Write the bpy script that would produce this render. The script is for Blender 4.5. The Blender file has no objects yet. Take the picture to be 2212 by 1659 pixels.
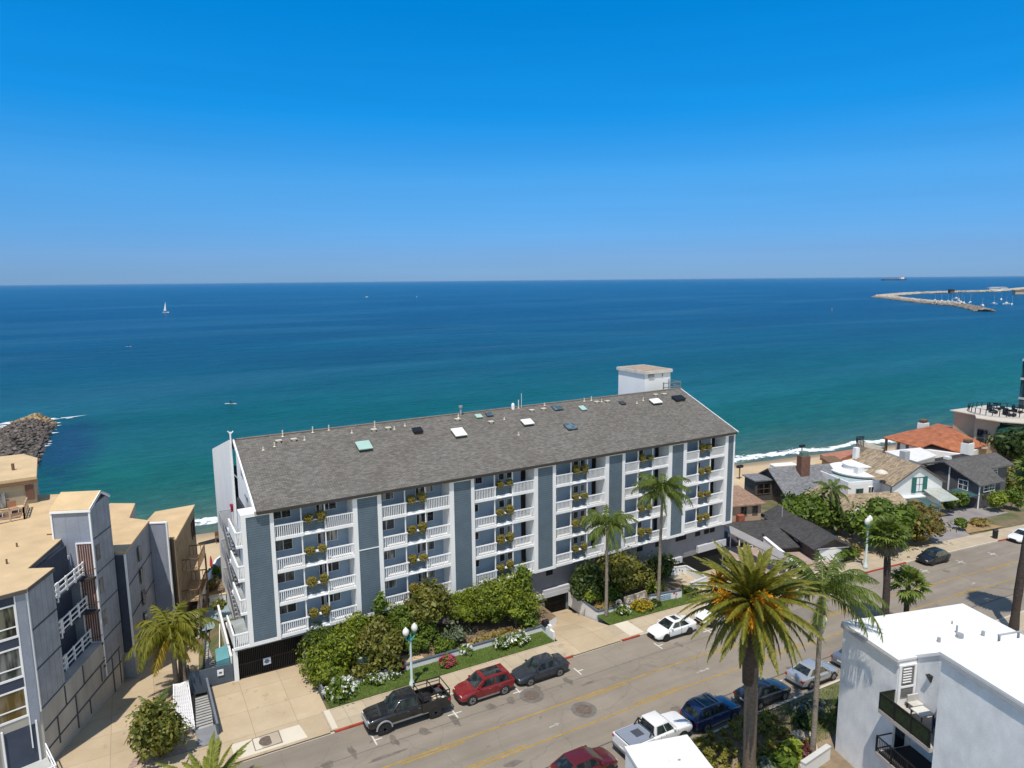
import bpy, math, random
import numpy as np
from mathutils import Vector, Matrix
rnd = random.Random(7)
C = bpy.context.scene.collection
SC = bpy.context.scene
R = math.radians
PI = math.pi
# ------------------------------------------------------------------ camera geometry
CAMZ, FPX = 31.0, 1471.0
def _basis():
    p, r, y = R(8.672), R(0.514), R(29.87)
    F = Vector((math.sin(y)*math.cos(p), math.cos(y)*math.cos(p), -math.sin(p)))
    rt = Vector((math.cos(y), -math.sin(y), 0)); up = rt.cross(F)
    return F, rt*math.cos(r)-up*math.sin(r), up*math.cos(r)+rt*math.sin(r)
CF, CR_, CU = _basis()
def hit(u, v, z):
    """survey point: where the sight line (u,v) of a 2212 wide frame meets height z"""
    d = CF*FPX + CR_*(u-1106) - CU*(v-829.5)
    t = (z-CAMZ)/d.z
    return Vector((d.x*t, d.y*t, z))
def s7(u, v, z): return hit((2264+u*.45208)*.67770, (1200+v*.45208)*.67770, z)
# ------------------------------------------------------------------ ground heights
def gz(x): return -.02*x if x < 36 else -.72-.04*(x-36)
def bend(x): return -.0007*max(0, x-40)**2
def sm(a, b, t):
    t = min(1, max(0, (t-a)/(b-a))); return t*t*(3-2*t)
SEA = -12.0
def shore(x): return 130.4-.171*x
def terrain(x, y):
    v = y-bend(x); g = gz(x)
    if v < 46.7 and v > 24: return g-.15
    if v <= 24: return g-.15
    z = g
    if 30.5 < x < 38.2 and v < 56: return g-.35-min(2.3, (v-46.7)*.33)
    if 51.5 < x < 61 and v < 56: return g-.35-min(1.9, (v-46.7)*.26)
    if x < 5 and v < 76: z -= .30
    if x < 5: z = z-g+ g-.10*max(0, min(v, 64)-48)*(1-sm(3.5, 5, x))
    a = 68 if x > 62 else 58
    sand = -9.0-3.2*sm(96, shore(x)-bend(x)+1, v)
    z = z+(sand-z)*sm(a, 96, v)
    if y > shore(x): z = SEA-.25-.06*(y-shore(x))
    return max(z, -20)
# ------------------------------------------------------------------ mesh builder
MW = {}
def rootM(o):
    while o.parent: o = o.parent
    return MW.get(o.name, Matrix.Identity(4))
class MB:
    def __init__(s, T=None): s.v = []; s.f = []; s.m = []; s.T = T
    def add(s, vs, fs, mi=0):
        n = len(s.v)
        s.v += [tuple(s.T @ Vector(p)) for p in vs] if s.T else [tuple(p) for p in vs]
        for f in fs: s.f.append([i+n for i in f]); s.m.append(mi)
    def box(s, x0, y0, z0, x1, y1, z1, mi=0):
        s.add([(x0,y0,z0),(x1,y0,z0),(x1,y1,z0),(x0,y1,z0),(x0,y0,z1),(x1,y0,z1),(x1,y1,z1),(x0,y1,z1)],
              [(3,2,1,0),(4,5,6,7),(0,1,5,4),(1,2,6,5),(2,3,7,6),(3,0,4,7)], mi)
    def poly(s, pts, mi=0): s.add(pts, [tuple(range(len(pts)))], mi)
    def prism(s, pts, z0, z1, mi=0, mtop=None):
        n = len(pts); a = sum(pts[i][0]*pts[(i+1)%n][1]-pts[(i+1)%n][0]*pts[i][1] for i in range(n))
        if a < 0: pts = pts[::-1]
        f0 = z0 if callable(z0) else (lambda x, y: z0)
        f1 = z1 if callable(z1) else (lambda x, y: z1)
        vs = [(p[0],p[1],f0(*p[:2])) for p in pts]+[(p[0],p[1],f1(*p[:2])) for p in pts]
        s.add(vs, [tuple(range(n-1,-1,-1))]+[(i,(i+1)%n,(i+1)%n+n,i+n) for i in range(n)], mi)
        s.add(vs[n:], [tuple(range(n))], mi if mtop is None else mtop)
    def slab(s, pts, th, mi=0):
        """a sheet of thickness th hanging below the given outline"""
        pts = [Vector(p) for p in pts]; n = len(pts)
        nr = Vector((0,0,0))
        for i in range(n): nr += pts[i].cross(pts[(i+1)%n])
        if nr.z < 0: pts = pts[::-1]
        vs = pts+[p-Vector((0,0,th)) for p in pts]
        s.add(vs, [tuple(range(n)), tuple(range(2*n-1,n-1,-1))]+[(i,i+n,(i+1)%n+n,(i+1)%n) for i in range(n)], mi)
    def bar(s, p, q, w, h=None, mi=0):
        p, q = Vector(p), Vector(q); h = h or w; d = (q-p).normalized()
        a = d.cross(Vector((0,0,1)))
        a = Vector((1,0,0)) if a.length < 1e-4 else a.normalized()
        b = a.cross(d); a = a*w/2; b = b*h/2
        vs = [p-a-b,p+a-b,p+a+b,p-a+b,q-a-b,q+a-b,q+a+b,q-a+b]
        s.add(vs, [(0,1,2,3),(7,6,5,4),(0,4,5,1),(1,5,6,2),(2,6,7,3),(3,7,4,0)], mi)
    def tube(s, pts, rs, n=8, mi=0, caps=True):
        pts = [Vector(p) for p in pts]; vs = []; fs = []
        if not hasattr(rs, '__len__'): rs = [rs]*len(pts)
        for i, p in enumerate(pts):
            d = (pts[min(i+1,len(pts)-1)]-pts[max(i-1,0)]).normalized()
            a = d.cross(Vector((0,0,1)))
            a = Vector((1,0,0)) if a.length < 1e-3 else a.normalized()
            b = d.cross(a)
            for k in range(n):
                t = 2*PI*k/n; vs.append(p+(a*math.cos(t)+b*math.sin(t))*rs[i])
            if i:
                o = (i-1)*n
                for k in range(n): fs.append((o+k, o+(k+1)%n, o+n+(k+1)%n, o+n+k))
        if caps: fs += [tuple(range(n-1,-1,-1)), tuple(range(len(vs)-n, len(vs)))]
        s.add(vs, fs, mi)
    def lathe(s, c, prof, n=16, mi=0):
        vs = []; fs = []
        for i, (r, z) in enumerate(prof):
            for k in range(n):
                t = 2*PI*k/n; vs.append((c[0]+r*math.cos(t), c[1]+r*math.sin(t), c[2]+z))
            if i:
                o = (i-1)*n
                for k in range(n): fs.append((o+k, o+(k+1)%n, o+n+(k+1)%n, o+n+k))
        fs += [tuple(range(n-1,-1,-1)), tuple(range(len(vs)-n, len(vs)))]
        s.add(vs, fs, mi)
    def wheel(s, c, r, w, n=18, mi=0, ax='y'):
        vs = []
        for sgn in (-1, 1):
            for k in range(n):
                t = 2*PI*k/n; vs.append((c[0]+r*math.cos(t), c[1]+sgn*w/2, c[2]+r*math.sin(t)))
        s.add(vs, [tuple(range(n)), tuple(range(2*n-1,n-1,-1))]+[(k,k+n,(k+1)%n+n,(k+1)%n) for k in range(n)], mi)
    def build(s, name, mats, parent=None, smooth=False, local=False, bevel=0):
        me = bpy.data.meshes.new(name)
        vs = s.v
        if parent and not local:
            iv = rootM(parent).inverted(); vs = [tuple(iv @ Vector(p)) for p in vs]
        me.from_pydata(vs, [], s.f)
        if not isinstance(mats, (list, tuple)): mats = [mats]
        for m in mats: me.materials.append(m)
        if len(mats) > 1: me.polygons.foreach_set('material_index', s.m)
        if smooth: me.polygons.foreach_set('use_smooth', [True]*len(me.polygons))
        me.update()
        o = bpy.data.objects.new(name, me); C.objects.link(o)
        if parent: o.parent = parent
        if bevel:
            b = o.modifiers.new('bevel', 'BEVEL'); b.width = bevel; b.segments = 2; b.limit_method = 'ANGLE'; b.angle_limit = R(35)
        return o
def tag(o, label, cat, group=None, kind=None):
    o['label'] = label; o['category'] = cat
    if group: o['group'] = group
    if kind: o['kind'] = kind
    return o
def thing(name, label, cat, loc=(0,0,0), rz=0, group=None):
    o = bpy.data.objects.new(name, None); C.objects.link(o)
    o.location = loc; o.rotation_euler = (0, 0, rz); o.empty_display_size = .3
    MW[o.name] = Matrix.Translation(loc) @ Matrix.Rotation(rz, 4, 'Z')
    return tag(o, label, cat, group)
def struct(o): o['kind'] = 'structure'; return o
def dup(root, loc, rz, label, group=None):
    r = root.copy(); C.objects.link(r); r.location = loc; r.rotation_euler = (0, 0, rz); r['label'] = label
    if group: r['group'] = group
    for ch in list(root.children):
        c = ch.copy(); C.objects.link(c); c.parent = r
        for g in list(ch.children):
            d = g.copy(); C.objects.link(d); d.parent = c
    return r
def frame(loc, rz): return Matrix.Translation(loc) @ Matrix.Rotation(rz, 4, 'Z')
def npmesh(name, V, Fc, mats, parent=None, mi=None, smooth=False):
    """quads/tris from numpy: V (n,3) in world space, Fc (m,k)"""
    me = bpy.data.meshes.new(name); n, (m, k) = len(V), Fc.shape
    if parent:
        iv = np.array(rootM(parent).inverted()); V = V @ iv[:3,:3].T+iv[:3,3]
    me.vertices.add(n); me.vertices.foreach_set('co', V.astype(np.float32).ravel())
    me.loops.add(m*k); me.loops.foreach_set('vertex_index', Fc.astype(np.int32).ravel())
    me.polygons.add(m); me.polygons.foreach_set('loop_start', np.arange(0, m*k, k, dtype=np.int32))
    if not isinstance(mats, (list, tuple)): mats = [mats]
    for t in mats: me.materials.append(t)
    if mi is not None: me.polygons.foreach_set('material_index', mi.astype(np.int32))
    me.update(calc_edges=True); me.validate()
    o = bpy.data.objects.new(name, me); C.objects.link(o)
    if parent: o.parent = parent
    return o
# ------------------------------------------------------------------ materials
MATS = {}
def newmat(name):
    m = bpy.data.materials.new(name); m.use_nodes = True
    nt = m.node_tree; return m, nt, nt.nodes['Principled BSDF']
def nd(nt, t, **kw):
    n = nt.nodes.new(t)
    for k, v in kw.items():
        if k[0] == 'i' and k[1:].isdigit(): n.inputs[int(k[1:])].default_value = v
        elif k in n.inputs: n.inputs[k].default_value = v
        else: setattr(n, k, v)
    return n
def pos(nt, scale=(1,1,1), rot=(0,0,0)):
    g = nd(nt, 'ShaderNodeNewGeometry'); mp = nd(nt, 'ShaderNodeMapping')
    mp.inputs['Scale'].default_value = scale; mp.inputs['Rotation'].default_value = rot
    nt.links.new(g.outputs['Position'], mp.inputs['Vector']); return mp.outputs[0]
def mixc(nt, fac, a, b, mode='MIX'):
    n = nd(nt, 'ShaderNodeMix', data_type='RGBA', blend_type=mode)
    for s_, x in ((n.inputs[0], fac), (n.inputs[6], a), (n.inputs[7], b)):
        if hasattr(x, 'is_output'): nt.links.new(x, s_)
        elif isinstance(x, (tuple, list)): s_.default_value = (*x[:3], 1)
        else: s_.default_value = x
    return n.outputs[2]
def noise(nt, vec, scale, detail=4, rough=.55, dist=0):
    n = nd(nt, 'ShaderNodeTexNoise', Scale=scale, Detail=detail, Roughness=rough, Distortion=dist)
    nt.links.new(vec, n.inputs['Vector']); return n.outputs[0]
def rampf(nt, fac, a, b):
    n = nd(nt, 'ShaderNodeMapRange'); n.clamp = True
    nt.links.new(fac, n.inputs[0]); n.inputs[1].default_value = a; n.inputs[2].default_value = b
    return n.outputs[0]
def bump(nt, bs, h, strength, dist=.02):
    b = nd(nt, 'ShaderNodeBump', Strength=strength, Distance=dist)
    nt.links.new(h, b.inputs['Height']); nt.links.new(b.outputs[0], bs.inputs['Normal'])
def mul(c, k): return tuple(min(1, x*k) for x in c)
def mat(name, col, rough=.75, var=.14, scale=1.2, stretch=(1,1,1), fine=.08, bmp=0, metal=0, spec=.4, coat=0):
    """plain paint/stone/metal with large and fine mottling"""
    if name in MATS: return MATS[name]
    m, nt, bs = newmat(name)
    p = pos(nt, stretch)
    c = mixc(nt, rampf(nt, noise(nt, p, scale, 5), .3, .7), mul(col, 1-var), mul(col, 1+var))
    if fine:
        f = noise(nt, pos(nt), 14, 3)
        c = mixc(nt, rampf(nt, f, .3, .7), mixc(nt, 1.0, c, (1-fine,)*3, 'MULTIPLY'), c)
        if bmp: bump(nt, bs, f, bmp)
    nt.links.new(c, bs.inputs['Base Color'])
    bs.inputs['Roughness'].default_value = rough; bs.inputs['Metallic'].default_value = metal
    bs.inputs['Specular IOR Level'].default_value = spec; bs.inputs['Coat Weight'].default_value = coat
    MATS[name] = m; return m
def paint(name, col, metal=.0):
    if name in MATS: return MATS[name]
    m, nt, bs = newmat(name)
    c = mixc(nt, rampf(nt, noise(nt, pos(nt), 3, 4), .35, .75), col, mixc(nt, .025, col, (.3,.27,.22)))
    nt.links.new(c, bs.inputs['Base Color'])
    bs.inputs['Roughness'].default_value = .32; bs.inputs['Metallic'].default_value = metal
    bs.inputs['Coat Weight'].default_value = .8; bs.inputs['Coat Roughness'].default_value = .06
    MATS[name] = m; return m
def glass(name, col=(.02,.025,.03), rough=.08, tint=None):
    """window pane: dark room behind, curtain streaks, sky reflections"""
    if name in MATS: return MATS[name]
    m, nt, bs = newmat(name)
    c = mixc(nt, rampf(nt, noise(nt, pos(nt, (1.3,1.3,.25)), 1.6, 3), .45, .62), col, tint or mul(col, 3))
    nt.links.new(c, bs.inputs['Base Color'])
    bs.inputs['Roughness'].default_value = rough; bs.inputs['Specular IOR Level'].default_value = .6
    MATS[name] = m; return m
def rows(name, col, pitch=.2, axis='Z', depth=.45, rough=.8, var=.12, width=.2):
    """lap siding, battens, roof tile courses: dark joints every pitch along an axis"""
    if name in MATS: return MATS[name]
    m, nt, bs = newmat(name)
    g = nd(nt, 'ShaderNodeNewGeometry'); sp = nd(nt, 'ShaderNodeSeparateXYZ')
    nt.links.new(g.outputs['Position'], sp.inputs[0])
    if axis in 'XYZ': s_ = sp.outputs[axis]
    else:
        a = nd(nt, 'ShaderNodeVectorMath', operation='DOT_PRODUCT'); nt.links.new(g.outputs['Position'], a.inputs[0])
        a.inputs[1].default_value = DIRS[axis]; s_ = a.outputs['Value']
    d = nd(nt, 'ShaderNodeMath', operation='DIVIDE'); nt.links.new(s_, d.inputs[0]); d.inputs[1].default_value = pitch
    f = nd(nt, 'ShaderNodeMath', operation='FRACT'); nt.links.new(d.outputs[0], f.inputs[0])
    k = rampf(nt, f.outputs[0], 0, width)
    p = pos(nt)
    c = mixc(nt, rampf(nt, noise(nt, p, .9, 5), .3, .7), mul(col, 1-var), mul(col, 1+var))
    c = mixc(nt, rampf(nt, noise(nt, p, 9, 3), .3, .7), mixc(nt, 1.0, c, (.86,)*3, 'MULTIPLY'), c)
    c = mixc(nt, k, mixc(nt, 1.0, c, (1-depth,)*3, 'MULTIPLY'), c)
    nt.links.new(c, bs.inputs['Base Color']); bs.inputs['Roughness'].default_value = rough
    bs.inputs['Specular IOR Level'].default_value = .25
    bump(nt, bs, f.outputs[0], .5, .02)
    MATS[name] = m; return m
DIRS = {}
def shingle(name, col, w=.9, h=.28, along=(1,0,0), up=(0,.92,.38), var=.35, rough=.9):
    """asphalt shingles: staggered tabs of uneven tone, laid along/up the slope"""
    if name in MATS: return MATS[name]
    m, nt, bs = newmat(name)
    g = nd(nt, 'ShaderNodeNewGeometry'); cb = nd(nt, 'ShaderNodeCombineXYZ')
    for i, ax in enumerate((along, up)):
        a = nd(nt, 'ShaderNodeVectorMath', operation='DOT_PRODUCT'); nt.links.new(g.outputs['Position'], a.inputs[0])
        a.inputs[1].default_value = ax; nt.links.new(a.outputs['Value'], cb.inputs[i])
    b = nd(nt, 'ShaderNodeTexBrick', Scale=1.0); b.offset = .5
    b.inputs['Color1'].default_value = (*mul(col, 1-var), 1); b.inputs['Color2'].default_value = (*mul(col, 1+var), 1)
    b.inputs['Mortar'].default_value = (*mul(col, .55), 1); b.inputs['Mortar Size'].default_value = .018
    b.inputs['Brick Width'].default_value = w; b.inputs['Row Height'].default_value = h; b.inputs['Bias'].default_value = -.1
    nt.links.new(cb.outputs[0], b.inputs['Vector'])
    p = pos(nt)
    c = mixc(nt, rampf(nt, noise(nt, p, .35, 5), .3, .7), mixc(nt, 1.0, b.outputs[0], (.86,.84,.82), 'MULTIPLY'), b.outputs[0])
    c = mixc(nt, rampf(nt, noise(nt, p, 3.2, 4, .7), .35, .68), mixc(nt, 1.0, c, (.72,.73,.72), 'MULTIPLY'), c)
    nt.links.new(c, bs.inputs['Base Color']); bs.inputs['Roughness'].default_value = rough
    bs.inputs['Specular IOR Level'].default_value = .2
    bump(nt, bs, b.outputs['Fac'], .4, .015)
    MATS[name] = m; return m
def leaf(name, a, b, trans=.3, rough=.5):
    """foliage: every leaf island its own tone between a and b"""
    if name in MATS: return MATS[name]
    m, nt, bs = newmat(name)
    g = nd(nt, 'ShaderNodeNewGeometry')
    c = mixc(nt, g.outputs['Random Per Island'], a, b)
    c = mixc(nt, rampf(nt, noise(nt, pos(nt), 1.1, 3), .35, .65), mixc(nt, 1.0, c, (.72,.78,.7), 'MULTIPLY'), c)
    nt.links.new(c, bs.inputs['Base Color']); bs.inputs['Roughness'].default_value = rough
    bs.inputs['Specular IOR Level'].default_value = .3
    t = nd(nt, 'ShaderNodeBsdfTranslucent'); nt.links.new(mixc(nt, 1.0, c, (1.3,1.25,.6), 'MULTIPLY'), t.inputs[0])
    mx = nd(nt, 'ShaderNodeMixShader'); mx.inputs[0].default_value = trans
    nt.links.new(bs.outputs[0], mx.inputs[1]); nt.links.new(t.outputs[0], mx.inputs[2])
    nt.links.new(mx.outputs[0], nt.nodes['Material Output'].inputs[0])
    MATS[name] = m; return m
WHITE = mat('white_trim_paint', (.80,.80,.81), .55, .05, .8, (1,1,.3), .05)
STUCCO = mat('white_stucco', (.78,.78,.78), .85, .06, .5, (1,1,.35), .07, .15)
DARKM = mat('black_metal', (.012,.012,.014), .45, .2)
GREYM = mat('grey_metal', (.30,.31,.33), .5, .12)
CONC = mat('pale_concrete', (.52,.46,.38), .9, .10, .5, fine=.10)
GLASSW = glass('window_glass', (.012,.016,.022), .1, (.10,.11,.11))
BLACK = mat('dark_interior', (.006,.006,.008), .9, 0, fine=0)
# ================================================================== light, sky, camera
SC.view_settings.view_transform = 'Standard'; SC.view_settings.look = 'None'; SC.view_settings.gamma = 1
SC.view_settings.exposure = 0.60; SKYX = 2**.60*.15/.11
SUND = Vector((-.30, -.31, 1)).normalized()      # towards the sun
w = bpy.data.worlds.new('World'); SC.world = w; w.use_nodes = True
nt = w.node_tree; bg = nt.nodes['Background']
sk = nt.nodes.new('ShaderNodeTexSky'); sk.sky_type = 'NISHITA'; sk.sun_disc = False
sk.sun_elevation = math.asin(SUND.z); sk.sun_rotation = math.atan2(SUND.x, SUND.y)
sk.air_density = 1.0; sk.dust_density = 0.0; sk.ozone_density = 3.0; sk.altitude = 40
# clear marine air: the lower sky is a deeper, cleaner blue than the model's
tc = nt.nodes.new('ShaderNodeTexCoord'); sx = nt.nodes.new('ShaderNodeSeparateXYZ'); nt.links.new(tc.outputs['Generated'], sx.inputs[0])
cr = nt.nodes.new('ShaderNodeValToRGB'); nt.links.new(sx.outputs[2], cr.inputs[0]); ce = cr.color_ramp.elements
TINT = ((0, (.21,.42,.97)), (.035, (.255,.475,.98)), (.132, (.235,.715,1.16)), (.222, (.045,.80,1.36)), (.354, (.004,.91,1.52)), (.42, (.03,.9,1.45)), (.75, (1,1,1)))
ce[0].position = 0; ce[1].position = .75
for p_, c_ in TINT[1:-1]: ce.new(p_)
for e_, (p_, c_) in zip(sorted(ce, key=lambda q: q.position), TINT): e_.color = (*[k/SKYX for k in c_], 1)
mt = nt.nodes.new('ShaderNodeMix'); mt.data_type = 'RGBA'; mt.blend_type = 'MULTIPLY'; mt.inputs[0].default_value = 1
wm = nt.nodes.new('ShaderNodeMix'); wm.data_type = 'RGBA'; wm.blend_type = 'MULTIPLY'; wm.inputs[0].default_value = 1; wm.inputs[7].default_value = (1.0,.90,.76,1)
nt.links.new(sk.outputs[0], wm.inputs[6])
mz = nt.nodes.new('ShaderNodeMix'); mz.data_type = 'RGBA'; nt.links.new(sk.outputs[0], mz.inputs[7]); nt.links.new(wm.outputs[2], mz.inputs[6]); nt.links.new(mz.outputs[2], mt.inputs[6]); mpk = nt.nodes.new('ShaderNodeMapping'); mpk.inputs['Scale'].default_value = (1.3, 1.3, 22); nt.links.new(tc.outputs['Generated'], mpk.inputs[0])
nzk = nt.nodes.new('ShaderNodeTexNoise'); nzk.inputs['Scale'].default_value = 2.0; nzk.inputs['Detail'].default_value = 5; nt.links.new(mpk.outputs[0], nzk.inputs['Vector'])
vr = nt.nodes.new('ShaderNodeMapRange'); nt.links.new(nzk.outputs[0], vr.inputs[0]); vr.inputs[1].default_value = .3; vr.inputs[2].default_value = .7; vr.inputs[3].default_value = .975; vr.inputs[4].default_value = 1.025
vm = nt.nodes.new('ShaderNodeVectorMath'); vm.operation = 'SCALE'; nt.links.new(cr.outputs[0], vm.inputs[0]); nt.links.new(vr.outputs[0], vm.inputs['Scale'])
nt.links.new(vm.outputs[0], mt.inputs[7])
# (away from the sun only: the sky behind the camera stays pale)
mr = nt.nodes.new('ShaderNodeMapRange'); mr.interpolation_type = 'SMOOTHSTEP'; mr.inputs[1].default_value = -.35; mr.inputs[2].default_value = .3
nt.links.new(sx.outputs[1], mr.inputs[0]); nt.links.new(mr.outputs[0], mt.inputs[0]); nt.links.new(mr.outputs[0], mz.inputs[0])
nt.links.new(mt.outputs[2], bg.inputs[0]); bg.inputs[1].default_value = .15
sl = bpy.data.lights.new('sun', 'SUN'); sl.energy = 3.1; sl.angle = R(.53); sl.color = (1, .93, .82)
so = bpy.data.objects.new('sun', sl); C.objects.link(so); so.rotation_euler = SUND.to_track_quat('Z', 'Y').to_euler()
cd = bpy.data.cameras.new('camera'); co = bpy.data.objects.new('camera', cd); C.objects.link(co); SC.camera = co
cd.sensor_width = 36; cd.lens = FPX/2212*36; cd.clip_start = .5; cd.clip_end = 200000
M = Matrix((CR_, CU, -CF)).transposed().to_4x4(); M.translation = (0, 0, CAMZ); co.matrix_world = M
# ================================================================== sea
def sea_material():
    m, nt, bs = newmat('sea_water')
    g = nd(nt, 'ShaderNodeNewGeometry')
    d = nd(nt, 'ShaderNodeVectorMath', operation='DOT_PRODUCT'); nt.links.new(g.outputs['Position'], d.inputs[0])
    d.inputs[1].default_value = (.171, 1, 0)
    def ma(op, a, b):
        n = nd(nt, 'ShaderNodeMath', operation=op)
        for i, x in enumerate((a, b)):
            if hasattr(x, 'is_output'): nt.links.new(x, n.inputs[i])
            else: n.inputs[i].default_value = x
        return n.outputs[0]
    off = ma('SUBTRACT', d.outputs['Value'], 130.4)
    pw = pos(nt, (.5, 1.6, 1), (0, 0, R(9)))
    n1 = noise(nt, pw, .045, 5, .6); n2 = noise(nt, pw, .009, 4, .6)
    dd = ma('ADD', off, ma('MULTIPLY', ma('SUBTRACT', n1, .5), 26))
    lg = ma('DIVIDE', ma('LOGARITHM', ma('MAXIMUM', dd, 1), 10), 4.6)
    rp = nd(nt, 'ShaderNodeValToRGB'); nt.links.new(lg, rp.inputs[0]); e = rp.color_ramp.elements
    stops = ((0, (.13,.17,.12)), (.22, (.060,.150,.115)), (.33, (.010,.135,.110)), (.42, (.0,.122,.116)), (.475, (.0,.098,.128)), (.53, (.0,.082,.150)),
             (.60, (.0,.072,.165)), (.70, (.0,.080,.195)), (.82, (.0,.098,.235)), (1, (.002,.125,.285)))
    e[0].position, e[0].color = stops[0][0], (*stops[0][1], 1); e[1].position, e[1].color = stops[-1][0], (*stops[-1][1], 1)
    for p, c in stops[1:-1]:
        x = e.new(p); x.color = (*c, 1)
    c = rp.outputs[0]
    # darker blue patch off the rock groyne
    sb = nd(nt, 'ShaderNodeVectorMath', operation='SUBTRACT'); nt.links.new(g.outputs['Position'], sb.inputs[0]); sb.inputs[1].default_value = (-15.5, 214, SEA)
    sc = nd(nt, 'ShaderNodeVectorMath', operation='MULTIPLY'); nt.links.new(sb.outputs[0], sc.inputs[0]); sc.inputs[1].default_value = (.10, .021, 0)
    ln = nd(nt, 'ShaderNodeVectorMath', operation='LENGTH'); nt.links.new(sc.outputs[0], ln.inputs[0])
    wd = rampf(nt, ma('ADD', ln.outputs['Value'], ma('MULTIPLY', ma('SUBTRACT', noise(nt, pos(nt), .12, 4), .5), .8)), 1.15, .35)
    c = mixc(nt, wd, c, (.004, .050, .115))
    # wind streaks; swell and chop facets' light and dark put into the colour
    c = mixc(nt, rampf(nt, n2, .3, .72), mixc(nt, 1.0, c, (.74,.80,.84), 'MULTIPLY'), mixc(nt, 1.0, c, (1.2,1.16,1.1), 'MULTIPLY'))
    c = mixc(nt, rampf(nt, noise(nt, pos(nt, (.35, 1.5, 1), (0,0,R(9))), .16, 6, .75), .34, .66), mixc(nt, 1.0, c, (.66,.74,.78), 'MULTIPLY'), c)
    slick = noise(nt, pos(nt, (.35, 1.6, 1), (0,0,R(9))), .0042, 7, .66, .8)
    c = mixc(nt, rampf(nt, slick, .50, .60), c, mixc(nt, .35, c, (.030,.135,.215)))
    chop = noise(nt, pos(nt, (.4, 1.3, 1), (0,0,R(9))), .45, 3, .7)
    c = mixc(nt, rampf(nt, chop, .42, .62), mixc(nt, 1.0, c, (.70,.78,.82), 'MULTIPLY'), c)
    # breakers
    fn = noise(nt, pos(nt, (.6, 1.2, 1), (0,0,R(9))), .16, 5, .7); ff = noise(nt, pos(nt), .9, 4, .7)
    fo = ma('ADD', ma('MULTIPLY', ma('SUBTRACT', fn, .5), 12), ma('MULTIPLY', ma('SUBTRACT', ff, .5), 3.5))
    fm = rampf(nt, ma('ABSOLUTE', ma('ADD', ma('SUBTRACT', off, 2.6), fo), 0), 1.5, .8)
    c = mixc(nt, fm, c, (.86,.88,.88))
    nt.links.new(c, bs.inputs['Base Color'])
    bs.inputs['Roughness'].default_value = .30; bs.inputs['IOR'].default_value = 1.33; bs.inputs['Specular IOR Level'].default_value = .12
    h = ma('ADD', noise(nt, pos(nt, (.5, 1.3, 1), (0,0,R(9))), .35, 5, .65), ma('MULTIPLY', noise(nt, pos(nt, (.45,1.2,1), (0,0,R(12))), .06, 3), 1.6))
    bump(nt, bs, h, 1.0, 1.6)
    return m
b = MB(); b.poly([(-90000, 96, SEA), (90000, 96, SEA), (90000, 160000, SEA), (-90000, 160000, SEA)])
struct(b.build('sea', sea_material()))
# ================================================================== terrain
def ground_material():
    m, nt, bs = newmat('sand_and_soil')
    g = nd(nt, 'ShaderNodeNewGeometry')
    d = nd(nt, 'ShaderNodeVectorMath', operation='DOT_PRODUCT'); nt.links.new(g.outputs['Position'], d.inputs[0]); d.inputs[1].default_value = (.171, 1, 0)
    p = pos(nt)
    sand = mixc(nt, rampf(nt, noise(nt, p, .12, 5), .3, .7), (.50,.37,.21), (.60,.46,.28))
    sand = mixc(nt, rampf(nt, noise(nt, p, 1.2, 4, .7), .35, .7), mixc(nt, 1.0, sand, (.88,.87,.86), 'MULTIPLY'), sand)
    sand = mixc(nt, rampf(nt, d.outputs['Value'], 121, 127), sand, (.27,.19,.12))
    soil = mixc(nt, rampf(nt, noise(nt, p, .5, 5), .4, .6), (.17,.125,.075), (.075,.095,.03))
    c = mixc(nt, rampf(nt, d.outputs['Value'], 84, 92), soil, sand)
    nt.links.new(c, bs.inputs['Base Color']); bs.inputs['Roughness'].default_value = .95
    bump(nt, bs, noise(nt, p, 2.5, 5), .5, .12)
    return m
xs = np.concatenate([np.arange(-90, 240, 2.0), np.arange(240, 700, 20.0)]); ys = np.arange(-30, 190, 2.0)
V = np.array([(x, y, terrain(x, y)) for y in ys for x in xs])
nx, ny = len(xs), len(ys)
ii, jj = np.meshgrid(np.arange(nx-1), np.arange(ny-1)); q = (jj*nx+ii).ravel()
struct(npmesh('terrain', V, np.stack([q, q+1, q+nx+1, q+nx], 1), ground_material()))
# ================================================================== road, kerbs, pavements
def strip(mb, v0, v1, x0, x1, dz, mi=0, step=2.0):
    """ribbon following the street between offsets v0 and v1"""
    n = max(1, int(math.ceil((x1-x0)/step))); vs = []; fs = []
    for i in range(n+1):
        x = x0+(x1-x0)*i/n; bb = bend(x)
        vs += [(x, v0+bb, gz(x)+dz), (x, v1+bb, gz(x)+dz)]
        if i: k = 2*i-2; fs.append((k, k+2, k+3, k+1))
    mb.add(vs, fs, mi)
def kerbface(mb, v, x0, x1, z0, z1, mi=0, th=.16, side=1):
    n = max(1, int(math.ceil((x1-x0)/2.0))); vs = []; fs = []
    for i in range(n+1):
        x = x0+(x1-x0)*i/n; y = v+bend(x); g = gz(x)
        vs += [(x, y, g+z0), (x, y, g+z1), (x, y+th*side, g+z1+.002)]
        if i: k = 3*i-3; fs += [(k, k+3, k+4, k+1), (k+1, k+4, k+5, k+2)]
    mb.add(vs, fs, mi)
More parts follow.
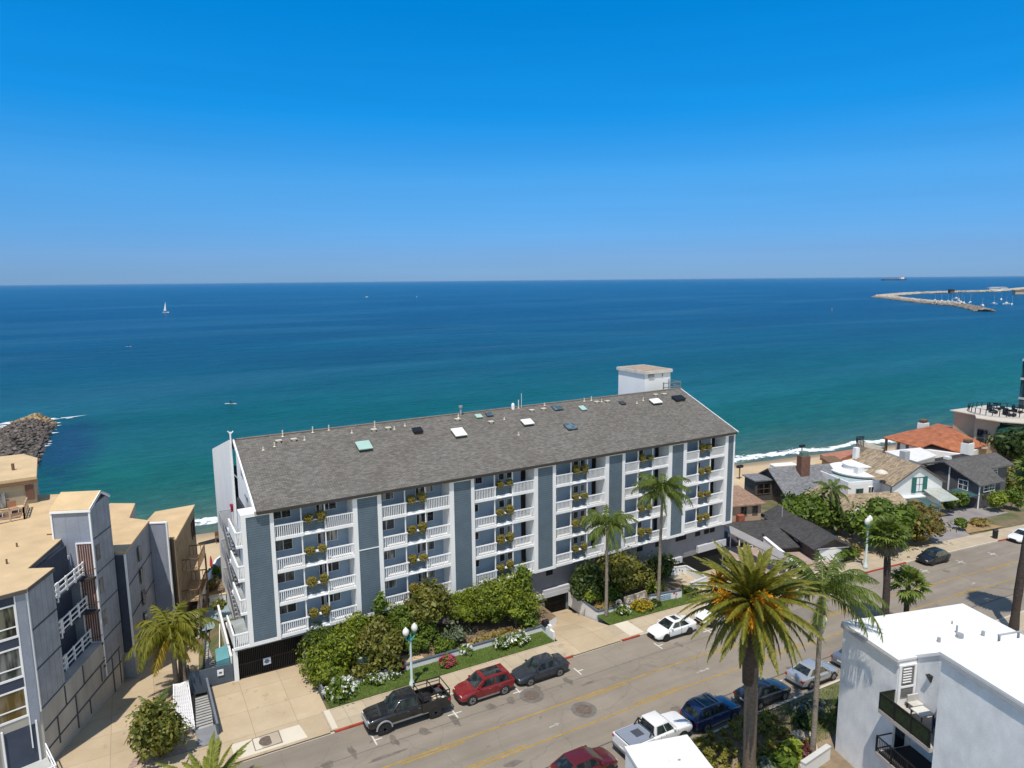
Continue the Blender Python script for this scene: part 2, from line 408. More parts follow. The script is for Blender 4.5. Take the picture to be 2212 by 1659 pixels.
def road_material():
    m, nt, bs = newmat('worn_asphalt')
    p = pos(nt); ps = pos(nt, (.12, 1.4, 1))
    base = mixc(nt, rampf(nt, noise(nt, p, .22, 6, .6), .3, .7), (.250,.214,.172), (.315,.272,.220))
    base = mixc(nt, rampf(nt, noise(nt, ps, .45, 4, .6), .35, .68), mixc(nt, 1.0, base, (.80,.80,.80), 'MULTIPLY'), base)
    base = mixc(nt, rampf(nt, noise(nt, p, 22, 3, .7), .3, .75), mixc(nt, 1.0, base, (.84,.84,.84), 'MULTIPLY'), base)
    # oil spots where cars stand
    base = mixc(nt, rampf(nt, noise(nt, p, .9, 5, .7), .66, .76), base, (.11,.095,.08))
    # fine cracking
    vo = nd(nt, 'ShaderNodeTexVoronoi', feature='DISTANCE_TO_EDGE', Scale=.21)
    wv = nd(nt, 'ShaderNodeVectorMath', operation='ADD'); nt.links.new(p, wv.inputs[0])
    nz = nd(nt, 'ShaderNodeTexNoise', Scale=.8, Detail=4); nt.links.new(p, nz.inputs['Vector']); nt.links.new(nz.outputs[1], wv.inputs[1])
    nt.links.new(wv.outputs[0], vo.inputs['Vector'])
    base = mixc(nt, rampf(nt, vo.outputs[0], .003, .009), mixc(nt, 1.0, base, (.86,.86,.86), 'MULTIPLY'), base)
    nt.links.new(base, bs.inputs['Base Color']); bs.inputs['Roughness'].default_value = .9; bs.inputs['Specular IOR Level'].default_value = .25
    bump(nt, bs, noise(nt, p, 30, 3), .15); return m
def slab_material(name, col, pitch):
    m, nt, bs = newmat(name); p = pos(nt)
    bk = nd(nt, 'ShaderNodeTexBrick', Scale=1.0); bk.offset = 0
    bk.inputs['Color1'].default_value = (*mul(col, .93), 1); bk.inputs['Color2'].default_value = (*mul(col, 1.06), 1); bk.inputs['Mortar'].default_value = (*mul(col, .55), 1)
    bk.inputs['Brick Width'].default_value = pitch; bk.inputs['Row Height'].default_value = pitch; bk.inputs['Mortar Size'].default_value = .014
    nt.links.new(p, bk.inputs['Vector'])
    c = mixc(nt, rampf(nt, noise(nt, p, .35, 6, .65), .3, .7), mixc(nt, 1.0, bk.outputs[0], (.84,.81,.77), 'MULTIPLY'), bk.outputs[0])
    c = mixc(nt, rampf(nt, noise(nt, p, .8, 5, .7), .60, .74), c, mixc(nt, 1.0, c, (.66,.60,.54), 'MULTIPLY'))
    c = mixc(nt, rampf(nt, noise(nt, p, 16, 3, .7), .3, .75), mixc(nt, 1.0, c, (.9,.9,.9), 'MULTIPLY'), c)
    nt.links.new(c, bs.inputs['Base Color']); bs.inputs['Roughness'].default_value = .9; bs.inputs['Specular IOR Level'].default_value = .25
    bump(nt, bs, noise(nt, p, 25, 3), .12); return m
def lawn_material():
    m, nt, bs = newmat('lawn_green'); p = pos(nt)
    c = mixc(nt, rampf(nt, noise(nt, p, .8, 5, .7), .3, .7), (.055,.095,.012), (.10,.135,.022))
    c = mixc(nt, rampf(nt, noise(nt, p, 12, 4, .7), .3, .7), mixc(nt, 1.0, c, (.6,.66,.6), 'MULTIPLY'), c)
    nt.links.new(c, bs.inputs['Base Color']); bs.inputs['Roughness'].default_value = .9
    bump(nt, bs, noise(nt, p, 9, 4), .6, .08); return m
PAVE = slab_material('pavement_concrete', (.47,.395,.29), 1.5)
DRIVE = slab_material('driveway_concrete', (.50,.405,.28), 2.9)
ROADM = road_material(); LAWN = lawn_material()
BED = mat('garden_bed_soil', (.20,.14,.085), .95, .3, 1.2)
GRAY_DRIVE = mat('grey_asphalt_drive', (.24,.22,.215), .9, .18, .5)
X0, X1 = -30, 190
b = MB(); strip(b, 31.0, 43.95, X0, X1, 0); struct(b.build('road', ROADM))
YEL = mat('yellow_road_paint', (.40,.25,.03), .8, .22, 1.5, fine=.25); WHP = mat('white_road_paint', (.62,.60,.56), .8, .15, 2, fine=.2)
b = MB()
for vc in (38.85, 36.15):
    sgn = 1 if vc > 37 else -1
    strip(b, vc+sgn*.10-.055, vc+sgn*.10+.055, X0, X1, .005)                    # solid outer line
    x = -29.0+(0 if sgn > 0 else 3.5)
    while x < X1-8:
        strip(b, vc-sgn*.16-.055, vc-sgn*.16+.055, x, x+4.6, .005); x += 14.2      # broken inner line
struct(b.build('road_lane_lines', YEL))
SEAM = mat('tar_seam', (.085,.08,.078), .8, .3, 2)
b = MB(); strip(b, 33.70, 33.80, X0, X1, .004); strip(b, 41.05, 41.09, X0, X1, .004)
b.poly([(79.6, 34.75, gz(79.6)+.006), (81.8, 32.5, gz(81.8)+.006), (81.9, 32.56, gz(81.9)+.006), (79.7, 34.81, gz(79.7)+.006)])
struct(b.build('road_tar_seams', SEAM))
b = MB()
def tee(x, v, cross):
    zz = gz(x)+.006; y = v+bend(x)
    b.poly([(x-.05,y-.55,zz),(x+.05,y-.55,zz),(x+.05,y+.55,zz),(x-.05,y+.55,zz)])
    for a, c_ in (((.051, .55),), ((-.55, -.051), (.051, .55)))[cross]:
        b.poly([(x+a,y-.05,gz(x+a)+.006),(x+c_,y-.05,gz(x+c_)+.006),(x+c_,y+.05,gz(x+c_)+.006),(x+a,y+.05,gz(x+a)+.006)])
for x, v, k in ((12.85,41.85,0),(18.95,41.85,1),(24.45,41.9,1),(30.05,42.0,0),(38.6,41.9,0),(44.6,41.9,1),(77.7,41.6,1),(84.5,41.6,1),(43.35,33.15,1),(37.4,33.15,1),(31.6,33.15,1),(49.2,33.15,1),(91,41.6,1),(61,33.1,1)):
    tee(x, v, k)
struct(b.build('road_parking_marks', WHP)); b = MB()
# faded turning arrows in the centre lane
for x in (24.4, 38.6, 39.3, 78.8):
    zz = gz(x)+.006; y = 37.15+bend(x)
    b.poly([(x-.28,y-.1,zz),(x+.28,y-.06,zz),(x+.30,y+.06,zz),(x-.26,y+.03,zz)]); b.poly([(x+.31,y-.2,zz),(x+.62,y+.02,zz),(x+.33,y+.2,zz)])
struct(b.build('road_turn_arrows', mat('faded_road_paint', (.40,.375,.33), .85, .2, 2, fine=.25)))
b = MB(); rs_ = random.Random(21)
for (x, v, sx_, sy_) in ((14.0,41.2,.35,.8),(16.2,41.0,.5,.6),(18.6,41.1,.3,.9),(21.6,41.3,.5,.5),(23.3,41.2,.4,.7),(25.9,41.6,.3,.6),(28.6,41.2,.35,.75),(11.2,41.4,.3,.9),(9.4,41.0,.5,.5),(40.4,41.3,.4,.6),(33.5,34.2,.5,.5),(46,34,.4,.5),(20,35.2,.9,.3),(30,40.2,1.2,.2),(13,39.9,1.6,.2),(80,40.6,.6,.5)):
    n = 11; b.poly([(x+math.cos(2*PI*k/n)*sx_*rs_.uniform(.5,1.1), v+bend(x)+math.sin(2*PI*k/n)*sy_*rs_.uniform(.5,1.1), gz(x+math.cos(2*PI*k/n)*sx_*.8)+.0035) for k in range(n)])
struct(b.build('road_oil_stains', mat('oil_stained_asphalt', (.165,.142,.115), .8, .2, 1.5, fine=.2)))
b = MB()
for (x0, x1, v0, v1) in ((3,8.5,32.3,33.5),(52,58,39.2,41.0),(15.0,17.2,34.0,35.6),(64,70,33.9,35.8)): strip(b, v0, v1, x0, x1, .0025)
struct(b.build('road_repair_patches', mat('patched_asphalt', (.205,.180,.150), .9, .12, 1.2, fine=.2)))
# far pavement with kerb; painted red beside the driveways
RED = mat('red_kerb_paint', (.34,.055,.03), .8, .2, 2)
b = MB(); strip(b, 44.09, 46.65, X0, X1, .132); struct(b.build('pavement', PAVE))
b = MB(); dr = ((-6, 10.7, 0), (31.0, 36.3, 0))
red = ((10.7, 13.0), (29.6, 31.0), (36.3, 38.3), (70.3, 78.0), (96.5, 99))
x = X0
segs = sorted([(a, c_, 1) for a, c_ in red]+[(a, c_, 2) for a, c_, _ in dr]); cur = X0
for a, c_, k in segs:
    if a > cur: kerbface(b, 43.93, cur, a, -.05, .13, 0)
    if k == 1: kerbface(b, 43.93, a, c_, -.05, .13, 1)
    else: kerbface(b, 43.93, a, c_, -.05, .025, 0, .4)
    cur = c_
kerbface(b, 43.93, cur, X1, -.05, .13, 0)
struct(b.build('kerb', [CONC, RED]))
b = MB(); strip(b, 43.95, 46.65, -5.6, 10.4, .137); strip(b, 43.95, 46.65, 31.1, 36.2, .137); struct(b.build('driveway_apron', DRIVE))
NEWC = mat('new_pale_concrete', (.60,.54,.44), .9, .06, .5)
b = MB()
b.poly([(4.2,44.2,gz(4.2)+.142),(8.9,44.2,gz(8.9)+.142),(8.7,45.9,gz(8.7)+.142),(4.2,45.95,gz(4.2)+.142)])
for x0, x1 in ((37.4, 39.0), (10.6, 11.0)): strip(b, 44.2, 46.6, x0, x1, .142)
struct(b.build('pavement_patches', NEWC))
# near kerb
b = MB(); kerbface(b, 31.0, X0, X1, -.05, .13, 0, .22, -1); struct(b.build('near_kerb', CONC))
b = MB(); strip(b, 26.2, 30.78, 55, X1, .12); struct(b.build('near_pavement', PAVE))
# garage driveways
b = MB()
b.poly([(3.6,46.65,gz(3.6)+.13),(10.86,46.65,gz(10.86)+.13),(10.95,53.95,-.13),(5.6,53.95,0.0),(3.6,53.95,.02),(3.6,48,.13)])
struct(b.build('garage_driveway', DRIVE))
b = MB()
b.poly([(31.2,46.65,gz(31.2)+.13),(36.9,46.65,gz(36.9)+.13),(36.9,48.2,-1.0),(37.3,54,-2.3),(33.4,54,-2.15),(31.2,48.6,-.65)])
struct(b.build('garage_ramp', DRIVE))
b = MB(); b.prism([(31.0,49.3),(33.45,50.2),(33.45,54.24),(31.0,54.24)], -3.5, -.4, 0, 1); struct(b.build('ramp_planter_bed', [WHITE, BED]))
b = MB(); b.poly([(52.0,46.65,gz(52)+.13),(60.2,46.65+bend(60.2),gz(60.2)+.13),(60.0,50.5,-2.3),(59.8,54.2,-2.9),(52.4,54.2,-2.7),(52.2,50,-1.9)]); struct(b.build('lower_ramp', DRIVE))
b = MB(); strip(b, 46.65, 60, 60.3, 71.2, .05); struct(b.build('cottage_yard', mat('pinkish_yard', (.36,.27,.23), .95, .2, .5)))
b = MB(); strip(b, 46.65, 54.2, 49.4, 52.1, .04); struct(b.build('side_path', PAVE))
# lane going down between the two apartment blocks
b = MB()
ya = [46.66,48,50,53,56,59,62,65,68,72]
xl = [-9.5,-9.3,-9,-8.4,-7.2,-6.0,-5,-4,-3,-2]; xr = [3.7,2.4,2.4,2.6,2.9,3.4,3.6,3.9,4.3,5.0]
for i in range(len(ya)-1):
    b.poly([(xl[i],ya[i],terrain(-1,ya[i])+.33),(xr[i],ya[i],terrain(min(xr[i],3.4),ya[i])+.33),(xr[i+1],ya[i+1],terrain(min(3.4,xr[i+1]),ya[i+1])+.33),(xl[i+1],ya[i+1],terrain(-1,ya[i+1])+.33)])
struct(b.build('side_lane', DRIVE))
# right-hand grey drive and forecourt
b = MB(); P4 = lambda x, v, dz=.03: (x, v+bend(x), gz(x)+dz)
for (xa, xb, xc, xd) in (((88.2,46.66),(95.4,46.66),(106,52.5),(95,55)),((95.4,46.66),(97.0,47.3),(112,50),(106,52.5))):
    pass
b.poly([P4(88.2,46.66),P4(95.6,46.66),P4(99,50.5),P4(112,51.0),P4(112,54.5),P4(104.5,55.5),P4(94,56.5)])
struct(b.build('side_drive', GRAY_DRIVE))
b = MB()
b.poly([P4(72.6,46.66,.06),P4(83.5,46.66,.06),P4(83.0,51,.06),P4(80.5,56,.06),P4(75.5,54,.06)])
struct(b.build('tan_yard_path', mat('tan_gravel', (.42,.32,.21), .95, .12, 1)))
b = MB(); b.poly([P4(96.2,47.4,.05),P4(104,47.2,.05),P4(103,49.6,.05),P4(99.3,50.1,.05)]); b.poly([P4(83.6,46.66,.05),P4(88.0,46.66,.05),P4(93,56,.05),P4(84,57,.05)]); struct(b.build('planting_soil', mat('dry_soil', (.30,.20,.10), .95, .25, 1)))
# lawn strips in front of the block
b = MB()
for x0, x1 in ((11.15, 30.9), (37.0, 49.4)): strip(b, 46.65, 48.72, x0, x1, .17)
o = struct(b.build('front_lawn', LAWN))
b = MB(); strip(b, 48.7, 54.3, 11.0, 31.0, .30); strip(b, 48.7, 54.3, 37.5, 49.4, .30); struct(b.build('garden_bed', BED))
GRAVEL = mat('beach_gravel', (.5,.36,.22), .95, .2, 2)
b = MB(); strip(b, 48.75, 50.6, 17.0, 19.7, .34); struct(b.build('gravel_patch', GRAVEL))
# planted strip on the near side, and a pale path to the door
b = MB(); strip(b, 18, 30.76, 20, 55, .06); struct(b.build('near_bed', mat('near_bed_soil', (.23,.175,.115), .95, .3, 1.0)))
b = MB(); b.poly([(x, y, gz(x)+.10) for x, y in ((36.2,25.6),(38.2,25.6),(40.6,28.0),(38.6,28.4))]); struct(b.build('door_path', CONC))
b = MB(); b.poly([(x, y, gz(x)+.085) for x, y in ((38.8,27.6),(45.5,26.2),(47.5,30.76),(40.8,30.76))]); struct(b.build('near_lawn', mat('pale_ground_cover', (.13,.14,.06), .9, .3, 1.4, fine=.3)))
# beach terrace of red brick and planks by the beach wall
b = MB(); b.prism([tuple(s7(*p, -8.2)[:2]) for p in ((775,548),(862,605),(1035,535),(1012,512))], -12, -8.2); struct(b.build('beach_terrace', mat('red_brick_paving', (.36,.16,.10), .9, .2, 1)))
b = MB(); b.prism([tuple(s7(*p, -8.6)[:2]) for p in ((735,618),(830,690),(905,640),(830,600))], -12, -8.6); struct(b.build('beach_deck', mat('ochre_deck', (.42,.26,.10), .9, .15, 1)))
# ================================================================== the long apartment block
SID = rows('slate_blue_siding', (.125,.172,.215), .20, 'Z', .62, .65, .10, .26)
WALLB = mat('blue_grey_wall', (.24,.32,.42), .8, .08, .7, fine=.05)
BASEW = mat('basement_grey_wall', (.21,.21,.235), .85, .12, .5)
PALEB = mat('pale_grey_band', (.50,.50,.53), .8, .08, .6)
ROOFS = shingle('taupe_roof_shingle', (.196,.184,.170), .42, .15, (1,0,0), (0,.925,.378), .24)
LEDGE = mat('flashing_white', (.62,.63,.64), .5, .1)
apt = thing('apartment_block', 'long four-storey apartment block with slate blue siding columns, white balconies and a taupe shingle roof', 'apartment building', (6.75, 53.4, 0))
def AP(mb, name, mats, parent=None, **k): return mb.build(name, mats, parent or apt, **k)
ZB, ZT = 2.75, 13.5
COLS = [(6.75,7.10,8.85,9.15),(15.40,15.79,17.52,17.88),(24.15,24.58,26.29,26.62),(32.99,33.42,35.12,35.48),(41.49,41.96,43.68,44.05),(50.02,50.53,52.18,52.65),(58.56,59.03,59.90,60.12)]
for i, (a, b0, b1, d) in enumerate(COLS):
    m = MB()
    m.box(a, 53.46, ZB, d, 55.0, ZT+.02)
    m.box(a, 53.36, ZB, b0, 53.46, ZT); m.box(b1, 53.36, ZB, d, 53.46, ZT)
    m.box(b0, 53.36, ZT-.26, b1, 53.46, ZT); m.box(b0, 53.36, ZB, b1, 53.46, ZB+.27)
    if i == 1: m.box(b0, 53.37, 8.72, b1, 53.45, 8.80)
    c = AP(m, 'wall_column', WHITE)
    m = MB(); m.box(b0+.01, 53.40, ZB+.28, b1-.01, 53.455, ZT-.27); AP(m, 'siding_panel', SID, c)
POSTS = [(11.27,13.15),(20.02,21.92),(28.81,30.72),(37.39,39.38),(45.93,47.93),(54.56,56.49)]
FL = [2.80+2.72*k for k in range(4)]
CURT = glass('curtained_glass', (.05,.055,.06), .12, (.34,.34,.32))
WMATS = [GLASSW, CURT, glass('dark_glass', (.006,.007,.01), .1)]
OLD = ('first', 'second', 'third', 'fourth', 'fifth', 'sixth')
FLN = ('lowest', 'second', 'third', 'top')
PLANT = []
def window(mb_parent, x0, x1, z0, z1, y, gl, split=True, frame_m=None, name='window'):
    m = MB(); t = .06
    m.box(x0, y-.05, z0, x0+t, y-.002, z1); m.box(x1-t, y-.05, z0, x1, y-.002, z1)
    m.box(x0+t, y-.05, z1-t, x1-t, y-.002, z1); m.box(x0+t, y-.05, z0, x1-t, y-.002, z0+t)
    if split: xm = (x0+x1)/2; m.box(xm-.03, y-.045, z0+t, xm+.03, y-.002, z1-t)
    wn = AP(m, name, frame_m or PALEB, mb_parent)
    g = MB(); g.box(x0+t, y-.03, z0+t, x1-t, y-.001, z1-t)
    if mb_parent is None or mb_parent is apt: AP(g, 'pane', gl, wn)
    return wn
for bI in range(6):
    L, Rr = COLS[bI][3], COLS[bI+1][0]; p1, p2 = POSTS[bI]
    for k, zb in enumerate(FL):
        top = zb+2.72 if k < 3 else 13.85
        m = MB()
        m.box(L, 53.62, zb, Rr, 55.0, zb+.20)                       # slab
        m.box(L, 53.44, zb-.02, p1+.12, 53.62, zb+.24); m.box(p2-.05, 53.44, zb-.02, Rr, 53.62, zb+.24)   # white fascia
        m.box(p1+.12, 53.54, zb-.03, p2-.05, 53.62, zb+.05)
        bal = AP(m, 'balcony', WHITE)
        for (x0, x1) in ((L, p1+.12), (p2-.04, Rr)):
            m = MB(); zr = zb+1.24
            m.box(x0, 53.45, zr-.11, x1, 53.53, zr)
            n = int((x1-x0)/.165)
            for j in range(n+1):
                x = x0+(x1-x0)*(j+.5)/(n+1); m.box(x-.030, 53.47, zb+.24, x+.030, 53.51, zr-.11)
            if x0 == L: m.box(p1+.02, 53.53, zb+.24, p1+.12, 53.80, zr-.03)
            AP(m, 'railing', WHITE, bal)
        m = MB(); m.box(p1+.13, 53.82, zb+.05, p2-.05, 53.92, zb+1.06); AP(m, 'parapet_siding', SID, bal)
        m = MB(); m.box(p1+.13, 53.62, zb+1.061, p2-.05, 53.95, zb+1.14); AP(m, 'planter_ledge', WHITE, bal)
        for px in (p1, p2):
            m = MB(); m.box(px-.045, 53.55, zb+.05, px+.045, 53.64, top-.03 if k < 3 else 13.6); AP(m, 'balcony_post', WHITE, bal)
        # windows in the back wall
        zs = zb+.2
        gl = WMATS[(bI*7+k*3) % 3]; gl2 = WMATS[(bI+k*2) % 3]
        if bI < 2 or (bI == 2 and k == 3): window(apt, L+.12, L+1.65, zs+1.02, zs+2.02, 54.99, gl)
        else: window(apt, L+.12, L+1.2, zs+1.05, zs+1.85, 54.99, gl)
        if bI < 2: window(apt, p2-.38, p2-.03, zs+.95, zs+1.95, 54.99, WMATS[2], False); window(apt, p2+.06, p2+1.35, zs+1.05, zs+2.0, 54.99, gl2)
        else:
            window(apt, p2-.75, p2-.1, zs+1.0, zs+1.8, 54.99, WMATS[2], False)
            if bI in (2, 3): window(apt, p2+.12, p2+.75, zs+1.05, zs+1.8, 54.99, gl2, False)
            m = MB(); m.box(Rr-.52, 54.93, zs, Rr-.04, 54.985, zs+2.12); AP(m, 'entry_door', BLACK)
        for j, f in enumerate((.24, .77)): PLANT.append((bI, k, j, p1+.13+(p2-p1)*f, 53.66, zb+1.14))
# back wall, body, basement
m = MB(); m.box(9.15, 55.0, 2.7, 60.05, 55.2, 13.75); AP(m, 'rear_balcony_wall', WALLB)
m = MB(); m.box(8.0, 55.2, -6, 60.0, 74.8, 12.0); AP(m, 'building_core', WALLB)
m = MB()
m.box(11.05, 54.25, -4.2, 33.6, 55.0, 2.74); m.box(37.3, 54.25, -4.2, 59.9, 55.0, 2.74); m.box(33.6, 54.25, .05, 37.3, 55.0, 2.74)
AP(m, 'basement_wall', BASEW)
m = MB(); m.box(32.95, 53.85, -.42, 37.5, 54.24, .05); m.box(34.4, 53.88, .05, 37.5, 54.24, .38); AP(m, 'basement_ledge', PALEB)
for q_ in ((46.2, 53.9, -.35, 49.3, 54.24, .15), (49.3, 53.92, -.75, 53.0, 54.24, -.1), (55.4, 53.9, -.2, 59.9, 54.24, .6)):
    m = MB(); m.box(*q_); AP(m, 'basement_ledge', PALEB)
for x in (34.9, 46.6, 49.2, 52.2, 53.0, 55.2, 56.6, 57.5):
    m = MB(); m.box(x, 54.20, 1.75, x+.75, 54.249, 2.25); AP(m, 'basement_vent', BLACK)
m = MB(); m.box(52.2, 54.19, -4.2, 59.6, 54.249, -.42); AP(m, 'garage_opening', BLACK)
m = MB(); m.box(5.72, 53.5, 2.60, 33.0, 55.0, 2.745); AP(m, 'soffit', BASEW)
# garage gates with bars and a notice
def gate(x0, x1, y, z0, z1, sx, dark, zsl=0):
    g = MB(); n = int((x1-x0)/.14)
    for j in range(n+1):
        x = x0+(x1-x0)*j/n; g.box(x-.022, y-.03, z0, x+.022, y+.03, z1)
    for z in (z0+.08, (z0+z1)/2, z1-.06): g.box(x0, y-.025, z-.04, x1, y+.025, z+.04)
    o = AP(g, 'garage_gate', DARKM)
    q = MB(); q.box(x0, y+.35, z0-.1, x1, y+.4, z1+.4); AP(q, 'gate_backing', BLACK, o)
    q = MB(); q.box(sx, y-.07, z0+.75, sx+.58, y-.04, z0+1.32); 
    AP(q, 'notice', mat('notice_grey', (.50,.54,.62), .6, .05), o)
    q = MB(); q.wheel((sx+.27, y-.075, z0+1.04), .17, .02, 14); q.box(sx+.06, y-.082, z0+.98, sx+.5, y-.071, z0+1.07); AP(q, 'notice_emblem', mat('notice_ink', (.07,.10,.16), .6, 0), o)
    return o
gate(5.9, 10.95, 53.95, -.1, 2.45, 7.75, 1); gate(33.62, 37.28, 54.30, -2.35, -.36, 34.1, 0)
m = MB(); m.box(5.55, 53.75, -.05, 5.88, 54.1, 2.62); AP(m, 'gate_post', WHITE)
m = MB(); m.box(10.96, 53.7, -.35, 11.16, 55, 2.62); AP(m, 'gate_pier', BASEW)
# roof
rf = lambda y: 13.66+(y-53.15)*.399
m = MB(); yr = 62.6; zr = rf(yr)
m.slab([(7.83,53.12,13.66),(60.2,53.12,13.66),(60.2,yr,zr),(7.83,yr,zr)], .16); m.slab([(7.83,yr,zr),(60.2,yr,zr),(60.2,76.5,13.5),(7.83,76.5,13.5)], .16)
roof = AP(m, 'roof', ROOFS)
m = MB(); m.box(7.9, 53.08, 13.40, 60.15, 53.118, 13.62); AP(m, 'gutter', mat('dark_bronze_gutter', (.045,.04,.036), .5, .1), roof)
m = MB()
for i in range(40):
    x = 8+i*1.31; m.box(x, 62.45, zr-.02, x+1.29, 62.75, zr+.05)
AP(m, 'ridge_cap', mat('ridge_cap_brown', (.20,.165,.14), .9, .2, 3), roof)
m = MB(); m.bar((7.78,53.1,13.60),(7.78,yr,zr-.06),.12,.30); AP(m, 'verge_board', WHITE, roof)
m = MB(); m.bar((60.25,53.1,13.60),(60.25,yr,zr-.06),.08,.18); AP(m, 'verge_board', WHITE, roof)
m = MB(); m.prism([(7.9,53.6),(8.1,53.6),(8.1,62.5),(7.9,62.5)], 2.7, lambda x, y: rf(y)-.2); AP(m, 'gable_wall', STUCCO)
m = MB(); m.prism([(7.40,62.55),(7.62,62.55),(7.62,76.6),(7.40,76.6)], -9.5, lambda x, y: 17.45-(y-62.55)*.27); AP(m, 'sea_gable_wall', STUCCO)
m = MB(); m.tube([(7.55,62.3,9),(7.55,62.3,18.2)], .07, 8); m.tube([(7.55,62.3,18.0),(7.35,62.3,18.3)], .05, 6); m.tube([(7.55,62.3,18.0),(7.8,62.3,18.25)], .05, 6); AP(m, 'vent_stack', WHITE)
m = MB(); m.box(7.80, 57.0, 13.55, 7.895, 58.2, 13.72); m.box(7.80, 58.8, 15.0, 7.895, 59.5, 15.9); AP(m, 'gable_louvre', BASEW)
# things set into the roof
LIDW = mat('skylight_white', (.75,.74,.70), .4, .05); LIDG = mat('skylight_green', (.34,.50,.45), .35, .06)
SKYG = glass('skylight_glass', (.05,.08,.10), .15, (.12,.18,.22)); CURB = mat('curb_dark', (.05,.05,.052), .6, .2)
def skylight(x0, x1, y0, y1, lid, name='skylight', h=.24):
    q = MB(); n = Vector((0,-.371,.929))
    def P(x, y, hh): return Vector((x, y, rf(y)))+n*hh
    def blk(a, b, c, d, h0, h1): 
        q.add([P(a,c,h0),P(b,c,h0),P(b,d,h0),P(a,d,h0),P(a,c,h1),P(b,c,h1),P(b,d,h1),P(a,d,h1)], [(3,2,1,0),(4,5,6,7),(0,1,5,4),(1,2,6,5),(2,3,7,6),(3,0,4,7)], 0)
    blk(x0+.06, x1-.06, y0+.06, y1-.06, -.02, h); s_ = AP(q, name, CURB, roof)
    q2 = MB(); q.v, q.f, q.m = q2.v, q2.f, q2.m
    blk(x0, x1, y0, y1, h+.005, h+.10); AP(q, 'skylight_lid', lid, roof)
skylight(17.68,18.98,58.5,59.7,LIDG); skylight(23.6,24.55,60.05,60.75,DARKM); skylight(27.3,28.55,58.6,59.85,LIDW); skylight(35.3,36.5,59.0,59.9,LIDW)
skylight(31.0,31.7,61.3,61.9,LIDG,h=.1); skylight(32.3,33.0,61.4,62.0,SKYG,h=.1); skylight(40.4,41.5,61.0,61.8,SKYG,h=.1); skylight(43.6,44.3,60.4,61.2,LIDG,h=.1)
skylight(39.7,40.9,57.4,58.4,SKYG,h=.12); skylight(49.3,50.0,60.6,61.2,CURB,h=.08); skylight(53.4,54.8,59.8,60.7,LIDW); skylight(57.0,58.6,59.9,60.8,DARKM)
CREAM = mat('cream_vent_paint', (.62,.56,.46), .6, .1)
for x, y in ((11.37,61.44),(12.68,61.4),(20.08,61.4),(21.5,61.4),(28.88,61.46),(32.15,60.37),(37.74,61.5),(39.24,61.5),(46.5,61.6),(47.97,61.5),(55.36,61.64),(56.66,61.57)):
    q = MB(); z = rf(y); q.box(x-.14, y-.12, z-.1, x+.14, y+.12, z+.14); q.box(x-.26, y-.20, z+.141, x+.26, y+.2, z+.22); AP(q, 'roof_vent', CREAM, roof)
for x, y, h in ((9.9,60.6,.3),(10.9,60.9,.4),(11.9,62.2,.6),(14.6,62.3,.55),(13.6,61.3,.35),(16.1,62.35,.5),(20.4,62,.6),(22.1,61.3,.3),(23.3,61.6,.25),(33.96,57.88,.32),(33.9,60.7,.25),(36.6,62.35,.9),(39.9,62.3,.3),(45.2,62.2,.4),(46.2,62.2,.5),(47.3,61.7,.3),(51.6,60.6,.25),(52.9,61,.4),(29.2,61.9,.4),(18.0,61.5,.3)):
    q = MB(); z = rf(y); q.tube([(x,y,z-.1),(x,y,z+h)], .055, 7); q.tube([(x,y,z+.0),(x,y,z+.06)], [.14,.06], 8); AP(q, 'roof_pipe', CREAM, roof)
q = MB(); q.tube([(29.67,62.3,17.2),(29.67,62.3,18.1)], .11, 8); q.tube([(29.67,62.3,18.1),(29.67,62.3,18.3)], .2, 8); AP(q, 'roof_flue', GREYM, roof)
q = MB(); q.tube([(37.0,62.4,17.2),(37.0,62.4,18.9)], .025, 5); q.lathe((35.9,62.35,17.2), [(.18,0),(.18,.55),(.1,.75)], 8); AP(q, 'roof_aerial', WHITE, roof)
# lift tower behind the ridge
tw = MB(); tw.box(57.43, 66.0, 8, 61.75, 71.3, 19.15)
tower = AP(tw, 'lift_tower', STUCCO)
m = MB(); m.box(57.28, 65.85, 19.151, 61.9, 71.45, 19.32); AP(m, 'tower_roof', mat('tan_gravel_roof', (.33,.25,.185), .95, .25, 1.2), tower)
m = MB()
for a in ((57.23,65.8,61.95,65.9),(57.23,71.4,61.95,71.5),(57.23,65.9,57.33,71.4),(61.85,65.9,61.95,71.4)): m.box(a[0],a[1],19.0,a[2],a[3],19.40)
AP(m, 'tower_coping', mat('weathered_coping', (.60,.55,.50), .8, .18, 1.5), tower)
m = MB(); m.box(58.0,65.86,18.55,58.9,65.995,18.95); m.box(60.3,65.9,18.5,60.38,65.995,18.9); AP(m, 'tower_fitting_shadow', BASEW, tower)  # wide grey block stands in for a small fitting's cast shadow
m = MB()
for z in (17.2, 17.75):
    m.bar((59.6,65.0,z),(62.6,65.0,z),.09); m.bar((62.6,65.0,z),(62.6,68,z),.09)
for x in (59.7,60.6,61.6,62.6): m.bar((x,65.0,16),(x,65.0,17.9 if x != 60.6 else 18.3),.1)
AP(m, 'roof_deck_rail', mat('grey_timber', (.20,.20,.21), .8, .2, 2), tower)
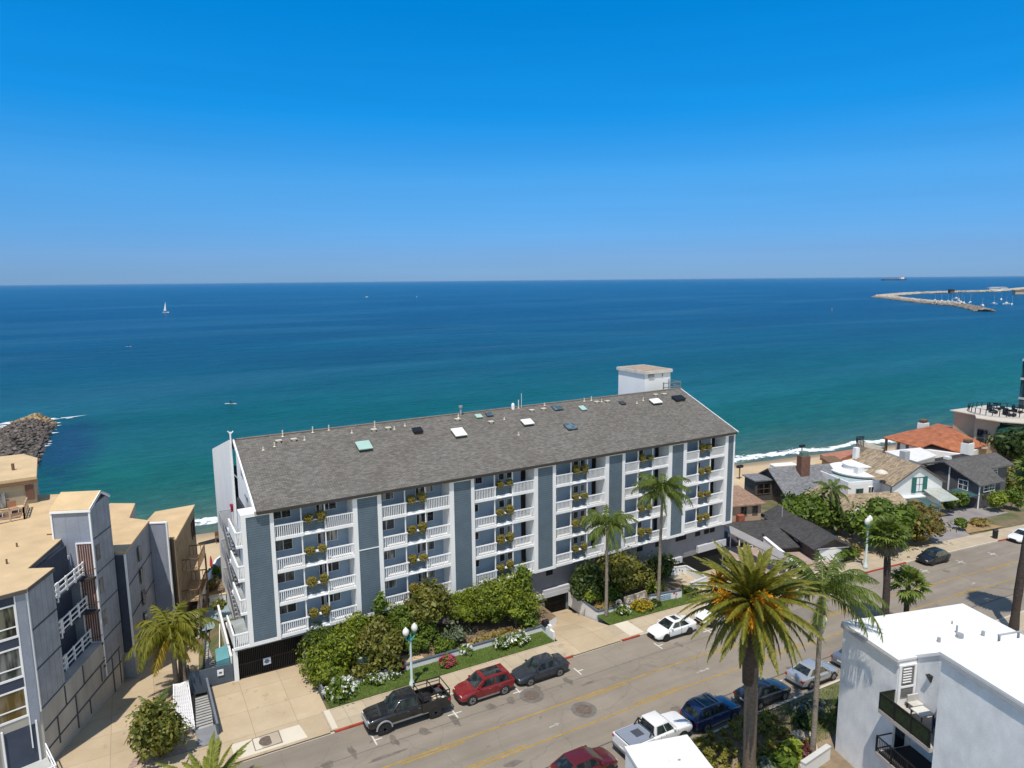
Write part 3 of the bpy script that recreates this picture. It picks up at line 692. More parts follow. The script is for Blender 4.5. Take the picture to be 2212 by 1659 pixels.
# left end: landings, solid white side walls and the steel escape stair
STEEL = mat('stair_steel', (.17,.18,.20), .6, .2, 1.5); WET = mat('landing_floor', (.30,.33,.34), .85, .2, 1)
for k in range(4):
    zf = 2.80+2.72*k; xl = 5.62 if k == 0 else 6.28
    m = MB(); m.box(xl, 53.42, zf-.06, 7.38, 58.2, zf+.14); st = AP(m, 'landing', WHITE)
    m = MB(); m.box(xl+.14, 53.56, zf+.141, 7.38, 58.2, zf+.16); AP(m, 'landing_floor', WET, st)
    m = MB(); zr2 = zf+1.22
    m.box(xl, 53.44, zr2-.10, 6.74, 53.53, zr2); nb = 8 if k == 0 else 4
    for j in range(nb): x = xl+.08+j*(6.72-xl)/nb; m.box(x-.035, 53.46, zf+.141, x+.035, 53.51, zr2-.10)
    AP(m, 'landing_railing', WHITE, st)
    m = MB(); m.box(xl, 53.54, zf-.05, xl+.12, 57.2, zr2); AP(m, 'landing_side_wall', STUCCO, st)
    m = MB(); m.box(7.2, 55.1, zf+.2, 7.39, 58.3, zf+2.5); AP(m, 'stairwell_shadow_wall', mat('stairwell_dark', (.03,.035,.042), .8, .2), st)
    if k < 3:
        zh = zf+1.36; m = MB()
        for j in range(8):
            y = 58.2+j*.48; z = zf+.17*(j+1); m.box(6.42, y, z-.05, 6.86, y+.46, z); z2 = zh+.17*(j+1); y2 = 61.6-j*.48; m.box(6.92, y2, z2-.05, 7.36, y2+.46, z2)
        m.bar((6.40,58.2,zf),(6.40,62.0,zh),.05,.3); m.bar((6.89,62.0,zh),(6.89,58.2,zf+2.72),.05,.3)
        m.box(6.36, 62.05, zh-.1, 7.36, 64.3, zh); fl = AP(m, 'stair_flight', STEEL)
        m = MB()
        for j in range(11): x = 6.40+j*.095; m.box(x-.03, 64.26, zh+.001, x+.03, 64.3, zh+1.05)
        m.box(6.36, 64.25, zh+1.051, 7.38, 64.33, zh+1.12); m.box(6.33, 62.0, zh-.1, 6.355, 64.3, zh+1.1); AP(m, 'landing_screen', mat('screen_grey', (.42,.42,.44), .7, .1), fl)
        m = MB(); m.bar((6.38,58.2,zf+1.0),(6.38,62.0,zh+1.0),.06)
        for j in range(14): t_ = j/13; m.bar((6.38,58.2+3.8*t_,zf+1.36*t_),(6.38,58.2+3.8*t_,zf+1.36*t_+1.0),.035)
        AP(m, 'stair_railing', STEEL, fl)
m = MB(); m.box(7.2, 62.7, 10.9, 7.39, 62.95, 11.4); m.tube([(7.25,62.65,11.45),(7.25,62.65,11.65)], .14, 8); AP(m, 'fire_bell', mat('fire_red', (.42,.02,.05), .5, .1))
# planters on the ledges
PL = leaf('planter_foliage', (.22,.175,.025), (.38,.30,.05), .3)
BASK = mat('planter_box', (.035,.045,.05), .7, .2)
def leafball(rg, c, r, n, size, flat=1.0, droop=0):
    c = np.array(c, float); d = rg.normal(size=(n, 3)); d /= np.linalg.norm(d, axis=1)[:, None]
    rr = rg.uniform(.55, 1.05, n)[:, None]**.6; r = np.array(r if hasattr(r, '__len__') else (r, r, r*flat), float)
    p = c+d*rr*r; p[:, 2] -= droop*np.abs(rg.normal(size=n))
    return leaves(rg, p, d, size)
def leaves(rg, p, d, size, asp=.55):
    n = len(p); a = np.cross(d, rg.normal(size=(n, 3))); a /= np.linalg.norm(a, axis=1)[:, None]+1e-6
    nn = d+rg.normal(size=(n, 3))*.7+np.array([0,0,.35]); nn /= np.linalg.norm(nn, axis=1)[:, None]
    a = a-nn*(a*nn).sum(1)[:, None]; a /= np.linalg.norm(a, axis=1)[:, None]+1e-6; b = np.cross(nn, a)
    s = size*np.exp(rg.normal(size=n)*.33)[:, None]; a = a*s; b = b*s*asp
    V = np.stack([p-a, p-b*.9+a*.1, p+a, p+b*.9+a*.1], 1).reshape(-1, 3)
    return V, np.arange(4*n).reshape(-1, 4)
proto = []
for vsn in range(3):
    rg = np.random.default_rng(50+vsn); t = thing('ledge_planter', 'x', 'planter', (0, 0, 0))
    m = MB(); m.box(-.34, -.14, 0, .34, .14, .22); m.box(-.38, -.17, .221, .38, .17, .26); m.build('planter_box', BASK, t)
    V, F = leafball(rg, (0, -.06, .38), (.43, .34, .33), 330, .07, droop=.06)
    V2, F2 = leafball(rg, (.05, -.22, .12), (.34, .14, .30), 90, .07, droop=.10)
    npmesh('planter_foliage', np.vstack([V, V2]), np.vstack([F, F2+len(V)]), PL, t); proto.append(t)
seen = set()
for n, (bI, k, j, x, y, z) in enumerate(PLANT):
    lab = 'olive gold planter, %s of its pair, %s balcony row, %s balcony bay from the left' % (('left','right')[j], FLN[k], OLD[bI])
    pr = proto[n % 3]
    if n < 3: pr.location = (x, y, z); pr['label'] = lab; pr['group'] = 'planters on the balcony ledges'
    else: dup(pr, (x, y, z), rnd.uniform(-.12,.12), lab, 'planters on the balcony ledges').scale = (rnd.uniform(.85,1.15), rnd.uniform(.85,1.1), rnd.uniform(.75,1.2))
# ================================================================== vehicles
TYRE = mat('tyre_rubber', (.018,.018,.018), .85, .2); RIM = mat('alloy_rim', (.36,.36,.37), .35, .1, metal=.7); DRIM = mat('dark_rim', (.03,.03,.032), .4, .1)
CGL = glass('car_glass', (.010,.014,.016), .04, (.035,.05,.05)); LAMP = mat('lamp_glass', (.62,.63,.62), .15, .05, fine=0); TAIL = mat('tail_lamp_red', (.30,.02,.02), .2, .05, fine=0)
TRIMB = mat('black_plastic', (.016,.016,.017), .6, .15); PLATE = mat('number_plate', (.62,.62,.60), .5, .05)
CAR = {
 'sedan': dict(L=2.37, hull=[(-2.37,.42,.82,.74),(-2.28,.30,.98,.84),(-1.75,.22,1.02,.90),(-1.0,.2,.97,.91),(.7,.2,.93,.91),(1.05,.2,.92,.90),(1.85,.22,.80,.87),(2.22,.26,.69,.79),(2.37,.36,.56,.66)], g=(-1.72,1.08,-1.0,.28,.95,1.44,.80,.61), wb=1.38, r=.33),
 'hatch': dict(L=2.15, hull=[(-2.15,.42,.86,.76),(-2.08,.30,1.0,.85),(-1.5,.22,1.02,.89),(.6,.2,.95,.90),(1.0,.2,.93,.89),(1.65,.22,.82,.86),(2.02,.26,.70,.77),(2.15,.36,.56,.66)], g=(-2.02,1.02,-1.25,.2,.97,1.48,.80,.62), wb=1.31, r=.33),
 'suv': dict(L=2.3, hull=[(-2.3,.5,.98,.80),(-2.22,.34,1.10,.88),(-1.6,.28,1.09,.93),(.85,.28,1.05,.93),(1.1,.28,1.04,.92),(1.75,.3,.96,.90),(2.15,.34,.83,.82),(2.3,.45,.66,.70)], g=(-2.18,1.08,-1.85,.3,1.07,1.66,.84,.68), wb=1.38, r=.37),
 'pickup': dict(L=2.95, hull=[(-.78,.55,1.30,.97),(.9,.55,1.30,.98),(1.35,.55,1.30,.98),(1.8,.55,1.27,.96),(2.6,.56,1.20,.95),(2.88,.58,1.12,.90),(2.95,.62,1.0,.84)], g=(-.72,1.42,-.55,.72,1.28,1.93,.86,.70), wb=1.92, r=.43)}
def car(name, kind, label, cat, paintm, x, v, rz, group, rim=RIM, rf_dark=False, sun=False, rails=False, tail=True, local_len=1.0, clad=False):
    d = CAR[kind]; t = thing(name, label, cat, (0,0,0), 0, group)
    m = MB(); pts = []; fs = []
    for i, (px, zb, zt, w) in enumerate(d['hull']):
        zm = zb+(zt-zb)*.55
        half = [(0,zb),(w*.82,zb),(w*.95,zb+.07),(w,zm),(w*.975,zt-.10),(w*.90,zt-.02),(w*.55,zt+.015),(0,zt+.025)]
        ring = [(px,a,b) for a, b in half]+[(px,-a,b) for a, b in half[-2:0:-1]]
        k = len(ring); pts += ring
        if i:
            o = (i-1)*k; fs += [(o+j, o+k+j, o+k+(j+1)%k, o+(j+1)%k) for j in range(k)]
    fs += [tuple(range(k)), tuple(range(len(pts)-1, len(pts)-k-1, -1))]
    m.add(pts, fs, 0)
    b0, b1, t0, t1, z0, z1, wb, wt = d['g']
    def sh(f, a, b_, off):          # point on a face of the greenhouse, pushed out by off
        if f == 'F': p = [(b1,-wb,z0),(b1,wb,z0),(t1,wt,z1),(t1,-wt,z1)]
        elif f == 'B': p = [(b0,wb,z0),(b0,-wb,z0),(t0,-wt,z1),(t0,wt,z1)]
        elif f == 'L': p = [(b1,wb,z0),(b0,wb,z0),(t0,wt,z1),(t1,wt,z1)]
        elif f == 'R': p = [(b0,-wb,z0),(b1,-wb,z0),(t1,-wt,z1),(t0,-wt,z1)]
        elif f == 'T': p = [(t0,-wt,z1),(t1,-wt,z1),(t1,wt,z1),(t0,wt,z1)]
        p = [Vector(q) for q in p]; n = (p[1]-p[0]).cross(p[3]-p[0]).normalized()
        q = (p[0]*(1-a)+p[1]*a)*(1-b_)+(p[3]*(1-a)+p[2]*a)*b_
        return q+n*off
    rc = .045; xm = (t0+t1)/2
    m.add([(b0,-wb,z0-.02),(b1,-wb,z0-.02),(b1,wb,z0-.02),(b0,wb,z0-.02),(t0,-wt,z1),(t1,-wt,z1),(t1,wt,z1),(t0,wt,z1),
           (t0+.18,-wt+.14,z1+rc),(t1-.2,-wt+.14,z1+rc),(t1-.2,wt-.14,z1+rc),(t0+.18,wt-.14,z1+rc)],
          [(0,1,5,4),(1,2,6,5),(2,3,7,6),(3,0,4,7),(4,5,9,8),(5,6,10,9),(6,7,11,10),(7,4,8,11),(8,9,10,11)], 0)
    body = m.build('body', paintm, t, smooth=True, local=True, bevel=.03); body.data.set_sharp_from_angle(angle=R(32))
    def panel(nm, f, a0, a1, c0, c1, mt=CGL, off=.008, sk0=0, sk1=0):
        q = MB(); o_ = [sh(f,a0,c0,off),sh(f,a1,c0,off),sh(f,a1-sk1,c1,off),sh(f,a0+sk0,c1,off)]; i_ = [sh(f,a0,c0,-.03),sh(f,a1,c0,-.03),sh(f,a1-sk1,c1,-.03),sh(f,a0+sk0,c1,-.03)]
        q.add(o_+i_, [(0,1,2,3),(7,6,5,4),(0,4,5,1),(1,5,6,2),(2,6,7,3),(3,7,4,0)]); return q.build(nm, mt, t, local=True)
    panel('windscreen', 'F', .06, .94, .06, .93); panel('rear_window', 'B', .08, .92, .12 if kind != 'pickup' else .2, .90)
    mid = .47 if kind != 'pickup' else .46
    for f in 'LR':
        if f == 'L': panel('side_window', f, .12, mid, .08, .88, sk0=-.01); panel('side_window', f, mid+.03, .90, .08, .88, sk1=.02)
        else: panel('side_window', f, .10, 1-mid-.03, .08, .88, sk0=.02); panel('side_window', f, 1-mid, .88, .08, .88, sk1=-.01)
    def top(nm, x0, x1, w, mt, h0, h1): q = MB(); q.box(x0,-w,h0,x1,w,h1); return q.build(nm, mt, t, local=True, bevel=.01)
    if sun: top('sunroof', t1-.85, t1-.28, wt-.22, CGL, z1+rc-.01, z1+rc+.008)
    if rf_dark: top('glass_roof', t0+.5, t1-.22, wt-.16, CGL, z1+rc-.01, z1+rc+.008)
    if rails:
        for s_ in (-1, 1): q = MB(); q.bar((t0+.12,s_*(wt-.04),z1+.09),(t1-.2,s_*(wt-.04),z1+.09),.05); q.build('roof_rail', RIM, t, local=True)
        for xx in (t0+.6, t1-.55): q = MB(); q.bar((xx,-wt+.02,z1+.10),(xx,wt-.02,z1+.10),.06); q.build('roof_bar', RIM, t, local=True)
    xf, xr = d['hull'][-1][0], d['hull'][0][0]; wh = d['hull'][len(d['hull'])//2][3]; zl = d['hull'][-2][2]
    r = d['r']
    axr = -d['wb'] if kind != 'pickup' else -1.78
    for wx in (axr, d['wb']):
        q = MB(); q.wheel((wx,0,r+.02), r*1.16, wh*2+.012, 20); q.build('wheel_arch', TRIMB, t, local=True)
        for s_ in (-1, 1):
            q = MB(); q.wheel((wx, s_*(wh-.10), r), r, .23, 20); wl = q.build('wheel', TYRE, t, local=True, bevel=.02)
            q = MB(); y = s_*(wh+.022)
            q.wheel((wx, y, r), r*.22, .03, 10)
            for k in range(6):
                a = k*PI/3; q.bar((wx,y,r),(wx+math.cos(a)*r*.64,y,r+math.sin(a)*r*.64),.03,.09)
            n = 16; ring = [(wx+math.cos(2*PI*k/n)*r*rr, y+s_*.004*(rr > .6), r+math.sin(2*PI*k/n)*r*rr) for rr in (.58,.70) for k in range(n)]
            q.add(ring, [(k,(k+1)%n,(k+1)%n+n,k+n) for k in range(n)]); q.build('rim', rim, wl, local=True)
    hx = d['hull'][-2][0]; hw = d['hull'][-2][3]
    for s_ in (-1, 1):
        q = MB(); q.box(hx-.25, s_*hw*.70-.16, zl-.17, hx+.06, s_*hw*.70+.16, zl-.03); q.build('headlight', LAMP, t, local=True, bevel=.03)
        if kind != 'pickup' or tail:
            bx = xr if kind != 'pickup' else -2.95; bw = .74 if kind != 'pickup' else .90; bz = d['hull'][1][2]-.18 if kind != 'pickup' else 1.12
            q = MB(); q.box(bx-.02, s_*bw-.12, bz-.10, bx+.22, s_*bw+.10, bz+.06); q.build('tail_light', TAIL, t, local=True, bevel=.02)
        q = MB(); q.box(b1-.42, s_*(wb+.10)-.09, z0+.02, b1-.27, s_*(wb+.10)+.09, z0+.17); q.build('wing_mirror', paintm, t, local=True, bevel=.03)
        for hxx in (b1-1.25, b1-2.1):
            q = MB(); q.box(hxx, s_*(wh-.03)-.03, z0-.17, hxx+.17, s_*(wh-.03)+.03, z0-.135); q.build('door_handle', paintm if not clad else RIM, t, local=True)
        q = MB(); q.box(axr+r*1.2, s_*(wh-.02)-.03, d['hull'][2][1]+.02, d['wb']-r*1.2, s_*(wh-.02)+.03, d['hull'][2][1]+.12); q.build('side_sill', RIM if clad else TRIMB, t, local=True)
    for s_ in (-1, 1):
        q = MB()
        for gx in (b1-.02, (b0+b1)/2-.05, b0+.55):
            q.box(gx-.009, s_*(wh-.012)-.02, d['hull'][2][1]+.14, gx+.009, s_*(wh-.012)+.02, z0-.06)
        q.build('door_seam', TRIMB, t, local=True)
    q = MB(); q.box(xf-.12, -hw*.5, zl-.30, xf+.012, hw*.5, zl-.14); q.build('grille', TRIMB, t, local=True)
    q = MB(); q.box(xf-.2, -hw*.62, .30, xf+.008, hw*.62, .42); q.build('bumper_intake', TRIMB, t, local=True)
    pxr = xr if kind != 'pickup' else -2.97
    q = MB(); q.box(pxr-.025, -.20, .62, pxr+.3, .20, .74); q.build('number_plate', PLATE, t, local=True)
    place(t, x, v, rz); return t
def place(t, x, v, rz):
    s_ = (gz(x+1)-gz(x-1))/2; t.location = (x, v+bend(x), gz(x)+.004)
    rz += math.atan((bend(x+1)-bend(x-1))/2); t.rotation_euler = (0, -math.atan(s_)*math.cos(rz), rz)
GF, GN = 'cars parked along the apartment kerb', 'cars parked along the near kerb'
VF, VN = 43.0, 32.1
def pickup_bed(t, paintm, cover=None):
    for nm, bx, mt in (('bed_side',(-2.95,.86,.62,-.80,.97,1.30),paintm),('bed_side',(-2.95,-.97,.62,-.80,-.86,1.30),paintm),('tailgate',(-2.96,-.86,.66,-2.86,.86,1.30),paintm),('bed_floor',(-2.9,-.86,.60,-.8,.86,.72),TRIMB),('rear_bumper',(-3.06,-.9,.52,-2.965,.9,.70),RIM)):
        q = MB(); q.box(*bx); q.build(nm, mt, t, local=True, bevel=.025)
    if cover: q = MB(); q.box(-2.84,-.88,1.305,-.82,.88,1.36); q.build('bed_cover', cover, t, local=True, bevel=.02)
BLK = paint('black_car_paint', (.005,.0055,.007)); REDP = paint('red_car_paint', (.17,.006,.008)); GREYP = paint('graphite_car_paint', (.030,.036,.047), .3); WHP2 = paint('white_car_paint', (.72,.72,.72))
BLUEP = paint('blue_car_paint', (.006,.026,.10), .2); MARO = paint('maroon_car_paint', (.085,.006,.009)); SILV = paint('silver_car_paint', (.42,.44,.46), .4); DGR = paint('dark_grey_car_paint', (.035,.037,.042), .3)
t = car('pickup_truck', 'pickup', 'lifted black pickup truck with a tube rack over its loaded bed', 'pickup truck', BLK, 15.65, VF, PI, GF, DRIM, rails=False, clad=True); pickup_bed(t, BLK)
t.scale = (1.04, 1.02, 1.06)
m = MB()
for s_ in (-1, 1):
    m.bar((-2.9,s_*.91,1.78),(-.85,s_*.91,1.86),.06)
    for xx in (-2.88,-1.9,-.9): m.bar((xx,s_*.91,1.28),(xx,s_*.91,1.80),.05)
    m.bar((-2.9,s_*.91,1.55),(-.85,s_*.91,1.60),.04)
for xx in (-2.88,-1.9,-.9): m.bar((xx,-.91,1.80),(xx,.91,1.80),.05)
m.build('bed_rack', DARKM, t, local=True)
m = MB()
for k in range(3): m.box(-.35+k*.35,-.55,1.975,-.30+k*.35,.55,1.992)
m.build('roof_ribs', TRIMB, t, local=True)
m = MB(); m.box(2.86,-.62,.72,3.02,.62,.98); m.build('front_grille', GREYM, t, local=True, bevel=.02)
for s_ in (-1, 1):
    m = MB(); n = 9
    for k in range(n): 
        a0, a1 = PI*k/n, PI*(k+1)/n
        m.add([(1.92+math.cos(a)*rr, s_*y, .45+math.sin(a)*rr) for a in (a0,a1) for rr in (.50,.58) for y in (.95,1.03)], [(0,1,3,2),(4,6,7,5),(0,4,5,1),(2,3,7,6),(1,5,7,3)], 0)
    m.build('wheel_flare', GREYM, t, local=True)
def bedbox(nm, lab, x, y, sx, sy, sz, mt):
    o_ = thing(nm, lab, 'box', (x, y, gz(x)+.78), .1)
    q = MB(); q.box(-sx,-sy,0,sx,sy,sz); q.build('crate', mt, o_, local=True, bevel=.02)
    q = MB(); q.box(-sx-.02,-sy-.02,sz+.001,sx+.02,sy+.02,sz+.05); q.build('lid', mt, o_, local=True)
bedbox('storage_box', 'cream cardboard box in the bed of the black pickup truck', 17.8, VF-.45, .26, .2, .5, mat('cream_card', (.5,.42,.30), .8, .1))
bedbox('storage_box', 'dark tool chest at the front of the black pickup truck bed', 16.9, VF-.1, .22, .6, .55, TRIMB)
bedbox('storage_box', 'charcoal crate at the tailgate end of the black pickup truck bed', 18.3, VF+.4, .2, .3, .4, mat('charcoal_crate', (.05,.05,.055), .7, .1))
car('suv', 'suv', 'bright red suv parked behind the black pickup truck', 'car', REDP, 21.9, VF, PI, GF, rf_dark=True, clad=True)
car('sedan', 'sedan', 'graphite sedan parked behind the bright red suv', 'car', GREYP, 27.0, VF, PI, GF)
car('sedan', 'sedan', 'glossy white sedan with a dark sunroof by the red kerb', 'car', WHP2, 41.15, VF, PI, GF, DRIM, sun=True)
car('suv', 'suv', 'white suv half hidden behind the fronds of the date palm', 'car', WHP2, 46.9, VF, PI, GF, DRIM, rails=True)
car('sedan', 'hatch', 'black hatchback parked alone on the far stretch of road', 'car', BLK, 81.4, VF, PI, GF, DRIM)
car('sedan', 'sedan', 'white car cut by the frame edge on the far pavement side', 'car', WHP2, 100.2, VF, PI, GF, DRIM)
car('suv', 'suv', 'deep blue suv with silver roof bars', 'car', BLUEP, 34.85, VN, 0, GN, rails=True, rf_dark=True, clad=True)
car('sedan', 'sedan', 'dark grey sedan behind the date palm trunk', 'car', DGR, 40.35, VN, 0, GN)
car('sedan', 'sedan', 'silver sedan beside the tall queen palm trunk', 'car', SILV, 46.2, VN, 0, GN)
car('sedan', 'sedan', 'grey car mostly hidden by the white building corner', 'car', paint('mid_grey_car_paint', (.16,.18,.22), .3), 51.9, VN, 0, GN)
t = car('pickup_truck', 'pickup', 'white pickup truck with a grey bed cover', 'pickup truck', WHP2, 29.4, VN+.05, 0, GN, clad=False); pickup_bed(t, WHP2, mat('grey_bed_cover', (.22,.25,.31), .6, .08))
t.scale = (.95, 1, .98)
m = MB(); m.box(-1.9,-.35,1.361,-1.2,.35,1.375); m.build('cover_panel', mat('cover_dark', (.06,.07,.085), .5, .1), t, local=True)
m = MB()
for s_ in (-1,1): m.bar((-.72,s_*.8,1.33),(-.85,s_*.7,1.85),.07); m.bar((-1.15,s_*.8,1.36),(-.85,s_*.7,1.85),.06)
m.bar((-.85,-.7,1.85),(-.85,.7,1.85),.08); m.bar((-.80,-.75,1.55),(-.80,.75,1.55),.06)
m.build('roll_bar', TRIMB, t, local=True)
car('hatchback', 'hatch', 'maroon hatchback at the bottom edge of the frame', 'car', MARO, 23.6, VN, 0, GN, DRIM)
# ================================================================== grey board apartment block on the left
DIRS['E'] = (.386, .9225, 0); DIRS['N'] = (.9225, -.386, 0)
BOARD = rows('grey_blue_board', (.32,.33,.36), .62, 'E', .55, .75, .14, .09); BOARDF = rows('grey_blue_front_board', (.27,.295,.36), .9, 'N', .3, .75, .08, .04)
TANROOF = mat('tan_gravel_flat_roof', (.56,.41,.235), .95, .12, .5, fine=.14, bmp=.3)
BASEC = mat('board_marked_concrete', (.40,.37,.33), .9, .22, .6, (1,1,.25)); SLATE_SHADE = mat('dark_board_and_shade', (.045,.055,.085), .8, .15)  # dark board tone, also standing in for shade in recesses and openings
BELT = mat('belt_line', (.06,.065,.08), .8, .1)
gw = thing('board_apartments', 'grey blue boarded apartment block with flat tan roofs and stacked white railed balconies', 'apartment building', (-6.69,49.57,0), R(-22.7))
TL = frame((-6.69,49.57,0), R(-22.7)); TF = frame((-6.46,50.12,0), R(15))
def GP(mb, name, mats, parent=None, **k): return mb.build(name, mats, parent or gw, **k)
fl = [tuple((TL.inverted() @ (TF @ Vector(p)))[:2]) for p in ((-9,0,0),(0,0,0))]
footA = [fl[0], fl[1], (0,3.7), (-1.7,3.8), (-2.2,9.2), (-2.6,9.25), (-2.6,12.3), (-7.4,21), (-18,21)]
m = MB(TL); m.prism(footA, 3.86, 12.0); GP(m, 'wall', BOARD)
m = MB(TL); m.prism([(x+(.05 if x > -3 else 0), y) for x, y in footA[:3]]+[(.05,9.2),(.05,11.75),(-.3,12.7),(-.7,20),(-18,20)], -3.5, 3.84); GP(m, 'base_wall', BASEC)
m = MB(TL); m.prism([(x+(.12 if x > -3 else 0), y-(.1 if i < 2 else 0)) for i, (x, y) in enumerate(footA)], 12.01, 12.22); ra = GP(m, 'flat_roof', TANROOF)
for p_, q_ in (((fl[0][0],fl[0][1]-.13),(fl[1][0]+.13,fl[1][1]-.13)), ((.13,.6),(.13,3.75)), ((-1.55,3.85),(-2.05,9.1))):
    m = MB(TL); m.bar((*p_,12.08),(*q_,12.08),.05,.24); GP(m, 'roof_edge', mat('roof_edge_dark', (.10,.09,.085), .7, .1), ra)
for z in (9.29, 6.6, 3.86):
    m = MB(TL); m.box(.002,.65,z-.05,.03,3.68,z+.05); GP(m, 'belt_course', BELT)
m = MB(TL); m.box(-.06,.55,3.8,.06,.66,12.0); GP(m, 'corner_trim', WHITE)
for (y0_, z0_, y1_, z1_) in ((.7,2.35,9.1,2.35),(.7,.95,11.7,.75),(9.3,2.0,11.7,2.0)):
    m = MB(TL); m.bar((.07,y0_,z0_),(.07,y1_,z1_),.05,.09); GP(m, 'base_beam', BELT)
for y_, za, zb_ in ((2.2,.4,2.3),(4.6,-.2,2.3),(6.4,-.3,.8),(8.4,1.0,2.3),(10.2,-1.0,1.9),(11.4,-1.0,1.9),(3.4,2.4,3.8),(5.9,2.4,3.8)):
    m = MB(TL); m.box(.055,y_-.05,za,.10,y_+.05,zb_); GP(m, 'base_pipe', BELT)
# front face (window wall)
for i, (z0, z1) in enumerate(((9.35,11.3),(6.65,8.5),(3.95,5.75))):
    m = MB(TF); m.box(-4.6,-.06,z0-.14,-.62,-.01,z0); m.box(-4.6,-.06,z1,-.62,-.01,z1+.10); m.box(-.72,-.06,z0,-.62,-.01,z1); m.box(-2.25,-.06,z0,-2.12,-.01,z1)
    m.box(-4.6,-.055,z0+.55,-.72,-.012,z0+.62)
    wf = GP(m, 'window', WHITE); m = MB(TF); m.box(-4.6,-.02,z0,-.72,-.004,z1); GP(m, 'pane', (glass('reflecting_pane', (.02,.02,.018), .06, (.16,.16,.12)), glass('green_curtain_pane', (.02,.03,.025), .1, (.20,.20,.19)), glass('ochre_curtain_pane', (.10,.065,.012), .15, (.20,.16,.10)))[i], wf)
    m = MB(TF); m.box(-4.6,-.03,z1+.10,-.62,-.003,z1+.75); GP(m, 'spandrel', SLATE_SHADE)
m = MB(TF); m.box(-.60,-.10,3.2,-.08,-.003,12.0); GP(m, 'pilaster', BOARDF)
m = MB(TF); m.box(-.66,-.12,1.6,-.60,-.02,12.0); GP(m, 'corner_trim', WHITE)
m = MB(TF); m.box(-2.0,-.03,.2,-.35,-.004,3.2); GP(m, 'entrance_opening', SLATE_SHADE)
for x in (-2.1,-.32,-2.5):
    m = MB(TF); m.box(x-.05,-.14,0,x+.05,-.02,3.4); GP(m, 'entrance_post', WHITE)
m = MB(TF); m.box(-5,-3.0,-.5,.05,-.04,.55); pt = GP(m, 'entrance_terrace', mat('pale_terrace', (.42,.43,.42), .8, .1))
m = MB(TF)
for y in (-.1,-1.4,-2.9): m.box(.0,y-.03,.551,.06,y+.03,1.5)
m.box(.0,-2.95,1.5,.06,-.05,1.56); m.box(.0,-2.95,1.0,.06,-.05,1.05)
for x in (-1.5,-3.0,-4.5): m.box(x,-2.95,.551,x+.06,-2.89,1.5)
m.box(-5,-2.96,1.5,.0,-2.9,1.56); GP(m, 'terrace_railing', WHITE, pt)
# recess with railed balconies
for i, z in enumerate((9.29, 6.6, 3.9)):
    m = MB(TL); m.box(-1.68,3.82,z-.12,-.72,9.15,z+.06); bl = GP(m, 'balcony', SLATE_SHADE)
    m = MB(TL)
    for zz in (.25,.62,1.02): m.box(-.76,4.2,z+zz-.05,-.70,9.1,z+zz+.05); m.box(-1.66,4.14,z+zz-.05,-.70,4.2,z+zz+.05)
    for y in (4.17,5.3,5.5,6.6,7.8,9.05): m.box(-.79,y-.06,z-.3 if y in (4.17,5.3) else z,-.68,y+.06,z+1.1)
    GP(m, 'balcony_railing', WHITE, bl)
    m = MB(TL); m.box(-1.72,3.9,z+.07,-1.66,8.9,z+2.5); GP(m, 'balcony_back_wall', SLATE_SHADE, bl)  # dark panel puts the recess shade into the wall colour
# stair tower with slatted openings
m = MB(TL); m.prism([(-2.6,9.22),(.06,9.22),(.06,12.3),(-2.6,12.3)], 1.0, lambda x, y: 14.4+(.9*(1-abs(y-11.0)/1.8) if y > 9.3 else 0)); 
tw = GP(m, 'stair_tower', BOARD)
m = MB(TL); m.add([(-2.62,9.20,1),(.07,9.20,1),(.07,9.20,14.38),(-2.62,9.20,14.38),(-2.62,9.215,1),(.07,9.215,1),(.07,9.215,14.38),(-2.62,9.215,14.38)], [(0,1,2,3),(7,6,5,4),(0,4,5,1),(1,5,6,2),(2,6,7,3),(3,7,4,0)], 0); GP(m, 'tower_front', BOARDF, tw)
m = MB(TL); m.slab([(-2.7,9.1,14.45),(.16,9.1,14.45),(.16,11.0,15.3),(-2.7,11.0,15.3)], .1); m.slab([(-2.7,11.0,15.3),(.16,11.0,15.3),(.16,12.4,14.5),(-2.7,12.4,14.5)], .1); GP(m, 'tower_roof', TANROOF, tw)
m = MB(TL); m.bar((.13,9.08,14.36),(.13,11.0,15.2),.06,.2); m.bar((.13,11.0,15.2),(.13,12.4,14.4),.06,.2); m.box(-2.65,9.06,14.22,.17,9.14,14.40); m.box(-.02,9.12,1.0,.10,9.22,14.3); m.box(-2.66,9.12,3.9,-2.56,9.22,14.3); GP(m, 'tower_trim', WHITE, tw)
SLAT = mat('red_brown_slat', (.13,.05,.04), .8, .15); PINK = mat('pale_slat_gap', (.48,.40,.38), .8, .1)
for z0, z1 in ((9.3,11.75),(6.65,9.0),(3.95,6.3),(2.1,3.75)):
    m = MB(TL); m.box(-1.06,9.17,z0,-.08,9.195,z1); so_ = GP(m, 'slatted_opening', PINK, tw)
    m = MB(TL)
    for k in range(6): x = -1.0+k*.165; m.box(x,9.13,z0,x+.085,9.168,z1)
    GP(m, 'slats', SLAT, so_)
    m = MB(TL); m.box(-1.14,9.12,z0-.05,-1.06,9.19,z1+.1); m.box(-1.06,9.12,z1,-.02,9.19,z1+.1); GP(m, 'opening_frame', WHITE, so_)
    m = MB(TL); n = 8
    pts = [(-.56+.66*math.cos(PI+PI*k/n), 9.12+.5*math.sin(PI+PI*k/n)) for k in range(n+1)]
    m.prism(pts, z0-.3, z0-.12); 
    for k in range(n): m.bar((*pts[k],z0+.5),(*pts[k+1],z0+.5),.04)
    GP(m, 'bow_balcony', mat('dark_brown_iron', (.05,.038,.032), .7, .2), so_)
m = MB(TL); m.box(-1.9,9.05,10.6,-1.72,9.19,10.9); GP(m, 'wall_lamp', WHITE, tw)
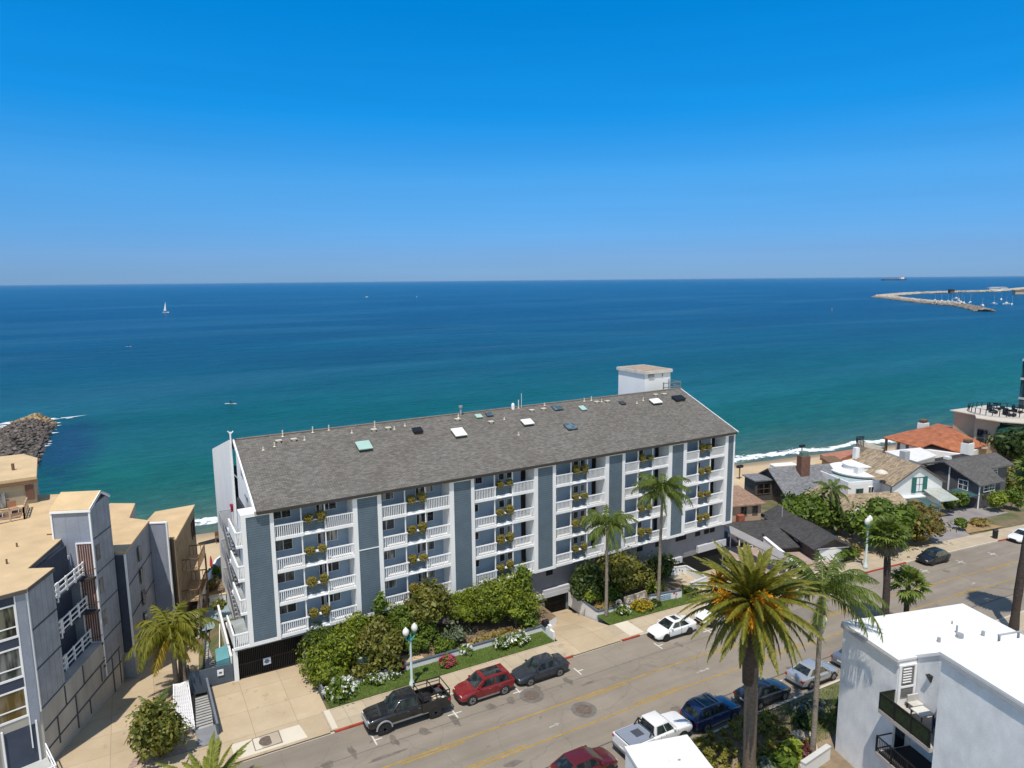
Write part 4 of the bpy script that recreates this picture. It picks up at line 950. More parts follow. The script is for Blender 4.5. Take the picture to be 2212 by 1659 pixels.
m = MB(TL); m.box(-1.1,8.75,.9,.05,9.19,2.0); GP(m, 'tower_foot', BOARDF, tw)
for z in (12.0, 9.3, 6.6, 3.9):
    m = MB(TL); m.box(.062,9.3,z-.04,.085,12.25,z+.04); GP(m, 'tower_belt', BELT, tw)
for z in (10.2, 7.5, 4.9):
    m = MB(TL); m.box(.062,9.5,z,.09,10.1,z+1.2); GP(m, 'tower_window', GLASSW, tw)
# rear wings stepping down the slope
footB = [(.67,12.75),(-.3,20.2),(-2.4,21.2),(-3.6,25.6),(-6,26),(-9,20),(-3,13.2)]
m = MB(TL); m.prism(footB, -3.5, 9.4); wb_ = GP(m, 'rear_wing', BOARD)
m = MB(TL); m.prism([(x*1.01+.06, y) for x, y in footB], 9.41, 9.6); GP(m, 'rear_wing_roof', TANROOF, wb_)
m = MB(TL); m.box(-.95,12.70,.9,.66,12.745,9.3); GP(m, 'shaded_end_wall', SLATE_SHADE, wb_)
m = MB(TL); m.box(.6,12.66,.5,.74,12.76,9.38); GP(m, 'corner_trim', WHITE, wb_)
for i in range(4):
    m = MB(TL); z = 7.4-i*2.0; m.box(.33,15.9,z,.42,16.4,z+1.3); GP(m, 'narrow_window', GLASSW, wb_)
for z in (6.6, 3.9):
    m = MB(TL); m.bar((.70,12.75,z),(-.27,20.2,z),.03,.08); GP(m, 'belt_course', BELT, wb_)
m = MB(TL); m.box(-.25,20.05,-2.5,1.25,20.2,9.3); fn = GP(m, 'fin_wall', BOARDF)
m = MB(TL); m.box(1.2,20.0,-2.5,1.32,20.22,9.4); m.box(-.25,20.0,9.301,1.2,20.22,9.42); GP(m, 'fin_trim', WHITE, fn)
# natural wood house behind it on the beach side
TANW = rows('tan_wood_board', (.27,.205,.13), .5, 'E', .35, .85, .2, .08); BRN = mat('weathered_brown_timber', (.16,.095,.055), .85, .25, 2)
wh = thing('beach_flat', 'tan timber beach house with a wedge roof and stacked brown decks on its side', 'house', (2.8,68,-3))
fC = [(2.78,67.9),(5.24,77.4),(1.8,77.2),(.2,72.5)]
m = MB(); m.prism(fC, -9, 7.45); m.build('wall', TANW, wh)
m = MB(); m.prism([(2.9,67.7),(5.4,77.6),(1.6,77.3),(0,72.4)], 7.46, 7.62); m.build('roof', TANROOF, wh)
for t_ in (.80,.88,.94):
    x, y = 2.78+2.46*t_, 67.9+9.5*t_; m = MB(); m.bar((x+.03,y,4.6),(x+.03,y,6.4),.08,.5); m.build('window', GLASSW, wh)
for z, d0, d1 in ((3.6,.22,.60),(.9,.12,.60),(-1.6,.1,.55)):
    a = Vector((2.78+2.46*d0, 67.9+9.5*d0, z)); b_ = Vector((2.78+2.46*d1, 67.9+9.5*d1, z)); o_ = Vector((1.4,-.36,0))
    m = MB(); m.slab([a, a+o_, b_+o_, b_], .18); dk = m.build('deck', mat('bleached_deck', (.40,.29,.17), .9, .2, 2), wh)
    m = MB()
    for p, q in ((a,a+o_),(a+o_,b_+o_),(b_+o_,b_)):
        m.bar(p+Vector((0,0,1.0)),q+Vector((0,0,1.0)),.09); n = max(2, int((q-p).length/.35))
        for k in range(n+1): w_ = p+(q-p)*k/n; m.bar(w_,w_+Vector((0,0,1.0)),.05)
    m.build('deck_railing', BRN, dk)
    for p in (a+o_, b_+o_): m = MB(); m.bar(p-Vector((0,0,2.6)), p, .16); m.build('deck_post', BRN, dk)
# beige block far left
bb = thing('beige_block', 'beige rendered block with a tan flat roof and a railed roof deck below it', 'apartment building', (-12,71,0))
BEIGE = mat('beige_render', (.40,.33,.235), .85, .1, .6, (1,1,.4)); 
m = MB(); m.prism([(-20,69.2),(-7.45,70.2),(-8.0,77.3),(-20,80)], -6, 14.3); m.build('wall', BEIGE, bb)
m = MB(); m.prism([(-20.2,69.0),(-7.3,70.0),(-7.85,77.6),(-9.2,80.2),(-20.2,80.2)], 14.31, 14.6); m.build('roof', TANROOF, bb)
m = MB(); m.bar((-20,68.95,14.2),(-7.25,69.95,14.2),.08,.3); m.build('roof_edge', BRN, bb)
m = MB(); m.bar((-7.9,70.05,12.6),(-7.9,70.05,13.9),.6,.05); m.build('wall_ornament', mat('rust_brown', (.14,.07,.05), .8, .2), bb)
m = MB(); m.box(-10.6,69.7,12.3,-9.6,69.85,13.5); m.build('window', CURT, bb)
m = MB(); m.tube([(-9.3,73.5,14.6),(-9.3,73.5,15.2)], .12, 8); m.build('roof_pipe', BRN, bb)
m = MB()
P0, P1, P2 = Vector((-11.5,64.6,12.22)), Vector((-7.95,65.6,12.22)), Vector((-8.0,68.6,12.22))
for p, q in ((P0,P1),(P1,P2)):
    for zz in (.95,.35): m.bar(p+Vector((0,0,zz)),q+Vector((0,0,zz)),.09,.1)
    for k in range(5): w_ = p+(q-p)*k/4; m.bar(w_,w_+Vector((0,0,1.0)),.12)
m.build('deck_railing', mat('bleached_timber', (.45,.33,.22), .85, .2, 2), bb)
m = MB(); m.box(-11.5,66.2,12.23,-8.3,69.2,12.27); m.build('roof_deck', BRN, bb)
tag(MB().build('x', BRN), 'x', 'x') if 0 else None
for x, y, lab in ((-9.9,67.2,'pale deck chair on the roof deck, nearest the railing'),(-8.9,67.9,'pale deck chair on the roof deck, by the beige wall')):
    ch = thing('deck_chair', lab, 'chair', (x, y, 12.27), .4, 'chairs on the roof deck')
    m = MB(); m.box(-.3,-.3,.36,.3,.3,.42); m.build('seat', mat('terracotta_cloth', (.42,.22,.13), .8, .15), ch, local=True)
    m = MB(); m.box(-.3,.26,.421,.3,.32,.95); m.build('backrest', MATS['terracotta_cloth'], ch, local=True)
    for sx_ in (-.26,.26):
        for sy_ in (-.26,.26): m = MB(); m.box(sx_-.03,sy_-.03,0,sx_+.03,sy_+.03,.359); m.build('leg', WHITE, ch, local=True)
# roof clutter on the tan roof
for x, y, h in ((-3.4,4.8,.35),(-2.6,10.2,.0),(-4.5,8,.3),(-5.5,5.2,.25)):
    m = MB(TL)
    if h: m.tube([(x,y,12.2),(x,y,12.22+h)], .06, 7)
    else: m.box(x-1.0,y-.04,12.221,x+.1,y+.04,12.3)
    GP(m, 'roof_pipe', BRN, ra)
# ================================================================== white block, near right
RW = R(-16.0)
wb = thing('white_block', 'white rendered three-storey block with bright flat roofs and a corner balcony', 'apartment building', (38.54,21.17,-.8), RW)
TW = frame((38.54,21.17,0), RW); STW = mat('white_block_render', (.80,.805,.81), .9, .11, 1.3, (1,1,.6), .09, .6)
WROOF = mat('white_roof_coating', (.70,.70,.69), .8, .06, .5, fine=.06)
def WP(mb, name, mats, parent=None, **k): return mb.build(name, mats, parent or wb, **k)
# local: x along the street, y towards the street; front volume, then a rear volume stepping towards the camera
m = MB(TW); m.prism([(0,0),(9.6,0),(9.6,4.63),(0,4.63)], -2, 8.36); WP(m, 'wall', STW)
m = MB(TW); m.box(-.10,-.06,8.361,9.75,4.72,8.50); r1 = WP(m, 'roof', WROOF)
m = MB(TW); m.box(-.14,-.08,8.10,-.005,4.73,8.34); WP(m, 'roof_fascia', mat('grey_flashing', (.42,.43,.45), .5, .1), r1)
m = MB(TW); m.prism([(-.85,-16),(14,-16),(14,-3.6),(-.85,-3.6)], -2, 10.98); WP(m, 'wall', STW)
m = MB(TW); m.prism([(-.97,-16),(14.1,-16),(14.1,-3.52),(-.97,-3.52)], 10.981, 11.12); r2 = WP(m, 'roof', WROOF)
m = MB(TW); m.box(-1.0,-16,10.72,-.855,-3.55,10.95); WP(m, 'roof_fascia', MATS['grey_flashing'], r2)
m = MB(TW); m.prism([(1.34,-3.59),(14,-3.59),(14,-.02),(1.34,-.02)], 0, lambda x, y: 8.42-.68*(y-.02)); WP(m, 'wall', STW)
m = MB(TW); m.bar((1.30,.05,8.46),(1.30,-3.5,10.85),.12,.16); WP(m, 'sloped_coping', WHITE)
m = MB(TW)
m.tube([(3.2,-3.3,11.35),(6.5,-3.3,11.35)],.05,7)
for x in (3.25,4.6,6.0): m.box(x,-3.35,10.6,x+.08,-3.25,11.35)
WP(m, 'roof_pipework', GREYM, r2)
for x, y, r_, h in ((5.6,1.1,.22,.25),(7.2,.9,.10,.3),(5.9,1.6,.06,.5),(3.9,1.0,.10,.28),(6.6,2.6,.05,.2)):
    m = MB(TW); m.tube([(x,y,8.49),(x,y,8.5+h)], r_, 9); WP(m, 'roof_vent', GREYM, r1)
# corner balconies in the notch (upper with ivy-green screen)
GREENS = mat('dark_green_screen', (.018,.028,.010), .8, .5, 5); SLABE = mat('balcony_slab_edge', (.42,.37,.34), .8, .12, 2)
for i, z in enumerate((5.42, 2.62)):
    m = MB(TW); m.box(-1.10,-3.58,z-.24,1.33,-.02,z); m.box(-1.10,-.02,z-.24,-.01,.12,z); bl = WP(m, 'balcony', SLABE)
    m = MB(TW); m.box(-1.0,-3.57,z+.001,1.32,-.03,z+.02); WP(m, 'balcony_floor', mat('balcony_floor_pale', (.42,.40,.37), .85, .2, 2) if i == 0 else mat('balcony_floor_dark', (.045,.04,.04), .85, .2, 2), bl)
    y1 = .10
    if i == 0:
        for bx in ((-1.06,-3.56,-1.02,y1),(-1.02,y1-.04,-.03,y1)):
            m = MB(TW); m.box(bx[0],bx[1],z+.03,bx[2],bx[3],z+1.0); WP(m, 'balcony_screen', GREENS, bl)
    m = MB(TW)
    for zz in ((.03,1.02) if i == 0 else (.15,.98)):
        m.box(-1.08,-3.57,z+zz,-1.0,y1,z+zz+.05); m.box(-1.0,y1-.06,z+zz,-.02,y1+.01,z+zz+.05)
    if i:
        for k in range(29): y = -3.5+k*.125; m.box(-1.055,y,z+.15,-1.035,y+.02,z+.98)
    for y in (-3.5,-2.3,-1.1,y1-.05): m.box(-1.09,y,z,-1.01,y+.07,z+1.06)
    WP(m, 'balcony_railing', DARKM, bl)
m = MB(TW); m.box(.22,-.06,6.0,1.12,-.003,8.0); wn = WP(m, 'louvre_window', mat('louvre_grey', (.17,.17,.165), .6, .1))
m = MB(TW)
for k in range(6): m.box(.32,-.12,6.95+k*.17,.9,-.061,7.01+k*.17)
m.box(.02,-.10,5.45,.21,-.004,8.1); m.box(1.13,-.1,5.45,1.28,-.004,8.1); m.box(.21,-.1,8.001,1.13,-.004,8.1); m.box(.22,-.1,6.62,1.12,-.061,6.74); WP(m, 'louvre_blades', WHITE, wn)
m = MB(TW); m.box(1.28,-3.0,5.9,1.339,-2.85,7.6); WP(m, 'narrow_window', GLASSW)
m = MB(TW); m.box(.15,-.05,2.7,.85,-.003,4.7); WP(m, 'lower_window', GLASSW)
m = MB(TW); m.add([(1.33,-.9,7.9),(1.33,-1.2,7.9),(1.05,-1.2,7.9),(1.05,-.9,7.9),(1.33,-1.0,7.4),(1.33,-1.1,7.4)], [(0,1,2,3),(0,4,5,1),(3,2,5,4),(0,3,4),(1,5,2)], 0); WP(m, 'wall_light', DARKM)
def stool(nm, lab, cat, lx, ly, lz, sx, sy, sz, mt, back=0):
    p = TW @ Vector((lx,ly,lz)); t = thing(nm, lab, cat, tuple(p), RW)
    m = MB(); m.box(-sx,-sy,sz-.08,sx,sy,sz); m.build('seat' if back else 'table_top', mt, t, local=True, bevel=.02)
    if back: m = MB(); m.box(-sx,sy-.1,sz+.001,sx,sy,sz+.42); m.build('backrest', mt, t, local=True, bevel=.02)
    for a in (-1,1):
        for b_ in (-1,1): m = MB(); m.box(a*(sx-.04)-.03,b_*(sy-.05)-.03,0,a*(sx-.04)+.03,b_*(sy-.05)+.03,sz-.081); m.build('leg', DARKM, t, local=True)
stool('garden_table', 'pale square table on the upper balcony of the white block', 'table', .45,-1.5,5.44,.45,.42,.62, mat('pale_table', (.6,.6,.57), .6, .06))
stool('balcony_bench', 'low pale bench against the recess wall of the white block', 'bench', .92,-.5,5.44,.38,.26,.42, mat('bench_pale', (.50,.49,.46), .7, .1), 1)
stool('balcony_sofa', 'dark blue cushioned seat at the near end of the upper balcony', 'sofa', .6,-2.9,5.44,.5,.42,.45, mat('navy_cloth', (.03,.05,.11), .85, .1), 1)
# small white building whose roof shows at the bottom edge
sm_ = thing('white_outbuilding', 'low white building seen as a plain bright roof at the bottom edge', 'building', (24,27,-.5), R(-15.5))
TS = frame((24.0,28.62,0), R(-15.5))
m = MB(TS); m.prism([(0,0),(4.02,0),(4.02,-9),(0,-9)], -1, 3.34); m.build('wall', STUCCO, sm_)
m = MB(TS); m.box(-.05,-9,3.341,4.08,.06,3.5); r_ = m.build('roof', WROOF, sm_)
m = MB(TS); m.box(1.9,-1.95,3.501,2.25,-1.7,3.62); m.build('roof_vent', WHITE, r_)
m = MB(TS); m.box(2.45,-1.9,3.501,2.6,-1.82,3.56); m.build('roof_vent', GREYM, r_)
# ================================================================== beach houses on the right
GREYSH = shingle('dark_grey_shingle', (.085,.083,.085), .5, .2, (.94,-.34,0), (.34,.94,.35), .2)
BLUSH = shingle('blue_grey_slate', (.24,.245,.265), .5, .22, (.95,-.3,0), (.3,.95,.4), .22)
GREY6 = shingle('mid_grey_shingle', (.135,.13,.128), .5, .2, (1,0,0), (0,.95,.3), .18)
TANSH = shingle('tan_shake', (.40,.31,.215), .5, .25, (.95,-.3,0), (.3,.95,.4), .3)
BRICKT = rows('clay_roof_tile', (.38,.135,.065), .34, 'X', .35, .8, .28, .25)
WHW = mat('white_house_wall', (.74,.74,.73), .8, .05, .5, (1,1,.4)); BRSH = rows('brown_shingle_wall', (.11,.085,.075), .22, 'Z', .35, .9, .2, .2)
GRW = rows('dark_grey_siding', (.12,.115,.125), .2, 'Z', .3, .8, .1, .15); PEACH = mat('peach_render', (.50,.34,.23), .85, .1, .8)
TEAL = mat('teal_paint', (.02,.13,.12), .5, .1, 1); TAN = mat('tan_render', (.47,.37,.26), .85, .08, .5); TEALR = mat('dark_teal_glass_roof', (.045,.10,.105), .4, .2, 1)
class House:
    def __init__(s, name, label, cat, loc, rz):
        s.t = thing(name, label, cat, loc, rz); s.T = frame((loc[0], loc[1], 0), rz)
    def P(s, fn, name, mats, parent=None, **k):
        m = MB(s.T); fn(m); return m.build(name, mats, parent or s.t, **k)
    def walls(s, x0, y0, x1, y1, z0, z1, mt, axis=None, zr=None):
        if axis is None: f = z1
        elif axis == 'y': f = lambda x, y: z1+(zr-z1)*(1-abs(x-(x0+x1)/2)/((x1-x0)/2))
        else: f = lambda x, y: z1+(zr-z1)*(1-abs(y-(y0+y1)/2)/((y1-y0)/2))
        xm, ym = (x0+x1)/2, (y0+y1)/2
        if axis == 'y': pts = [(x0,y0),(xm,y0),(x1,y0),(x1,y1),(xm,y1),(x0,y1)]
        elif axis == 'x': pts = [(x0,y0),(x1,y0),(x1,ym),(x1,y1),(x0,y1),(x0,ym)]
        else: pts = [(x0,y0),(x1,y0),(x1,y1),(x0,y1)]
        def fn(m):
            top = [(x,y,(f(x,y) if callable(f) else f)) for x, y in pts]; n = len(pts); bot = [(x,y,z0) for x, y in pts]
            m.add(bot+top, [(i,(i+1)%n,(i+1)%n+n,i+n) for i in range(n)], 0)
        return s.P(fn, 'wall', mt)
    def roof(s, x0, y0, x1, y1, ze, zr, mt, axis='x', o=.35, th=.16, hip=0):
        sl = (zr-ze)/((y1-y0)/2 if axis == 'x' else (x1-x0)/2); zz = ze-sl*o+.05; zr = zr+.05
        a0, b0, a1, b1 = x0-o, y0-o, x1+o, y1+o
        def fn(m):
            if axis == 'x':
                ym = (y0+y1)/2; h0, h1 = a0+hip, a1-hip
                m.slab([(a0,b0,zz),(a1,b0,zz),(h1,ym,zr),(h0,ym,zr)], th); m.slab([(h0,ym,zr),(h1,ym,zr),(a1,b1,zz),(a0,b1,zz)], th)
                if hip: m.slab([(a0,b1,zz),(a0,b0,zz),(h0,ym,zr)], th); m.slab([(a1,b0,zz),(a1,b1,zz),(h1,ym,zr)], th)
            else:
                xm = (x0+x1)/2; h0, h1 = b0+hip, b1-hip
                m.slab([(a0,b1,zz),(a0,b0,zz),(xm,h0,zr),(xm,h1,zr)], th); m.slab([(xm,h0,zr),(a1,b0,zz),(a1,b1,zz),(xm,h1,zr)], th)
                if hip: m.slab([(a0,b0,zz),(a1,b0,zz),(xm,h0,zr)], th); m.slab([(a1,b1,zz),(a0,b1,zz),(xm,h1,zr)], th)
        return s.P(fn, 'roof', mt)
    def box(s, name, b, mt, parent=None, **k): return s.P(lambda m: m.box(*b), name, mt, parent, **k)
    def win(s, b, fm=WHITE, gl=GLASSW, ax='y', bars=1):
        x0, y0, z0, x1, y1, z1 = b; t = .09
        def fr(m):
            m.box(x0,y0,z0,x1,y1,z0+t); m.box(x0,y0,z1-t,x1,y1,z1)
            if ax == 'y':
                m.box(x0,y0,z0+t,x0+t,y1,z1-t); m.box(x1-t,y0,z0+t,x1,y1,z1-t)
                if bars: m.box((x0+x1)/2-.03,y0,z0+t,(x0+x1)/2+.03,y1,z1-t); m.box(x0+t,y0+.005,(z0+z1)/2-.03,x1-t,y1-.005,(z0+z1)/2+.03)
            else:
                m.box(x0,y0,z0+t,x1,y0+t,z1-t); m.box(x0,y1-t,z0+t,x1,y1,z1-t)
                if bars: m.box(x0,(y0+y1)/2-.03,z0+t,x1,(y0+y1)/2+.03,z1-t); m.box(x0+.005,y0+t,(z0+z1)/2-.03,x1-.005,y1-t,(z0+z1)/2+.03)
        w_ = s.P(fr, 'window', fm)
        s.box('pane', (x0+(t if ax == 'y' else .03),y0+(.03 if ax == 'y' else t),z0+t,x1-(t if ax == 'y' else .005),y1-(.005 if ax == 'y' else t),z1-t), gl, w_); return w_
# dark roofed cottage with garage end to the street
h = House('dark_roof_cottage', 'low brown cottage under dark grey roofs with a white garage end to the pavement', 'house', (68.6,48.3,-2), R(-21))
h.walls(0,0,4.2,11.5,-3.5,-.25,BRSH,'y',.7); h.roof(0,0,4.2,11.5,-.25,.7,GREYSH,'y',.45)
h.box('garage_door', (.5,-.06,-2.3,3.7,-.003,-.7), WHW); h.box('gable_trim', (-.1,-.08,-.62,4.3,-.061,-.45), WHITE)
h.walls(-8,5.5,-.01,11.4,-4,-1.0,BRSH,'x',.0); h.roof(-8,5.5,.9,11.4,-1.0,.0,GREYSH,'x',.45)
h.P(lambda m: m.slab([(-3.4,2.6,-1.25),(-.02,2.6,-1.25),(-.02,6.0,-.6),(-3.4,6.0,-.6)], .12), 'porch_roof', GREYSH)
h.walls(-3.2,3.0,-.03,5.4,-4,-1.4,BRSH); h.box('porch_post', (-3.3,2.65,-4,-3.15,2.8,-1.35), BRN); h.win((-.07,3.6,-1.9,-.004,4.6,-.9), ax='x')
h.P(lambda m: m.slab([(-7.0,4.6,-1.0),(-4.2,4.6,-1.0),(-4.2,6.2,-.2),(-7.0,6.2,-.2)], .1), 'dormer_roof', GREYSH); h.win((-6.0,4.7,-2.0,-4.6,4.78,-1.15), WHITE)
h.P(lambda m: m.tube([(1.0,9.0,-.2),(1.0,9.0,1.5)], .09, 7), 'flue', GREYM)
# carport strip with white wall beside the block
h = House('carport', 'long narrow grey carport roof beside the end of the long block', 'carport', (60.5,46.8,-1.8), R(-4))
h.P(lambda m: m.slab([(.2,.2,.55),(1.8,.1,.55),(1.9,9.5,.9),(.3,9.5,.9)], .14), 'roof', mat('carport_roof_grey', (.27,.255,.25), .9, .12, .8))
for y in (.5,3.4,6.4,9.2):
    for x in (.35,1.65): h.box('post', (x-.05,y-.05,-3,x+.05,y+.05,.42), WHITE)
h = House('white_yard_wall', 'white rendered yard wall curving down beside the carport', 'wall', (63,45.6,-1.8), R(-14))
h.P(lambda m: m.prism([(0,0),(.3,0),(.3,7.2),(0,7.2)], -3, lambda x, y: -.9+.16*y), 'wall_body', WHW); h.P(lambda m: m.prism([(-.05,-.05),(.35,-.05),(.35,7.2),(-.05,7.2)], lambda x, y: -.899+.16*y, lambda x, y: -.82+.16*y), 'coping', WHITE)
# peach house
h = House('peach_house', 'small peach rendered house with a pinkish brown hipped roof', 'house', (65.2,60.6,-4), R(-17))
h.walls(0,0,6.6,5.5,-6,1.9,PEACH); h.roof(0,0,6.6,5.5,1.9,3.3,shingle('pink_brown_shingle', (.36,.235,.175), .5, .2, (.95,-.3,0), (.3,.95,.4), .15),'x',.5,hip=2.3)
h.win((3.6,-.07,.1,4.5,-.004,1.4), BRN); h.win((1.2,-.07,.1,2.1,-.004,1.4), BRN); h.box('chimney', (2.9,-.75,-3,3.8,-.08,.4), mat('rust_brick', (.30,.09,.05), .9, .25, 3))
h.win((5.3,-.07,.1,6.1,-.004,1.4), BRN)
# brown shingled house with slate roof and brick chimney
h = House('shingle_house', 'brown shingled house with a broad blue grey slate roof and brick chimney', 'house', (83.5,64.1,-4), R(-17.5))
h.walls(0,0,9.8,8.6,-9,-.5,BRSH,'x',2.1); h.roof(0,0,9.8,8.6,-.5,2.1,BLUSH,'x',.5)
ch = h.box('chimney', (4.0,2.4,.2,5.5,3.6,4.1), mat('brown_brick', (.17,.085,.06), .9, .3, 4)); h.P(lambda m: m.prism([(4.05+.7*(1+math.cos(a*PI/4)),2.4+.6*(1+math.sin(a*PI/4))) for a in range(8)], 4.101, 4.75), 'chimney_pot', mat('verdigris', (.10,.17,.14), .7, .2, 3), ch)
h.P(lambda m: m.slab([(-.3,-2.2,-1.35),(4.2,-2.2,-1.35),(4.2,.3,-.35),(-.3,.3,-.35)], .14), 'lower_roof', BLUSH); h.walls(.1,-1.9,4.0,-.01,-9,-1.45,BRSH)
h.walls(-3.0,3.4,-.01,6.4,-9,.5,mat('dark_bay_wall', (.075,.075,.07), .8, .2)); h.P(lambda m: m.box(-3.3,3.1,.501,.0,6.7,.68), 'bay_roof', BLUSH); h.win((-2.8,3.32,-1.6,-.4,3.396,.1), BRN, WMATS[2])
h.win((-.07,1.4,-1.6,-.004,2.4,-.5), BRN, ax='x'); h.win((-.07,4.0,.7,-.004,4.7,1.5), BRN, ax='x'); h.box('side_deck', (-3.2,-1.5,-3.4,-.02,3.39,-3.25), BRN)
# brown house with tan roof, mostly behind the round tree
h = House('brown_house', 'brown boarded house with a tan shake roof and a white gable edge', 'house', (82.2,53.9,-3), R(-19))
h.walls(0,0,5,8.5,-5,-.5,BRSH,'y',.7); h.roof(0,0,5,8.5,-.5,.7,TANSH,'y',.5); h.P(lambda m: (m.bar((-.5,-.53,-.66),(2.5,-.53,.68),.06,.2), m.bar((2.5,-.53,.68),(5.5,-.53,-.66),.06,.2)), 'gable_edge', WHITE)
h.walls(4.99,2.5,12,8.0,-5,-.9,BRSH,'x',.3); h.roof(4.4,2.5,12,8.0,-.9,.3,TANSH,'x',.4)
h.P(lambda m: m.slab([(3.0,-1.2,-1.3),(12,-1.2,-1.3),(12,2.6,-.95),(3.0,2.6,-.95)], .12), 'flat_wing_roof', mat('pale_grey_felt', (.30,.30,.30), .9, .1, 1)); h.walls(3.2,-1.0,11.8,2.4,-5,-1.42,BRSH)
h.win((.9,-.07,-2.2,2.2,-.004,-1.0), BRN); h.box('door', (3.0,-.06,-3.0,3.9,-.004,-1.0), WHW)
# white house with round tower, hipped roof and street gable
h = House('white_house', 'white house with a round terrace tower, tan roof and green shuttered gable', 'house', (94.6,54.9,-3.3), R(-17.8))
h.walls(0,0,8.5,10,-6,1.4,WHW,'y',4.0); h.roof(0,0,8.5,10,1.4,4.0,TANSH,'y',.3,hip=0)
h.P(lambda m: (m.bar((-.3,-.36,1.2),(4.25,-.36,4.0),.08,.16), m.bar((4.25,-.36,4.0),(8.8,-.36,1.2),.08,.16)), 'gable_edge', mat('dark_gable_edge', (.10,.09,.085), .7, .1))
sh = h.win((3.4,-.08,.0,5.6,-.004,2.2), TEAL, WHITE); 
for a, b_ in ((3.2,3.95),(5.05,5.8)): h.box('shutter', (a,-.12,-.1,b_,-.081,2.25), TEAL, sh)
h.walls(-5.5,2.2,-.01,9.5,-8,1.0,WHW); h.box('terrace_parapet', (-5.5,2.2,1.001,-5.3,9.5,1.45), WHITE); h.box('terrace_parapet', (-5.29,2.2,1.001,-.2,2.4,1.45), WHITE); h.box('terrace_floor', (-5.28,2.41,1.001,-.02,9.4,1.03), mat('terrace_teal_edge', (.33,.42,.42), .8, .1))
c0 = h.T.inverted() @ s7(1045,622,2.2); h.P(lambda m: m.lathe((c0.x,c0.y,-8), [(3.9,0),(3.9,9.3),(4.3,9.31),(4.35,9.5),(2.2,9.6)], 28), 'round_tower', WHW)
tw_ = h.P(lambda m: m.lathe((c0.x+.2,c0.y+.3,1.61), [(2.2,0),(2.2,.6),(2.3,.61),(2.3,.7)], 24), 'tower_drum', WHW)
h.P(lambda m: m.lathe((c0.x,c0.y,1.22), [(4.33,0),(4.38,.06)], 28), 'tower_band', mat('tower_band_grey', (.22,.24,.24), .7, .1))
h.box('chimney', (-1.6,5.2,1.0,-.6,6.1,2.6), WHW); h.box('chimney', (1.6,9.8,2.5,2.3,10.5,4.3), WHW); h.win((-.3,-.08,-.2,-.16,-.004,1.2), TEAL); h.win((-4.2,2.1,-1.4,-3.0,2.196,.4), TEAL); h.win((-2.2,2.1,-2.0,-1.2,2.196,.6), WHITE)
for a, b_ in ((.3,2.3),(2.6,4.6)): pass
h.P(lambda m: m.slab([(-.4,-3.6,-1.1),(5.2,-3.6,-1.1),(5.2,-.1,-.75),(-.4,-.1,-.75)], .14), 'porch_roof', TEALR); h.P(lambda m: m.slab([(5.3,-3.2,-.5),(8.6,-3.0,-.5),(8.4,-.1,.3),(5.2,-.1,.3)], .12), 'glass_lean_to', mat('pale_glass_roof', (.38,.40,.36), .3, .15, 1.5))
h.walls(-.2,-3.3,5.0,-.02,-6,-1.25,mat('teal_porch_wall', (.07,.12,.12), .7, .2)); h.win((2.6,-3.38,-2.9,3.5,-3.304,-1.5), WHITE, CURT); h.win((3.9,-3.38,-2.9,4.7,-3.304,-1.5), WHITE, CURT); h.box('balcony_cornice', (-.5,-.5,-.74,8.7,-.005,-.55), WHITE)
h.P(lambda m: m.lathe((-1.0,1.2,1.03), [(.9,1.9),(.75,2.1),(.1,2.35)], 10), 'patio_umbrella', mat('cream_canvas', (.6,.55,.46), .8, .1)); 
# dark grey gabled house
h = House('grey_house', 'dark grey sided house with mid grey roofs and white framed windows', 'house', (109.6,50.5,-3.6), R(-6))
h.walls(-.1,0,5.0,10.5,-6,.1,GRW); h.P(lambda m: m.slab([(-.5,-.4,.1),(5.3,-.4,.1),(7.5,5.4,2.45),(-.5,5.4,2.45)], .2), 'roof', GREY6); h.P(lambda m: m.slab([(-.5,5.4,2.45),(12.5,5.4,2.45),(12.5,11.2,.3),(-.5,11.2,.3)], .2), 'roof', GREY6)
h.P(lambda m: m.add([(-.1,0,.1),(-.1,5.4,2.3),(-.1,10.5,.1)], [(0,1,2),(2,1,0)]), 'gable_wall', GRW)
h.walls(5.01,3.2,12,10.5,-6,1.1,GRW); h.P(lambda m: m.slab([(5.0,2.5,1.15),(12.5,2.5,1.15),(12.5,5.4,2.45),(7.0,5.4,2.45)], .2), 'upper_roof', GREY6)
h.win((-.19,1.6,-1.3,-.104,3.1,.25), ax='x'); h.win((.9,-.09,-1.2,3.6,-.004,-.1), gl=CURT); h.win((7.4,3.1,-.3,9.4,3.196,.7)); h.box('corner_board', (-.16,-.06,-6,.08,-.001,.05), WHITE); h.box('corner_board', (-.17,4.5,-6,-.105,4.7,1.9), WHITE)
h.box('chimney', (-4.2,9.2,-4,-3.1,10.2,3.5), mat('chimney_grey_render', (.40,.41,.43), .8, .1)); h.walls(-7,8.5,-.2,13,-6,.9,GRW); h.P(lambda m: m.slab([(-7.3,8.2,1.0),(.2,8.2,1.0),(.2,13.3,1.3),(-7.3,13.3,1.3)], .18), 'rear_flat_roof', mat('slate_felt', (.10,.10,.11), .9, .1))
h.P(lambda m: m.box(3.0,7.0,1.9,3.9,7.8,2.3), 'skylight', LIDW)
h.P(lambda m: m.slab([(-3.4,-.2,-1.4),(-.3,-.2,-1.4),(-.3,3.0,-1.2),(-3.4,3.0,-1.2)], .1), 'side_canopy', TEALR)
